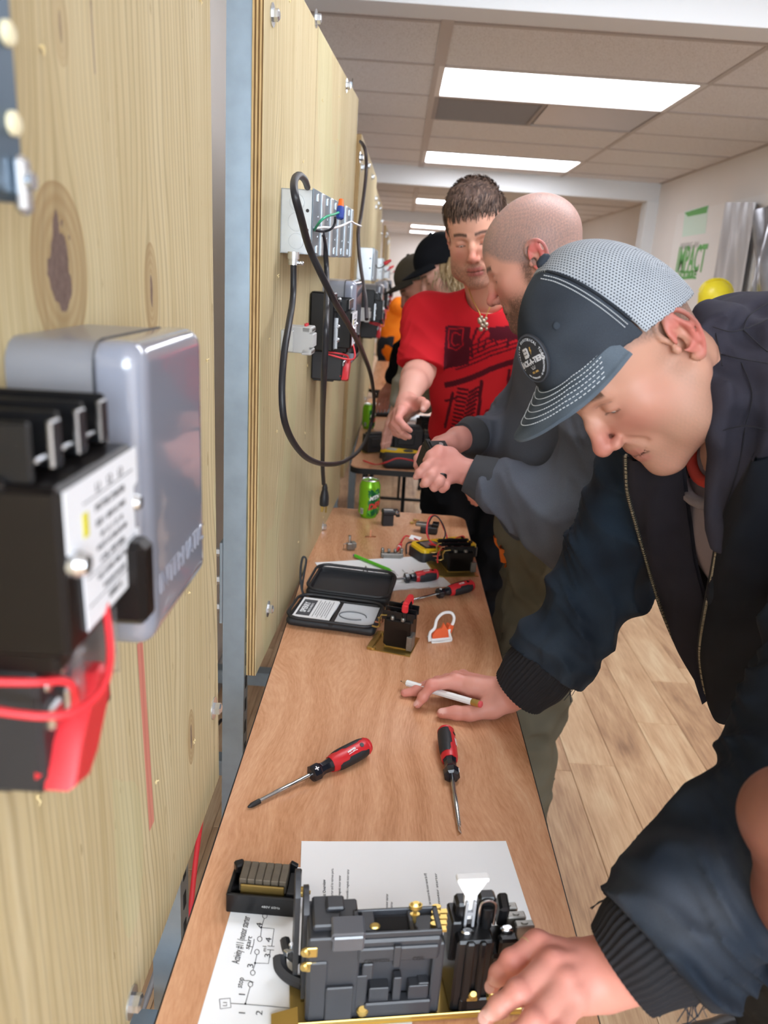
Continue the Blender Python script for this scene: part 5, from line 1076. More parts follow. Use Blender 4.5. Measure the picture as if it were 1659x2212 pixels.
def skin_tone(base, flush, lips, stub=None, scalp=None, brow='#3a2a20', beard=.5, cap_line=None, seed=0, ear_red=.7):
    b, f, l = lrgb(base), lrgb(flush), lrgb(lips); br = lrgb(brow); st = lrgb(stub) if stub else None; sc = lrgb(scalp) if scalp else None
    def fn(v):
        x, y, z = v.T; ax = np.abs(x); n = wob(x, y, z, 60, seed) * .5 + wob(x, y, z, 190, seed + 1) * .35; fine = wob(x, y, z, 1700, seed + 2)
        c = np.tile(b, (len(v), 1)) * (1 + .06 * n)[:, None]
        sg = lambda t, c0, w: 1 / (1 + np.exp(-np.clip((t - c0) / w, -30, 30)))
        r = .6 * gs(x, 0, .022) * gs(y, .118, .022) * gs(z, -.032, .022) + .38 * gs(ax, .044, .028) * gs(z, -.026, .030) * sg(y, .03, .012) + ear_red * np.clip((ax - .079) / .006, 0, 1) * sg(-np.abs(z - .002), -.042, .006) * sg(-y, -.012, .005) + .2 * gs(z, -.1, .02) * sg(y, .06, .01) + .18 * np.clip(n, 0, 1)
        c = blend(c, f, np.clip(r, 0, .9))
        if st is not None:
            m = sg(-z, .056 - np.clip(y, -.1, .1) * .10 + .004 * n, .007) * sg(y, .004, .010) * sg(z, -.128, .008) * (1 - .75 * gs(ax, .036, .014) * gs(z, -.058, .016)); m = np.maximum(m, gs(ax, .070, .014) * gs(y, .014, .012) * sg(z, -.075, .01) * sg(-z, -.012, .008))
            m = np.maximum(m, .9 * gs(z, -.055, .008) * sg(y, .086, .004) * sg(-ax, -.024, .004)); c = blend(c, st, np.clip(m * beard * (1 + .5 * fine), 0, .9))
        lm = gs(np.minimum(np.abs(z + .0660), np.abs(z + .0775)), 0, .0052) * np.clip((y - .080) / .006, 0, 1) * sg(-ax, -.020, .002); c = blend(c, l, np.clip(lm, 0, .55))
        ln = gs(z, -.0717, .0014) * (y > .080) * (ax < .026); c = c * (1 - .55 * ln)[:, None]  # shade of the lip parting painted into the skin colour
        bm = np.clip(1 - np.abs(z - .0255 - .0035 * gs(ax, .030, .016)) / .0065, 0, 1) * (ax > .011) * (ax < .049) * (y > .062); c = blend(c, br, np.clip(bm * (1.25 + .25 * fine), 0, .88))
        cr = gs(z, .0095 + .0025 * gs(ax, .032, .014), .0011) * (ax > .018) * (ax < .046) * (y > .074); c = c * (1 - .32 * cr)[:, None]  # eyelid crease has no groove, its shade is put into the skin colour
        lash = gs(z, -.0018 - .0022 * gs(ax, .032, .016), .0014) * (ax > .019) * (ax < .046) * (y > .074); c = c * (1 - .72 * np.clip(lash, 0, 1))[:, None]
        if sc is not None:
            line = .050 - np.clip((.075 - y), 0, .2) * .5 - .9 * np.clip(ax - .045, 0, 1) + .004 * n
            if cap_line is not None: line = cap_line - np.clip((.03 - y), 0, .2) * .75
            m = np.clip((z - line) / .016, 0, 1) * (1 - np.clip((ax - .078) / .003, 0, 1) * sg(-np.abs(z), -.036, .004) * sg(y, -.036, .005)); c = blend(c, sc, np.clip(m * (.72 + .25 * fine), 0, .9))
        return np.clip(c, 0, 1)
    return fn
def eyeballs(par, M, look=(0, .55, -.8), iris='#5a6a72', base=None):
    for s in (-1, 1):
        c = V(s * .0315, .0775, .0030); m = MB().ball(c, .0117, 20, 14); g = unit(look); m.ball(c + g * .0078, (.0052, .0052, .0044), 14, 8, basis(g)); m.fm = [0] * (20 * 12 + 40) + [1] * (len(m.f) - (20 * 12 + 40)); m.xf(M)
        m.build('eye', [plain('eye_white', '#d9cfc9', .2), plain('iris', iris, .15)], par, smooth=180, base=base)
def join_body(name, parts, mat, par, base):
    """several overlapping fields of one figure, linked as one body mesh"""
    vs, qs, ts, o = [], [], [], 0
    for v, q, t in parts: vs.append(v); qs.append(q + o); ts.append(t); o += len(v)
    T = np.concatenate(ts); return quads(name, np.concatenate(vs), np.concatenate(qs), mat, par, tone=lambda v: T, base=base)
def xfm(M, v): return v @ np.asarray(M)[:3, :3].T + np.asarray(M)[:3, 3]
def hand_tone(base, flush, nails, seed=0, tips=None, knuckles=None):
    b, f, nl = lrgb(base), lrgb(flush), lrgb(nails)
    def fn(v):
        n = wob(*v.T, 45, seed) * .5 + .5; c = blend(np.tile(b, (len(v), 1)), f, np.clip(.15 + .35 * n, 0, 1)); k = np.zeros(len(v))
        for p in knuckles or []: k = np.maximum(k, np.exp(-((np.linalg.norm(v - p, axis=1)) / .011) ** 2))
        c = blend(c, f, k * .75)
        for p, nv, r in tips or []:
            d = v - p; m = np.clip(1.6 - np.linalg.norm(d, axis=1) / r, 0, 1) * (d @ nv > -.001); c = blend(c, nl, m * .85)
        return np.clip(c, 0, 1)
    return fn
def hand_field(wrist, fore, fingers, thumb, h=.0021, fr_=1.0, wr=.026, back=None, extra=None, web=True):
    """fingers: knuckle..tip joints of index, middle, ring, little; thumb: base..tip; back: outward normal of the back of the hand"""
    allp = np.concatenate([np.array(f) for f in fingers] + [np.array(thumb), np.array([wrist, fore])]); F_ = Sdf(allp.min(0) - .045, allp.max(0) + .045, h)
    F_.cone(fore, wrist, .031 * fr_, wr * fr_, k=.0); W = np.asarray(wrist, float)
    nb = unit(back) if back is not None else V(0, 0, 1)
    kn = [np.asarray(f[0], float) for f in fingers]
    for i, p in enumerate(kn): F_.cone(W + (p - W) * .08, p - nb * .003, .019 * fr_, .0118 * fr_, k=.016)
    for i in range(3): F_.cone((kn[i] * .7 + W * .3) - nb * .004, (kn[i + 1] * .7 + W * .3) - nb * .004, .0125 * fr_, k=.012)
    rad = [[.0118, .0095, .0084, .0066], [.0120, .0097, .0086, .0068], [.0115, .0092, .0082, .0065], [.0102, .0082, .0072, .0058]]
    for i, f in enumerate(fingers):
        r = rad[i]; n = len(f); rr_ = [r[0]] + [r[min(3, 1 + j)] for j in range(n - 2)] + [r[3]]; F_.chain(f, np.array(rr_) * fr_, k=.004, k0=.008)
        for j in range(1, n - 1): F_.ell(f[j], rr_[j] * 1.06 * fr_, k=.004)
    n = len(thumb); rt = np.array([.017, .0125, .0115, .0088])[:n] if n <= 4 else np.array([.017, .0135, .0115, .0110, .0088]); F_.chain(thumb, rt * fr_, k=.006, k0=.012); F_.cone(W + (np.asarray(thumb[0]) - W) * .2, thumb[0], .019 * fr_, .016 * fr_, k=.014)
    for i, p in enumerate(kn):                          # tendons on the back, creases at the knuckles
        F_.cone(W + (p - W) * .35 + nb * .0135 * fr_, p + nb * .008 * fr_, .0022, .0036, k=.008); F_.ell(p + nb * .0055, .0078 * fr_, k=.007)
    if extra: extra(F_)
    F_.warp(lambda x, y, z: .0004 * wob(x, y, z, 230, 5)); return F_
def nail(par, tipv, dirv, nv, w, l, mat, base):
    R = np.stack([unit(np.cross(dirv, nv)), unit(dirv), unit(np.cross(np.cross(dirv, nv), dirv))], 1); return MB().ball(np.asarray(tipv), (w, l, .0016), 14, 8, R)
def pick(Sf, px, py, lift=0.):
    """march a photo ray to the surface of a field given in room space"""
    r = unit(ray(px, py)); t = 0.2
    while t < 6:
        p = EYE + r * t; i = np.round((p - Sf.lo) / Sf.h).astype(int)
        if (i >= 0).all() and (i < Sf.n).all():
            d = Sf.F[tuple(i)]
            if d < Sf.h * .3:
                return p - r * lift
            t += max(min(d, .03) * .5, Sf.h * .3)
        else: t += .012
    return None
def sleeve_folds(P, amp, seed, n=9.):
    """cloth folds across a limb: displacement for cone(..., disp=)"""
    P = np.asarray(P, float); ax = unit(P[-1] - P[0]); rs = random.Random(seed); k = [(rs.uniform(.6, 1.5), rs.uniform(0, 6.3), rs.uniform(-1, 1), rs.uniform(-1, 1)) for _ in range(3)]
    def d(x, y, z, t):
        s = (x - P[0][0]) * ax[0] + (y - P[0][1]) * ax[1] + (z - P[0][2]) * ax[2]; w = 0
        for a, ph, c, e in k: w = w + np.sin(s * n * 6.28 * a + ph + 2.2 * np.sin((x * c + y * e + z * c * e) * 26 + ph)) / 3
        f = np.sin(s * n * 15 + 3.5 * np.sin((x * 1.3 - y + z) * 21 + k[0][1]) + k[1][1]); g_ = np.clip(np.sin((x - y * .7 + z * .4) * 30 + k[2][1]) * .8 + .35, 0, 1)
        return amp * (np.abs(w) * 1.6 - .6 + .55 * (1 - np.abs(f)) * g_ * -1.0)
    return d
def cloth_tone(c1, c2=None, f=30, seed=0, amt=.5, wear=None):
    a = lrgb(c1); b = lrgb(c2) if c2 else a * 1.15
    def fn(v):
        n = wob(*v.T, f, seed) * .35 + wob(*v.T, f * 4, seed + 3) * .2 + .5; c = blend(np.tile(a, (len(v), 1)), b, np.clip(n * 2 * amt, 0, 1))
        if wear is not None:
            for p, r, h_, s in wear: m = s * np.exp(-(np.linalg.norm(v - p, axis=1) / r) ** 2) * np.clip(.5 + wob(*v.T, 90, 4), 0, 1.2); c = blend(c, lrgb(h_), np.clip(m, 0, 1))
        return np.clip(c, 0, 1)
    return fn
def garment(name, fld, mat, par, base, tone, relax=1): v, q = fld.mesh(); return quads(name, v, q, mat, par, tone=tone, base=base, relax=relax)
M_navy = tinted('worn_canvas', .85, bump=.5, bscale=900, spec=.15, weave=.25); M_rib = tinted('knit_rib', .9, bump=.3, bscale=700, spec=.1); M_fleece = tinted('sweat_fleece', .95, bump=.3, bscale=600, spec=.08, weave=.3)
M_tee = tinted('jersey_cotton', .9, bump=.15, bscale=900, spec=.1); M_hairm = tinted('hair_strands', .6, bump=.9, bscale=330, spec=.3, bdist=.003); M_pants = tinted('work_cotton', .85, bump=.3, bscale=800, spec=.12)
M_thread = plain('white_thread', '#cfd6dc', .7)
def legs(par, base, hip, feet, tone, r=(.105, .07, .055), name='trousers', shoe=None, knees=None, h=.009):
    """trousers from hip centre to both feet; shoes stand on the floor"""
    hip = V(*hip); pts = [hip + V(0, 0, .08)] + [V(*f) for f in feet]; lo = np.min(pts, 0) - .16; hi = np.max(pts, 0) + .16; lo[2] = -.005; F_ = Sdf(lo, hi, h); side = unit(V(*feet[1]) - V(*feet[0]))
    F_.ell(hip, (.165, .165, .13)); 
    for i, f in enumerate(feet):
        s = side * (-.085 if i == 0 else .085); kn = (hip + s + V(*f)) / 2 + (V(*knees) if knees else 0); P_ = [hip + s + V(0, 0, -.02), kn, V(*f) + V(0, 0, .10)]; F_.chain(P_, [r[0], r[1], r[2]], k=.03, disp=sleeve_folds(P_, .014, 7 + i, 6.))
        F_.cone(P_[2], V(*f) + V(0, 0, .055), r[2] + .004, r[2] + .006, k=.01)
    o = garment(name, F_, M_pants, par, base, tone)
    for i, f in enumerate(feet):
        d = unit(V(*shoe[1])) if shoe else V(0, -1, 0); S_ = Sdf(V(*f) - .2, V(*f) + .2, .006); c = V(*f); S_.chain([c - d * .06 + V(0, 0, .045), c + d * .05 + V(0, 0, .042), c + d * .15 + V(0, 0, .034)], [.043, .042, .034], k=.02); S_.half((0, 0, .003), (0, 0, -1)); v, q = S_.mesh(); quads('shoe', v, q, shoe[0] if shoe else M_blk2, par, base=base, relax=1)
    return o
# ================================================================ the man in the cap, right foreground
B1 = V(.80, 1.05, 0); cap_man = thing('person', 'man in navy and grey mesh cap and dark canvas jacket leaning over the table', 'person', mat4(B1))
RH = np.array([[-.17315, -.53331, -.82801], [.96644, -.2540, -.03851], [-.18978, -.80689, .55939]]); HM = mat4((.2942, .9449, 1.4032), RH); HI = inv(HM)
NB = V(.475, .985, 1.315); nl = (HI @ np.append(NB, 1))[:3]
hf = head_field(.0020, nl, open_eye=.0030, smile=1.2, neck_r=(.052, .056)); v, q = hf.mesh()
def squash(v): v = v.copy(); k = np.clip((v[:, 2] + .09) / .06, 0, 1) * .30; v[:, 1] = np.where(v[:, 1] < -.012, -.012 + (v[:, 1] + .012) * (1 - k), v[:, 1]); return v
st = skin_tone('#c79680', '#bb5f58', '#a86059', stub='#a98672', scalp='#6b5a50', brow='#4a3529', beard=.45, cap_line=.035, seed=3, ear_red=.75)
parts1 = [(xfm(HM, squash(v)), q, st(v))]
hand_c = dict(base='#d09a88', flush='#cf7068', nails='#e6b7ab')
# right hand on the table, pencil under the index finger
def T3(px, py, z): return aZ(px, py, TT + z)
wR, fR = T3(1103, 1502, .040), T3(1150, 1478, .085)
fgR = [[T3(985, 1472, .046), T3(932, 1480, .044), T3(914, 1505, .022), T3(902, 1522, .008)], [T3(975, 1473, .034), T3(930, 1484, .024), T3(900, 1492, .013), T3(874, 1497, .0075)], [T3(985, 1466, .026), T3(945, 1474, .016), T3(920, 1482, .009), T3(900, 1486, .0065)], [T3(1000, 1463, .020), T3(965, 1466, .012), T3(945, 1470, .008), T3(930, 1473, .006)]]
thR = [T3(1065, 1528, .024), T3(1015, 1541, .016), T3(985, 1540, .013), T3(955, 1541, .010)]
tn = [(T3(899, 1520, .012), unit(V(-.5, -.4, .8)), .0055), (T3(953, 1537, .016), unit(V(-.2, -.2, 1)), .0075)]
Fd = hand_field(wR, fR, fgR, thR, fr_=1.06, back=(-.1, .25, 1)); v, q = Fd.mesh(); v1 = v; parts1.append((v, q, hand_tone(seed=2, tips=tn, knuckles=[fgR[0][0], fgR[0][1], fgR[1][1], fgR[1][0]], **hand_c)(v)))
# left hand on the big starter
wL, fL = T3(1300, 2105, .088), T3(1390, 2075, .12)
fgL = [[T3(1160, 2040, .098), T3(1105, 2076, .094), T3(1078, 2104, .080), T3(1064, 2128, .066)], [T3(1192, 2082, .102), T3(1118, 2143, .098), T3(1078, 2173, .086), T3(1052, 2196, .072)], [T3(1218, 2122, .098), T3(1152, 2205, .094), T3(1112, 2240, .084), T3(1085, 2262, .070)], [T3(1240, 2155, .090), T3(1200, 2240, .084), T3(1172, 2268, .074), T3(1155, 2290, .062)]]
thL = [T3(1250, 2075, .070), T3(1185, 2060, .058), T3(1140, 2085, .052), T3(1110, 2105, .048)]
tl_ = [(T3(1066, 2130, .073), unit(V(-.3, -.45, .8)), .0072), (T3(1055, 2193, .079), unit(V(-.3, -.45, .8)), .0078)]
Fd = hand_field(wL, fL, fgL, thL, fr_=1.1, back=(.1, -.15, 1), wr=.030); v, q = Fd.mesh(); parts1.append((v, q, hand_tone(seed=5, tips=tl_, knuckles=[f[0] for f in fgL] + [f[1] for f in fgL], **hand_c)(v)))
# hidden core so that head, arms and hands are one figure
HIP = V(.74, 1.05, .90); SHR, SHL = V(.425, 1.165, 1.245), V(.555, .800, 1.235); ELR, ELL_ = V(.375, 1.215, 1.0), V(.445, .665, 1.005)
K = Sdf((.15, .5, .70), (1.0, 1.35, 1.45), .012); K.chain([HIP, (HIP + NB) / 2, NB - V(0, 0, .06)], [.10, .11, .06], k=.03); K.chain([NB - V(0, 0, .05), SHR, ELR, fR], [.05, .05, .036, .028], k=.02); K.chain([NB - V(0, 0, .05), SHL, ELL_, fL], [.05, .05, .036, .028], k=.02); v, q = K.mesh(); parts1.append((v, q, np.tile(lrgb('#d9a58d'), (len(v), 1))))
body1 = join_body('body', parts1, M_skin, cap_man, B1); eyeballs(body1, HM, look=(0, .75, -.65), iris='#4c5a60', base=B1)
for tip_, dr, nv, w_, l_ in ((fgL[0][3], fgL[0][3] - fgL[0][2], V(-.35, -.55, .75), .0058, .0072), (fgL[1][3], fgL[1][3] - fgL[1][2], V(-.35, -.55, .75), .0062, .0078), (thR[3], thR[3] - thR[2], V(-.1, -.35, .93), .0062, .0074), (fgR[0][3], fgR[0][3] - fgR[0][2], V(-.5, -.35, .75), .0048, .006)):
    nv = unit(nv - unit(dr) * (unit(dr) @ nv)); nail(None, np.asarray(tip_) - unit(dr) * .0005 + nv * .0060, dr, nv, w_, l_, None, None).build('fingernail', plain('nail', '#dba79b', .22, spec=.5), body1, smooth=180, base=B1)
# bandage round the index knuckle
c = (np.array(fgL[0][0]) * .72 + np.array(fgL[0][1]) * .28); d = unit(np.array(fgL[0][1]) - np.array(fgL[0][0])); Bz = basis(d); m = MB()
m.lathe([(.0118, -.004), (.0126, -.003), (.0126, .003), (.0115, .004)], c, Bz, n=24); m.build('finger_band', plain('bandage', '#cda57c', .6), cap_man, base=B1)
# ---- jacket
J = Sdf((.13, .48, .60), (1.08, 1.42, 1.50), .0048); tax = unit(NB - HIP); fdir = unit(V(-.88, -.30, -.34)); rgt = unit(np.cross(fdir, tax)); fdir = unit(np.cross(tax, rgt)); RT = np.stack([rgt, fdir, tax], 1)
ch = NB - tax * .16 + fdir * .02; ab = NB - tax * .36 + fdir * .01
jd = lambda a, f, s: (lambda x, y, z, t: a * (np.abs(wob(x, y, z, f, s)) * 1.5 - .6))
J.ell(ch, (.205, .135, .20), RT, k=.0, disp=jd(.007, 14, 2)); J.ell(ab, (.185, .140, .20), RT, k=.05, disp=jd(.009, 16, 3)); J.ell(HIP + tax * .02, (.185, .150, .15), RT, k=.05, disp=jd(.008, 18, 6)); J.cone(SHR, SHL, .082, .082, k=.06)
PR = [SHR, ELR, fR + unit(ELR - fR) * .035]; J.chain(PR, [.088, .074, .068], k=.03, disp=sleeve_folds(PR, .015, 11, 5.5)); PL = [SHL, ELL_, fL + unit(ELL_ - fL) * .015]
J.chain(PL, [.088, .080, .067], k=.03, disp=sleeve_folds(PL, .015, 5, 6.0))
for P_ in (PR, PL): d = unit(P_[2] - P_[1]); J.op(lambda x, y, z, d=d, P_=P_: np.maximum(-((x - P_[2][0]) * d[0] + (y - P_[2][1]) * d[1] + (z - P_[2][2]) * d[2]) + .0015 * np.sin(x * 700) * np.sin(y * 560), np.sqrt((x - P_[2][0]) ** 2 + (y - P_[2][1]) ** 2 + (z - P_[2][2]) ** 2) - .10), P_[2] - .11, P_[2] + .11, .003, 1)
# open front: polygon on the chest plane, cut a few centimetres deep
cp = ch + fdir * .130
def chest(px, py): r = ray(px, py); t = ((cp - EYE) @ fdir) / (r @ fdir); p = EYE + r * t - cp; return np.array([p @ rgt, p @ tax])
def sd_poly(pts):
    pts = np.asarray(pts)
    def fn(u, w):
        d = np.full(np.broadcast(u, w).shape, 1e9, np.float32); s = np.zeros(d.shape, bool); n = len(pts)
        for i in range(n):
            a, b = pts[i], pts[(i + 1) % n]; e = b - a; t = np.clip(((u - a[0]) * e[0] + (w - a[1]) * e[1]) / (e @ e), 0, 1); d = np.minimum(d, (u - a[0] - e[0] * t) ** 2 + (w - a[1] - e[1] * t) ** 2)
            c = (a[1] > w) != (b[1] > w); s ^= c & (u < (b[0] - a[0]) * (w - a[1]) / (b[1] - a[1] + 1e-12) + a[0])
        d = np.sqrt(d); return np.where(s, -d, d)
    return fn
Z1 = [(1352, 985), (1356, 1060), (1374, 1130), (1394, 1200), (1412, 1262), (1435, 1330), (1472, 1412), (1531, 1512)]; Z2 = [(1526, 1500), (1514, 1440), (1513, 1385), (1529, 1290), (1541, 1230), (1549, 1180), (1566, 1110), (1600, 1040), (1650, 960)]
opening = sd_poly([chest(*p) for p in Z1 + Z2 + [(1640, 880), (1450, 880)]])
def uvw(x, y, z): return [(x - cp[0]) * a[0] + (y - cp[1]) * a[1] + (z - cp[2]) * a[2] for a in (rgt, tax, fdir)]
def cutf(x, y, z): u, w, d = uvw(x, y, z); return np.maximum(opening(u, w), -(d + .062)).astype(np.float32)
J.op(cutf, cp - .42, cp + .42, .004, 1)
J.ell(NB + tax * .03 + fdir * .03, (.075, .085, .10), RT, k=.01, mode=1)
wear = [(PR[2], .09, '#434e59', .8), (PL[2], .08, '#40464e', .8), (PL[1] * .35 + PL[2] * .65 + V(-.02, -.04, .03), .06, '#4c5058', .6), (ELR, .10, '#2b3c4d', .5), (SHR + V(-.03, 0, -.06), .12, '#2b3f52', .5)]
jt = cloth_tone('#171d26', '#232c37', 22, 4, .5, wear); v, q = J.mesh()
def jtone(v):
    c = jt(v); u, w, d = uvw(*v.T); m = (opening(u, w) < .006) & (d < .02); c[m] = lrgb('#22232c'); return c
jk = quads('jacket', v, q, M_navy, cap_man, tone=jtone, base=B1, relax=1)
# shirt and lining seen in the open front
I_ = Sdf((.22, .70, .80), (.85, 1.25, 1.36), .005); I_.ell(ch, (.168, .100, .185), RT, disp=lambda x, y, z, t: .004 * wob(x, y, z, 22, 9)); I_.ell(ab, (.150, .105, .18), RT, k=.04); I_.cone(NB - tax * .06 - rgt * .09, NB - tax * .06 + rgt * .09, .055, k=.04); I_.ell(NB + tax * .035 + fdir * .02, (.066, .074, .09), RT, k=.006, mode=1)
itone = lambda v: np.tile(lrgb('#8b8084'), (len(v), 1)) * (1 + .08 * wob(*v.T, 40, 2))[:, None]
garment('tee_shirt', I_, M_tee, cap_man, B1, itone)
m = MB(); a = np.linspace(0, 2 * math.pi, 40); nc = NB + tax * -.010 + fdir * .035; ring = [nc + rgt * .078 * math.cos(t) + fdir * (.082 * math.sin(t)) + tax * (.018 - .045 * math.sin(t)) for t in a]
m.tube(ring, .0085, 8); m.build('collar_rib', plain('collar_grey', '#7c7377', .9, bump=.5, bscale=900), cap_man, smooth=80, base=B1)
m = MB(); m.tube([p + tax * .012 - fdir * .008 for p in [nc + (rgt * .068 * math.cos(t) + fdir * (.070 * math.sin(t)) + tax * (.018 - .040 * math.sin(t))) for t in a]], .0075, 8); m.build('red_collar', plain('red_jersey', '#c23a2c', .85), cap_man, smooth=80, base=B1)
# the two hanging front edges of the open jacket
def flap(name, A, Bp, da, db, tone, bulge):
    def on(px, d): u, w = chest(*px); p = cp + rgt * u + tax * w; r = unit(p - EYE); return p + r * (d / max(.25, abs(r @ fdir)))
    a = catmull(np.array([on(p, d) for p, d in zip(A, da)]), 6); b = catmull(np.array([on(p, d) for p, d in zip(Bp, db)]), 6); n = 60; ta = np.linspace(0, len(a) - 1, n); ip = lambda c, t: np.stack([np.interp(t, np.arange(len(c)), c[:, i]) for i in range(3)], 1)
    a, b = ip(a, ta), ip(b, np.linspace(0, len(b) - 1, n)); m = MB(); nu = 14; V0 = []
    def fn(u, w): j = int(round(w * (n - 1))); p = a[j] * (1 - u) + b[j] * u; return p + fdir * (bulge * math.sin(math.pi * u) + .004 * math.sin(u * 7 + w * 16) * math.sin(math.pi * u))
    m.grid(fn, nu, n); k = len(m.v); m.v += [p - fdir * .006 for p in m.v[:k]]; m.f += [tuple(i + k for i in q[::-1]) for q in m.f]; m.fm += m.fm
    v_ = np.array(m.v); me = mesh_from(name, v_ - B1, m.f, 60, m.fm); o = link(name, me, jk, M_navy); c_ = me.color_attributes.new('tone', 'FLOAT_COLOR', 'POINT'); tv = tone(v_); c_.data.foreach_set('color', np.c_[tv, np.ones(len(tv))].astype(np.float32).ravel()); return a
FA = flap('front_lining', Z1, [(1470, 985), (1478, 1060), (1489, 1140), (1500, 1220), (1524, 1322), (1515, 1385), (1516, 1440), (1533, 1510)], [0] * 8, [.03, .03, .03, .025, .02, .012, .006, .0], cloth_tone('#22222a', '#2e2e37', 40, 3, .5), .012)
FB = flap('front_panel', [(1640, 960), (1596, 1040), (1562, 1110), (1547, 1180), (1539, 1230), (1527, 1290), (1511, 1385), (1512, 1440), (1526, 1512)], [(1740, 960), (1740, 1050), (1735, 1120), (1730, 1190), (1725, 1250), (1720, 1320), (1700, 1400), (1690, 1460), (1640, 1560)], [0.] * 9, [.03] * 9, cloth_tone('#14181f', '#1d232c', 22, 8, .5), .03)
# zips with metal teeth
def zipper(px, name):
    P_ = []
    for x, y in px:
        u, w = chest(x, y); p0 = cp + rgt * u + tax * w; best = p0 - unit(p0 - EYE) * .004
        P_.append(best)
    C_ = catmull(np.array(P_), 30); L = np.r_[0, np.cumsum(np.linalg.norm(np.diff(C_, axis=0), axis=1))]; t = MB().tube(catmull(np.array(P_), 6), .0042, 8, flat=.5); z = t.build(name + '_tape', plain('zip_tape', '#15171b', .8), jk, smooth=80, base=B1); m = MB(); n = int(L[-1] / .0042)
    for i in range(n):
        s = L[-1] * i / n; j = min(np.searchsorted(L, s), len(C_) - 1); p = C_[j]; T = unit(C_[min(j + 1, len(C_) - 1)] - C_[max(j - 1, 0)]); m.box(p - ray(0, 0) * 0 - unit(p - EYE) * .0022, (.0058, .0024, .0036), basis(T)[:, [1, 2, 0]], bev=.0005)
    tag(m.build(name + '_teeth', plain('zip_brass', '#9d9580', .35, metal=.8), z, base=B1), kind='stuff')
zipper(Z1[:], 'zip'); zipper([(1549, 1182), (1541, 1230), (1529, 1290), (1513, 1385), (1514, 1440), (1526, 1505)], 'zip')
# knitted cuffs and torn threads
def cuff(a, b, r0, r1, name):
    a, b = V(*a), V(*b); Bz = basis(b - a); L = np.linalg.norm(b - a); m = MB(); m.grid(lambda u, w: a + Bz[:, 2] * L * w + (Bz[:, 0] * math.cos(u * 6.2832) + Bz[:, 1] * math.sin(u * 6.2832)) * ((r0 + (r1 - r0) * w + .004 * math.sin(3.14 * w)) * (1 + .02 * math.sin(u * 6.2832 * 46)) + .0012 * math.sin(w * 9 + 3 * math.sin(u * 6.28))), 276, 9, closed=True)
    b0 = len(m.v); me = m; me.f.append(tuple(range(b0 - 276, b0))); return m.build(name, plain('black_rib', '#15151a', .9, bump=.2, bscale=900), jk, smooth=50, base=B1)
cuff(PR[2] + unit(PR[1] - PR[2]) * .02, wR + unit(fR - wR) * .026, .058, .050, 'cuff'); cuff(PL[2] + unit(PL[1] - PL[2]) * .03, wL + unit(fL - wL) * .022, .057, .045, 'cuff')
m = MB(); rs = random.Random(8)
for P_, nn in ((PR, 34), (PL, 40)):
    d = unit(P_[2] - P_[1]); Bz = basis(d)
    for i in range(nn):
        a = rs.uniform(2.4, 5.4) if P_ is PR else rs.uniform(3.0, 5.6); p = P_[2] + (Bz[:, 0] * math.cos(a) + Bz[:, 1] * math.sin(a)) * .062; l = rs.uniform(.006, .022); m.tube([p - d * .004, p + d * l * .5 + V(rs.uniform(-.4, .4), rs.uniform(-.4, .4), 0) * l, p + d * l * .8 + V(rs.uniform(-.8, .8), rs.uniform(-.8, .8), -.6) * l], .0006, 4)
tag(m.build('frayed_threads', plain('thread_navy', '#2b3038', .9), jk, base=B1), kind='stuff')
# hood: quilted lining bunched behind the neck and down the collar
Hd = Sdf((.28, .70, 1.02), (.86, 1.25, 1.56), .0042); hp = [aY(1592, 770, 1.08), aY(1640, 800, 1.0), aY(1650, 890, .93), aY(1632, 1000, .89), aY(1590, 1095, .868), aY(1556, 1175, .865)]
Hd.chain(hp, [.080, .088, .064, .042, .026, .012], k=.03, disp=lambda x, y, z, t: .005 * wob(x, y, z, 24, 13)); Hd.ell(aY(1610, 775, 1.12), (.10, .10, .085), k=.03, disp=lambda x, y, z, t: .006 * wob(x, y, z, 26, 3)); Hd.ell(aY(1715, 822, 1.03), (.095, .105, .078), k=.04)
Hd.chain([NB - tax * .04, NB + (np.array(HM[:3, 3]) - NB) * .62], [.052, .054], k=.008, mode=1); Hd.ell((HM @ V(0, -.005, .03, 1))[:3], (.094, .094, .094), k=.008, mode=1)
Hd.chain([aY(1530, 682, .97), aY(1572, 750, .918), aY(1600, 830, .888), aY(1604, 930, .872), aY(1592, 1030, .866), aY(1560, 1140, .866)], [.020, .034, .038, .036, .028, .014], k=.018)
Hd.ell(aY(1606, 735, .935), .040, k=.02); Hd.ell(aY(1565, 705, .955), .024, k=.015)
quilt = MB()
for ln in ([(1540, 706), (1575, 716), (1605, 712), (1659, 690)], [(1605, 712), (1620, 680), (1659, 655)], [(1545, 715), (1555, 760), (1560, 790)], [(1556, 765), (1600, 775), (1659, 785)], [(1605, 712), (1640, 745), (1659, 760)], [(1562, 930), (1610, 920), (1659, 930)], [(1600, 780), (1625, 850), (1610, 920)], [(1610, 920), (1595, 1010), (1560, 1110)]):
    pts = [pick(Hd, *p) for p in ln]; pts = [p for p in pts if p is not None]
    if len(pts) > 2: Hd.chain(catmull(np.array(pts), 5), .0055, k=.020, mode=1); pts = [pick(Hd, *p) for p in [tuple(np.array(ln[0]) * (1 - t) + np.array(ln[1]) * t) for t in (0,)] + list(ln[1:])]; pts = [p for p in pts if p is not None]
    if len(pts) > 1: quilt.tube(catmull(np.array(pts), 6), .0007, 5)
ho_ = garment('hood', Hd, tinted('quilted_lining', .95, bump=.3, bscale=800, spec=.06, weave=.2), jk, B1, cloth_tone('#35343d', '#403f49', 40, 2, .5)); tag(quilt.build('quilt_stitching', plain('quilt_thread', '#1f1f26', .9), ho_, smooth=60, base=B1), kind='stuff')
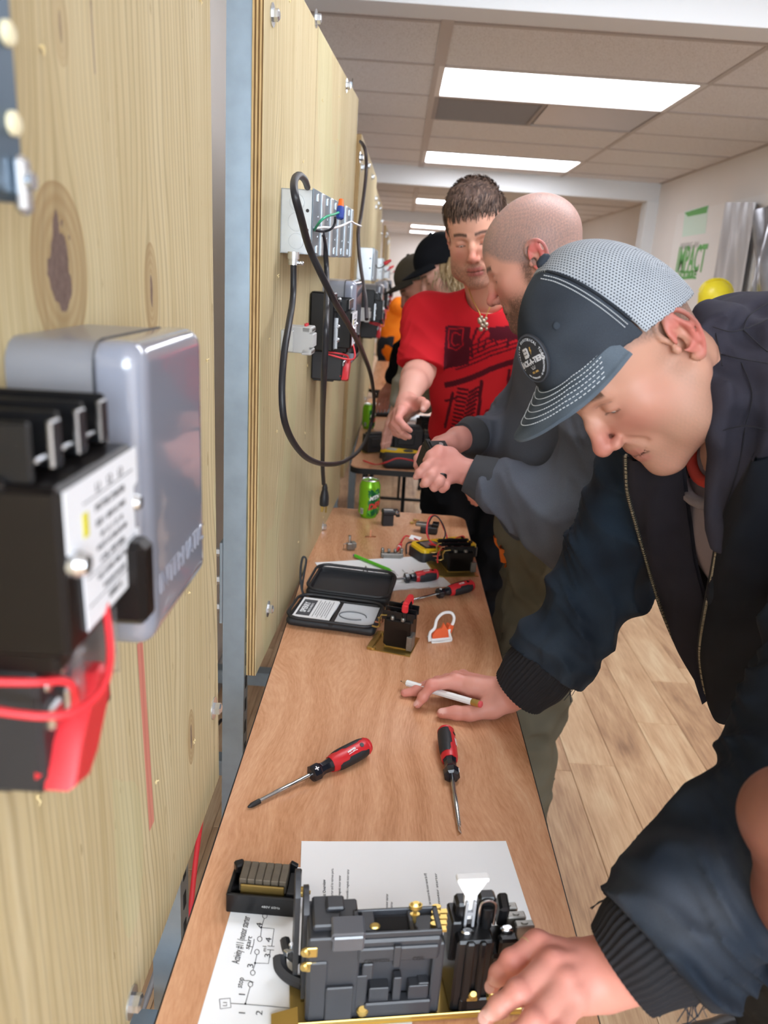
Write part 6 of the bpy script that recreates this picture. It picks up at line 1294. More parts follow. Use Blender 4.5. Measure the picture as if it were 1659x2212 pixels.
# ---- cap, in the head's frame
CM = HM @ mat4((0, -.004, .018), rotx(.02)); CI = inv(CM); rc = (.0925, .1135, .122)
def dome(h=.0026, t=.0035, grow=0.):
    s = Sdf((-.12, -.14, -.06), (.12, .14, .15), h); s.ell((0, 0, .02), np.array(rc) + grow, disp=lambda x, y, z, t_: -.006 * np.clip(y / .1, 0, 1) * np.clip((z - .02) / .06, 0, 1)); s.ell((0, 0, .018), np.array(rc) - t + grow, k=0, mode=1)
    x, y, z = s.pts(s.blk(s.lo, s.lo + s.n * s.h)); zb = .012 + .028 * np.clip((y + .02) / .1, -1, 1.1) + .05 * np.clip(-y / .11 - .35, 0, 1) * (np.abs(x) < .034)
    s.F = np.maximum(s.F, (zb - z + 0 * x).astype(np.float32)); return s
M_denim = tinted('washed_denim', .9, bump=.5, bscale=900, spec=.1, weave=.3)
split = lambda x, y, z: y - (.020 - .16 * np.clip(z - .055, -.02, .09) * .32 )
D1 = dome(); x, y, z = D1.pts(D1.blk(D1.lo, D1.lo + D1.n * D1.h)); fld = D1.F.copy(); D1.F = np.maximum(fld, (-split(x, y, z) + 0 * x).astype(np.float32)); v, q = D1.mesh(); v = squash(v)
cap = quads('cap_front', v, q, M_denim, cap_man, tone=cloth_tone('#282c33', '#3c424a', 40, 6, .55, [(V(-.03, .1, .06), .05, '#444c56', .6), (V(0, .02, .13), .05, '#4d555f', .7)]), base=B1, M=CM, relax=1)
def meshmat():
    g = G('cap_netting'); x, y, z = g.xyz(); th = g.math('ARCTAN2', z - .01, x * -1.0); p = .0036
    v = g.math('ARCSINE', g.math('MAXIMUM', g.math('MINIMUM', y / .122, .98), -.98)) * (.115 / (p * .86)); row = g.math('FLOOR', v); u = th * (.105 / p) + g.math('MULTIPLY', g.math('MODULO', g.math('ABSOLUTE', row), 2.0), .5)
    fu, fv = g.math('FRACT', u + 200.0) - .5, g.math('FRACT', v + 200.0) - .5; d = g.math('SQRT', fu * fu * 1.0 + fv * fv * 1.25)
    f = g.math('LESS_THAN', d, .27); n = g.noise(g.obj(), 30, 2); g.put(g.mix(f, g.mix(n, '#979ea6', '#b4bbc2'), '#2c3038'), g.b.inputs['Base Color']); g.set(Roughness=.8, Specular_IOR_Level=.15); g.bump(g.math('SUBTRACT', 1.0, f), .5, .0012); return g.m
D2 = dome(grow=.0006); D2.F = np.maximum(D2.F, (split(x, y, z) + 0 * x).astype(np.float32)); v, q = D2.mesh(); net = quads('cap_net', squash(v), q, meshmat(), cap_man, relax=1); net.matrix_local = Matrix((mat4(-B1) @ CM).tolist())
top = (CM @ V(0, .0, .02 + rc[2] + .002, 1))[:3]; MB().lathe([(.001, .006), (.007, .0045), (.0095, .001), (.0095, -.003)], top, HM[:3, :3], n=20).build('cap_button', plain('button_cloth', '#2b333e', .9), cap, smooth=60, base=B1)
# visor
def visor(u, w, lift=0.):
    a = (u - .5) * 2; th = a * 1.10; bx, by = .0905 * math.sin(th), .1115 * math.cos(th) * .98; L = .074 * (1 - abs(a) ** 2.2) ** .62 if abs(a) < 1 else 0
    zb = .012 + .028 * min(1.1, max(-1, (by + .02) / .1)); px = bx * (1 + .10 * w); py = by + L * w
    return np.array([px, py - .0035, zb + .0035 + .016 * abs(a) ** 4 - (3.4 * bx * bx * min(1, w * 1.4) * .9 + .010 * w) + lift])
m = MB(); m.grid(lambda u, w: visor(u, w, .0022), 60, 14); n0 = len(m.v); m.grid(lambda u, w: visor(1 - u, w, -.0016), 60, 14)
for i in range(59): m.f.append((13 * 60 + i, 13 * 60 + i + 1, n0 + 13 * 60 + 58 - i, n0 + 13 * 60 + 59 - i)); m.fm.append(0)
m.xf(CM); v_ = np.array(m.v); vis = mesh_from('visor', v_ - B1, m.f, 60, m.fm); vo = link('visor', vis, cap_man, M_denim); ca = vis.color_attributes.new('tone', 'FLOAT_COLOR', 'POINT'); tv = cloth_tone('#3d4650', '#5f6a75', 60, 12, .6)(xfm(CI, v_)); ca.data.foreach_set('color', np.c_[tv, np.ones(len(tv))].astype(np.float32).ravel())
m = MB()
for r_ in (.14, .26, .38, .50, .62, .74):               # rows of white stitches on the visor
    for i in range(52):
        u = .06 + .88 * i / 52; P_ = [visor(u + .88 / 52 * k * .62, r_, .0030) for k in (0, .5, 1)]; m.tube(P_, .00055, 4)
    
def on_dome(px, py):
    o = (CI @ np.append(EYE, 1))[:3]; d = CI[:3, :3] @ unit(ray(px, py)); R_ = np.array(rc) + .0015; c = V(0, 0, .02); o2, d2 = (o - c) / R_, d / R_; A, B_, C2 = d2 @ d2, 2 * o2 @ d2, o2 @ o2 - 1; t = (-B_ - math.sqrt(max(B_ * B_ - 4 * A * C2, 0))) / (2 * A); return o + d * t
def seam(pts, r=.0006, dash=True):
    C_ = catmull(np.array(pts), 24)
    for i in range(0, len(C_) - 3, 5): m.tube(C_[i:i + 4], r, 4)
zz = np.linspace(.045, .138, 12)
def dome_pt(y, z, g=.0022):
    R_ = np.array(rc) + g; s = 1 - (y / R_[1]) ** 2 - ((z - .02) / R_[2]) ** 2; return V(-R_[0] * math.sqrt(max(s, 0)), y, z)
for off in (.006, .010): seam([dome_pt(float(.020 - .16 * min(.09, max(-.02, z_ - .055)) * .32) + off, z_, .0062 if False else .0026) for z_ in zz])
tag(m.xf(CM).build('stitching', M_thread, cap, smooth=60, base=B1), kind='stuff'); m = MB()
m.tube([dome_pt(0 + y_, z_, .0015) for y_, z_ in [(float(.020 - .16 * min(.09, max(-.02, z_ - .055)) * .32), z_) for z_ in zz]], .0016, 6); m.xf(CM).build('panel_seam', plain('seam_navy', '#20262f', .9), cap, smooth=60, base=B1)
ey = dome_pt(.066, .098, .0058); m = MB(); nrm = unit((ey - V(0, 0, .02)) / np.array(rc) ** 2); m.lathe([(.0014, .0), (.0034, .0006), (.004, .0002), (.0036, -.001)], ey, basis(nrm), n=16); m.xf(CM).build('eyelet', plain('eyelet_thread', '#333c48', .9), cap, smooth=60, base=B1)
# round patch with lettering
pc_ = on_dome(1157, 772); nrm = unit((pc_ - V(0, 0, .02)) / np.array(rc) ** 2); upv = unit(V(0, 0, 1) - nrm * nrm[2]); rt_ = np.cross(upv, nrm); PM = mat4(pc_ + nrm * (.0008 + .006 * min(1, max(0, pc_[1] / .1)) * min(1, max(0, (pc_[2] - .02) / .06))), np.stack([rt_, upv, nrm], 1)); RP = .0285
def wrapz(x, y): return -(x * x) / (2 * .095) - (y * y) / (2 * .13)
def bent(mb): mb.v = [V(p[0], p[1], p[2] + wrapz(p[0], p[1])) for p in mb.v]; return mb.xf(CM @ PM)
m = MB(); m.grid(lambda u, w: (RP * w * math.cos(6.2832 * u), RP * w * math.sin(6.2832 * u), .0016), 40, 8, closed=True); m.grid(lambda u, w: (RP * (1 + .02 * w) * math.cos(6.2832 * u), RP * (1 + .02 * w) * math.sin(6.2832 * u), .0016 - .002 * w), 40, 2, closed=True); patch_o = bent(m).build('cap_patch', plain('patch_charcoal', '#26282e', .85, bump=.4, bscale=1200), cap, smooth=60, base=B1)
m = MB(); m.tube([(RP * .97 * math.cos(t), RP * .97 * math.sin(t), .0018) for t in np.linspace(0, 6.2832, 50)], .0010, 5); bent(m).build('patch_rim', plain('patch_rim', '#3d414a', .8), patch_o, smooth=60, base=B1)
m = MB(); text_mb(m, 'RACK-A-TIERS', mat4((0, -.003, .0018)), .0092, .0003, sx=.86, bold=.0003)
def arc_text(mb, s, R_, a0, a1, size, flip=1):
    for i, ch_ in enumerate(s):
        a = a0 + (a1 - a0) * (i + .5) / len(s); text_mb(mb, ch_, mat4((R_ * math.cos(a), R_ * math.sin(a), .0018), rotz(a - flip * math.pi / 2)), size, .0003)
arc_text(m, 'INNOVATIVE ELECTRICAL TOOLS', .0228, math.radians(205), math.radians(-20), .0042); arc_text(m, 'FOR CONTRACTORS - BY CONTRACTORS', .0228, math.radians(222), math.radians(345), .0028, -1)
m.box((-.004, .0085, .0018), (.0085, .0115, .0004)); m.box((.0005, .0085, .0018), (.003, .009, .0004)); tag(bent(m).build('patch_lettering', plain('patch_white', '#c9cbd0', .8), patch_o, base=B1), kind='stuff')
m = MB()
for dx, dy in ((-.006, .011), (-.002, .011), (-.006, .007), (-.002, .007)): m.box((dx, dy, .0021), (.0016, .0016, .0003))
bent(m); tag(m.build('patch_holes', plain('patch_dark', '#26282e', .9), patch_o, base=B1), kind='stuff'); m = MB(); m.put([(.0065, .013, .0019), (.0085, .013, .0019), (.0078, .0095, .0019), (.0092, .0095, .0019), (.0058, .004, .0019), (.0068, .008, .0019), (.0055, .008, .0019)], [(0, 1, 2, 6), (2, 3, 4, 5)]); text_mb(m, 'EST. 1995', mat4((0, -.0155, .0019)), .0032, .0003); bent(m).build('patch_gold', plain('patch_gold', '#c9a257', .7), patch_o, base=B1)
m = MB(); m.ribbon([(-.004, -.008, .0019), (-.003, -.0115, .0019), (.003, -.0115, .0019), (.004, -.008, .0019)], .0007); m.ribbon([(-.002, -.0112, .0019), (0, -.0078, .0019), (.002, -.0112, .0019)], .0006); tag(bent(m).build('patch_crown', plain('patch_white2', '#c9cbd0', .8), patch_o, base=B1), kind='stuff')
# trousers and boots, mostly out of the frame
legs(cap_man, B1, HIP - V(-.03, 0, .04), [(.86, .96, 0), (.84, 1.20, 0)], cloth_tone('#3b3a38', '#4a4946', 30, 3), shoe=(M_bkl, (-1, -.1, 0)))
# ================================================================ the man with the shaved head
B2 = V(.43, 1.88, 0); bald = thing('person', 'shaven headed man in dark grey sweatshirt holding a part in both hands', 'person', mat4(B2))
RB = np.array([[.30802, -.83254, -.46043], [.9513, .27588, .13756], [.0125, -.48038, .87697]]); BM = mat4((.2860, 1.7202, 1.5186), RB); BI = inv(BM)
NB2 = V(.415, 1.735, 1.395); nl2 = (BI @ np.append(NB2, 1))[:3]; hf = head_field(.0026, nl2, open_eye=.0016, neck_r=(.060, .066), fat=.004); v, q = hf.mesh()
st = skin_tone('#d9a08b', '#cc5f5c', '#a8605a', stub='#5d463b', scalp='#82736f', brow='#4a3529', beard=1.0, seed=11, ear_red=.85); parts2 = [(xfm(BM, v), q, st(v))]
h2 = dict(base='#dba293', flush='#cc7069', nails='#e3b0a4'); A2 = lambda px, py, Y: aY(px, py, Y)
# near hand (his left) gripping the part, far hand behind it
wl, fl = A2(985, 1012, 1.60), A2(1040, 1030, 1.60)
fgl = [[A2(945, 985, 1.575), A2(918, 1010, 1.55), A2(906, 1022, 1.545), A2(899, 1030, 1.55)], [A2(948, 1003, 1.57), A2(932, 1028, 1.545), A2(920, 1042, 1.54), A2(913, 1047, 1.55)], [A2(955, 1020, 1.565), A2(948, 1042, 1.545), A2(938, 1052, 1.55), A2(932, 1050, 1.56)], [A2(966, 1034, 1.57), A2(962, 1050, 1.555), A2(956, 1056, 1.56), A2(950, 1054, 1.57)]]
thl = [A2(970, 985, 1.60), A2(948, 975, 1.585), A2(932, 985, 1.575), A2(922, 995, 1.575)]
Fd = hand_field(wl, fl, fgl, thl, fr_=1.05, back=(-.2, -.9, .2), h=.0026); v, q = Fd.mesh(); parts2.append((v, q, hand_tone(seed=3, knuckles=[f[0] for f in fgl], tips=[(fgl[0][3] + V(-.003, -.006, .003), unit(V(-.4, -.8, .4)), .006)], **h2)(v)))
wr_, fr2 = A2(992, 948, 1.74), A2(1025, 942, 1.78)
fgr = [[A2(945, 958, 1.70), A2(915, 972, 1.67), A2(903, 990, 1.65), A2(899, 1006, 1.64)], [A2(948, 966, 1.69), A2(922, 985, 1.66), A2(910, 1000, 1.645), A2(903, 1015, 1.64)], [A2(952, 975, 1.68), A2(932, 992, 1.66), A2(922, 1008, 1.65), A2(916, 1018, 1.645)], [A2(958, 985, 1.69), A2(944, 1000, 1.67), A2(936, 1012, 1.66), A2(930, 1018, 1.66)]]
thr = [A2(970, 955, 1.70), A2(948, 962, 1.67), A2(936, 975, 1.65), A2(928, 985, 1.64)]
Fd = hand_field(wr_, fr2, fgr, thr, fr_=1.05, back=(-.2, .3, .9), h=.0026); v, q = Fd.mesh(); parts2.append((v, q, hand_tone(seed=6, knuckles=[f[0] for f in fgr], **h2)(v)))
HP2 = V(.445, 1.86, .93); SL2, SR2 = V(.46, 1.545, 1.31), V(.40, 1.93, 1.30); EL2, ER2 = A2(1235, 1130, 1.50), V(.30, 1.98, 1.06)
K = Sdf((.0, 1.35, .80), (.9, 2.2, 1.5), .014); K.chain([HP2, (HP2 + NB2) / 2, NB2 - V(0, 0, .06)], [.10, .11, .06], k=.03); K.chain([NB2 - V(0, 0, .07), SL2, EL2, fl], [.045, .045, .038, .030], k=.02); K.chain([NB2 - V(0, 0, .07), SR2, ER2, fr2], [.045, .045, .038, .030], k=.02); v, q = K.mesh(); parts2.append((v, q, np.tile(lrgb('#d9a08b'), (len(v), 1))))
body2 = join_body('body', parts2, M_skin, bald, B2)
c = fgl[2][0] * .62 + fgl[2][1] * .38; MB().lathe([(.0118, -.004), (.0132, -.0035), (.0132, .0035), (.0118, .004)], c, basis(fgl[2][1] - fgl[2][0]), n=20).build('ring', M_blk, bald, base=B2)
# grey sweatshirt
W2 = Sdf((-.02, 1.30, .78), (1.0, 2.25, 1.52), .0062); tx2 = unit(NB2 - HP2); f2 = unit(V(-.93, -.16, -.15)); r2 = unit(np.cross(f2, tx2)); f2 = np.cross(tx2, r2); R2 = np.stack([r2, f2, tx2], 1)
wd2 = lambda a, f, s: (lambda x, y, z, t: a * (np.abs(wob(x, y, z, f, s)) * 1.5 - .6))
W2.ell(NB2 - tx2 * .15 - f2 * .005, (.215, .140, .19), R2, k=0, disp=wd2(.008, 13, 5)); W2.ell(NB2 - tx2 * .35 + f2 * .02, (.200, .160, .21), R2, k=.05, disp=wd2(.010, 15, 7)); W2.ell(HP2 + tx2 * .055 + f2 * .01, (.190, .160, .14), R2, k=.05, disp=wd2(.010, 17, 9)); W2.cone(SL2, SR2, .080, k=.06)
PL2, PR2 = [SL2, EL2, fl + unit(EL2 - fl) * .01], [SR2, ER2, fr2]
W2.chain(PL2, [.090, .086, .050], k=.04, disp=sleeve_folds(PL2, .015, 21, 5.)); W2.chain(PR2, [.088, .075, .046], k=.04, disp=sleeve_folds(PR2, .010, 23, 5.))
W2.cone(NB2 - tx2 * .05, NB2 + tx2 * .03, .080, .072, k=.03); W2.ell(NB2 + tx2 * .045, (.066, .070, .045), R2, k=.006, mode=1)
W2.half(HP2 - tx2 * .055, -tx2 + f2 * -.25)
for P_ in (PL2, PR2): d = unit(P_[2] - P_[1]); W2.op(lambda x, y, z, d=d, P_=P_: np.maximum(-((x - P_[2][0]) * d[0] + (y - P_[2][1]) * d[1] + (z - P_[2][2]) * d[2]), np.sqrt((x - P_[2][0]) ** 2 + (y - P_[2][1]) ** 2 + (z - P_[2][2]) ** 2) - .08), P_[2] - .09, P_[2] + .09, .004, 1)
sw = garment('sweatshirt', W2, M_fleece, bald, B2, cloth_tone('#4b4d54', '#646974', 18, 9, .55, [(EL2, .12, '#6a7480', .5)]))
def cuff2(p, a, b, r0, r1, par, base, col, nm='cuff'):
    a, b = V(*a), V(*b); m = MB(); m.lathe([(r0, 0), (r0 + .003, .012), (r1 + .004, np.linalg.norm(b - a) * .7), (r1, np.linalg.norm(b - a))], a, basis(b - a), n=40); return m.build(nm, plain(nm + '_knit', col, .95, bump=.3, bscale=600), par, smooth=60, base=base)
cuff2(None, PL2[2] + unit(EL2 - fl) * .02, wl + unit(fl - wl) * .030, .050, .042, sw, B2, '#3c3e42'); cuff2(None, PR2[2], wr_ + unit(fr2 - wr_) * .012, .045, .036, sw, B2, '#3c3e42')
def trs(v): return cloth_tone('#5a564a', '#6d695b', 26, 4, .5)(v)
legs(bald, B2, HP2 + V(.0, 0, -.04), [(.405, 1.74, 0), (.42, 2.02, 0)], trs, r=(.118, .088, .078), shoe=(plain('tan_boot', '#5b4632', .7), (-1, 0, 0)), knees=(-.015, 0, 0), h=.0075)
m = MB(); p = HP2 - tx2 * .05 - r2 * .02 + f2 * .165; m.grid(lambda u, w: p + r2 * (.03 - .07 * u) * (1 - .4 * w) - tx2 * (.07 * w) + f2 * (.008 * math.sin(u * 9 + w * 5) - .02 * w), 10, 8); k_ = len(m.v); m.v += [q_ - f2 * .004 for q_ in m.v[:k_]]; m.f += [tuple(i + k_ for i in q_[::-1]) for q_ in m.f]; m.fm += m.fm; m.build('orange_shirt_tail', plain('orange_jersey', '#f07a22', .85), bald, smooth=70, base=B2)
# the part he holds
pc2 = A2(935, 990, 1.62); t = thing('relay_part', 'small black relay part held in the hands of the shaven headed man', 'relay part', mat4(pc2, rotz(.4) @ rotx(.5))); m = MB(); m.box((0, 0, 0), (.05, .045, .06), bev=.003); m.box((.0, 0, .035), (.04, .02, .016), bev=.002); m.box((-.018, 0, .03), (.012, .04, .02), bev=.002); m.build('part_body', M_blk, t); MB().cyl((0, -.01, .042), (0, -.01, .05), .005, n=12).build('part_screw', M_steel, t)
# ================================================================ the man in the red shirt
B3 = V(.33, 2.70, 0); red = thing('person', 'young man with brown hair in a red printed tee shirt, pointing', 'person', mat4(B3))
RR = np.array([[-.95553, -.18099, -.23283], [.24085, -.93454, -.26197], [-.17017, -.3064, .93657]]); KR = 1.01
RM = mat4((.2045, 2.290, 1.597), RR * KR); RI = inv(RM); NB3 = V(.262, 2.395, 1.425); nl3 = (RI @ np.append(NB3, 1))[:3]
hf = head_field(.0026, nl3, open_eye=.0028, neck_r=(.055, .060)); v, q = hf.mesh(); st = skin_tone('#d6a18a', '#c4695f', '#b4545a', stub='#7a5c4b', brow='#2a1d17', beard=.6, seed=21, ear_red=.4); parts3 = [(xfm(RM, v), q, st(v))]
h3 = dict(base='#dca594', flush='#cf7a70', nails='#e6b8ac'); A3 = lambda px, py, Y: aY(px, py, Y)
w3, f3 = A3(880, 868, 2.13), A3(893, 828, 2.21)
fg3 = [[A3(868, 886, 2.04), A3(860, 905, 2.01), A3(874, 922, 2.00), A3(886, 930, 2.00)], [A3(860, 893, 2.05), A3(853, 915, 2.02), A3(868, 935, 2.01), A3(884, 944, 2.01)], [A3(856, 898, 2.07), A3(850, 920, 2.04), A3(862, 938, 2.03), A3(876, 946, 2.03)], [A3(853, 900, 2.09), A3(846, 920, 2.07), A3(853, 935, 2.06), A3(862, 942, 2.06)]]
th3 = [A3(895, 872, 2.08), A3(910, 868, 2.04), A3(919, 874, 2.01), A3(914, 884, 2.00)]
Fd = hand_field(w3, f3, fg3, th3, fr_=1.05, back=(-.7, .2, .5), h=.0028, wr=.027); v, q = Fd.mesh(); parts3.append((v, q, hand_tone(seed=8, knuckles=[f[1] for f in fg3], tips=[(th3[3] + V(-.002, -.008, .002), V(-.2, -.9, .3), .007)], **h3)(v)))
# other hand low by the hip
w4, f4 = A3(1018, 1062, 2.30), A3(1045, 1040, 2.36); fg4 = [[A3(1022, 1052, 2.27), A3(1014, 1066, 2.26), A3(1015, 1078, 2.27)], [A3(1026, 1058, 2.26), A3(1020, 1074, 2.25), A3(1021, 1086, 2.26)], [A3(1031, 1063, 2.26), A3(1027, 1080, 2.25), A3(1029, 1090, 2.26)], [A3(1037, 1066, 2.27), A3(1035, 1081, 2.26), A3(1037, 1089, 2.27)]]; th4 = [A3(1020, 1048, 2.29), A3(1012, 1053, 2.27), A3(1012, 1060, 2.26)]
Fd = hand_field(w4 + V(.03, .02, .02), f4 + V(.03, 0, .02), fg4, th4, fr_=1.0, back=(-.2, -.9, .2), h=.003); v, q = Fd.mesh(); parts3.append((v, q, hand_tone(seed=9, **h3)(v)))
HP3 = V(.315, 2.66, .93); SRr, SLl = A3(925, 690, 2.42), A3(1130, 720, 2.42); ERr = A3(908, 800, 2.36)
Ar = Sdf(np.min([SRr, ERr, f3, w3], 0) - .08, np.max([SRr, ERr, f3, w3], 0) + .08, .004); Ar.chain([SRr, ERr, f3 * .5 + ERr * .5, f3, w3], [.052, .044, .044, .036, .030], k=.02); v, q = Ar.mesh(); parts3.append((v, q, hand_tone('#dfae9c', '#cf8d80', '#dfae9c', seed=4)(v)))
K = Sdf((.0, 2.15, .85), (.75, 2.95, 1.5), .016); K.chain([HP3, (HP3 + NB3) / 2, NB3 - V(0, 0, .06)], [.09, .10, .055], k=.03); K.chain([NB3 - V(0, 0, .07), SLl, SLl + V(.05, .05, -.28), f4 + V(.03, 0, .02)], [.045, .045, .036, .03], k=.02); v, q = K.mesh(); parts3.append((v, q, np.tile(lrgb('#d6a18a'), (len(v), 1))))
body3 = join_body('body', parts3, M_skin, red, B3); eyeballs(body3, RM, look=(0, .7, -.7), iris='#3e3a33', base=B3)
# hair: short, swept forward; a cap of hair with separate locks over it
Hh = Sdf((-.10, -.13, -.05), (.10, .13, .165), .0028); hdisp = lambda x, y, z, t: .0022 * np.sin(x * 260 + 4 * np.sin(y * 70 + z * 60)) + .0025 * wob(x, y, z, 90, 4)
Hh.ell((0, -.014, .052), (.0835, .106, .094), disp=hdisp); Hh.ell((0, .045, .104), (.060, .056, .034), k=.03, disp=hdisp); Hh.ell((0, .106, -.033), (.074, .052, .112), k=.012, mode=1); Hh.ell((0, .075, -.08), (.10, .10, .075), k=.01, mode=1)
for s in (-1, 1): Hh.ell((s * .083, .02, -.03), (.03, .035, .05), k=.008, mode=1); Hh.ell((s * .085, -.012, .0), (.016, .024, .034), k=.005, mode=1)
Hh.half((0, 0, -.04), (0, .3, -1)); v, q = Hh.mesh(); hair_o = quads('hair', v, q, M_hairm, red, tone=cloth_tone('#33251f', '#574238', 70, 3, .6), base=B3, M=RM, relax=1)
def locks(par, base, M, v, flow, n, ln, w, lift, seed, cols, name='hair_locks'):
    rs = np.random.RandomState(seed); m = [MB() for _ in cols]; c0 = v.mean(0)
    for i in rs.choice(len(v), min(n, len(v)), replace=False):
        p = v[i]; nn = unit(p - c0); f = flow(p) + rs.normal(0, .22, 3); f = unit(f - nn * (f @ nn)); L = ln * rs.uniform(.6, 1.25); P_ = [p - nn * .001, p + f * L * .35 + nn * lift * .7, p + f * L * .7 + nn * lift, p + f * L - nn * (L * L * 2.2 - lift * .5)]
        k = rs.randint(len(cols)); ww = w * rs.uniform(.6, 1.3); sd = unit(np.cross(nn, f)); a = len(m[k].v)
        for j, q_ in enumerate(P_[:3]): m[k].v += [q_ + sd * ww * (1, 1, .7)[j], q_ + nn * ww * .5, q_ - sd * ww * (1, 1, .7)[j]]
        m[k].v.append(P_[3])
        for j in (0, 3): m[k].f += [(a + j, a + j + 1, a + j + 4, a + j + 3), (a + j + 1, a + j + 2, a + j + 5, a + j + 4)]
        m[k].f += [(a + 6, a + 7, a + 9), (a + 7, a + 8, a + 9)]; m[k].fm += [0] * 6
    for k, mm in enumerate(m): mm.xf(M); tag(mm.build(name, plain('%s_%d_%d' % (name, seed, k), cols[k], .5, spec=.35), par, smooth=180, base=base), kind='stuff')
sel = v[v[:, 2] > -.03]; locks(hair_o, B3, RM, sel, lambda p: V(.25 if p[2] > .09 else p[0] * 3, .9 if p[2] > .06 else .35, .15 if p[1] < .05 and p[2] > .1 else -.75), 5200, .024, .0009, .0035, 4, ['#2c1f1a', '#4a372e', '#6b5446'])
# red tee shirt
tx3 = unit(NB3 - HP3 + V(0, 0, 0)); f3d = unit(V(-.10, -.98, -.10)); r3 = unit(np.cross(f3d, tx3)); f3d = np.cross(tx3, r3); R3 = np.stack([r3, f3d, tx3], 1)
T_ = Sdf((-.06, 2.20, .90), (.72, 2.92, 1.55), .0038); T_.ell(NB3 - tx3 * .15 + f3d * .0, (.195, .118, .18), R3, k=0, disp=wd2(.006, 15, 31)); T_.ell(NB3 - tx3 * .33 + f3d * .01, (.175, .122, .22), R3, k=.05, disp=wd2(.008, 17, 33)); T_.ell(HP3 + tx3 * .07, (.175, .125, .12), R3, k=.05, disp=wd2(.006, 20, 34)); T_.cone(SRr, SLl, .068, k=.05)
PS = [SRr, ERr + unit(SRr - ERr) * .012]; T_.chain(PS, [.080, .072], k=.03, disp=sleeve_folds(PS, .006, 41, 6.)); PS2 = [SLl, SLl + V(.04, .03, -.2)]; T_.chain(PS2, [.080, .072], k=.03)
d = unit(PS[1] - PS[0]); T_.op(lambda x, y, z: np.maximum(-((x - PS[1][0]) * d[0] + (y - PS[1][1]) * d[1] + (z - PS[1][2]) * d[2]), np.sqrt((x - PS[1][0]) ** 2 + (y - PS[1][1]) ** 2 + (z - PS[1][2]) ** 2) - .10), PS[1] - .11, PS[1] + .11, .003, 1)
T_.cone(NB3 - tx3 * .04, NB3 + tx3 * .0, .072, .064, k=.03); T_.ell(NB3 + tx3 * .03 + f3d * .022, (.064, .068, .055), R3, k=.004, mode=1); T_.half(HP3 + tx3 * .01, -tx3)
# one colour print on the chest: drawn in the shirt's own chest plane
o3 = NB3 - tx3 * .21 + f3d * .115; PX = lambda px, py: (lambda p: np.array([(p - o3) @ -r3, (p - o3) @ tx3]))(EYE + ray(px, py) * (((o3 - EYE) @ f3d) / (ray(px, py) @ f3d)))
BOX = [PX(*p) for p in ((961, 712), (1165, 712), (1150, 935), (958, 935))]; x0_, x1_ = BOX[0][0], BOX[1][0]; y1_, y0_ = BOX[0][1], BOX[3][1]
def segs(): 
    L = []
    def a(*p, w=.004): L.append((np.array([PX(*q) for q in p]), w))
    for i in range(5): a((985 + 4 * i, 800 - 11 * i), (1060, 768 - 9 * i), (1140, 748 - 8 * i), w=.0028)
    a((960, 838), (1060, 795), (1160, 770), w=.010); a((962, 870), (985, 858)); a((978, 850), (960, 930), w=.005); a((1040, 820), (1030, 930), w=.006); a((1100, 800), (1092, 900), w=.005); a((1128, 790), (1120, 880), w=.005)
    for i in range(11): y = 838 + 8.6 * i; a((990 - .16 * (y - 838), y), (1010 - .2 * (y - 838), y + 1), w=.0045); a((1014 - .2 * (y - 838), y + 6), (1034 - .2 * (y - 838), y - 6), w=.0045); a((1108, 800 + 8 * i), (1124, 797 + 8 * i), w=.0032)
    a((1020, 770), (1018, 742), (1030, 716), (1055, 700), (1085, 704), (1100, 730), (1096, 752), w=.004); a((1032, 760), (1034, 735), (1050, 718), (1072, 718), (1084, 738), w=.003); a((1045, 752), (1050, 735), (1066, 730), (1074, 748), w=.003); a((1105, 720), (1125, 745), (1160, 755), w=.004); a((1050, 905), (1080, 895), (1120, 905), w=.005); a((1045, 900), (1050, 880), (1085, 872), w=.003)
    return L
SG = segs(); CC = [np.array([PX(*q) for q in P_]) for P_ in ([(994, 728), (984, 723), (977, 727), (975, 742), (981, 750), (992, 746)], [(968, 718), (1000, 716), (999, 748), (985, 760), (969, 750), (968, 718)])]
def red_tone(v):
    n = wob(*v.T, 30, 2) * .5 + .5; c = blend(np.tile(lrgb('#c4202b'), (len(v), 1)), lrgb('#d63038'), np.clip(n, 0, 1)); u, w, d_ = (v - o3) @ -r3, (v - o3) @ tx3, (v - o3) @ f3d; dark = lrgb('#3f1a26'); front = d_ > -.075
    inb = (u > x0_) & (u < x1_) & (w > y0_) & (w < y1_) & front; up = np.zeros(len(v), bool)
    top = (w > y1_ - .075 + .20 * 0) & inb & (u < x0_ + .062); bg = inb & (w - y0_ > .62 * (y1_ - y0_) + (u - x0_) * .42) & (u < x0_ + .075) | (inb & (u > x0_ + .13) & (w > y1_ - .035)); m = bg.astype(float) * .92
    def dist(P_):
        dd = np.full(len(v), 9.)
        for i in range(len(P_) - 1):
            a, e = P_[i], P_[i + 1] - P_[i]; t = np.clip(((u - a[0]) * e[0] + (w - a[1]) * e[1]) / (e @ e + 1e-12), 0, 1); dd = np.minimum(dd, np.hypot(u - a[0] - e[0] * t, w - a[1] - e[1] * t))
        return dd
    for P_, wd_ in SG: m = np.where(inb, np.maximum(m, np.clip((wd_ * .95 - dist(P_)) / .0012 + .5, 0, 1) * .92), m)
    for P_ in CC: m = m * (1 - np.clip((.0022 - dist(P_)) / .001, 0, 1) * .75 * front)
    return blend(c, dark, m)
v, q = T_.mesh(); ts = quads('tee_shirt', v, q, M_tee, red, tone=red_tone, base=B3, relax=1)
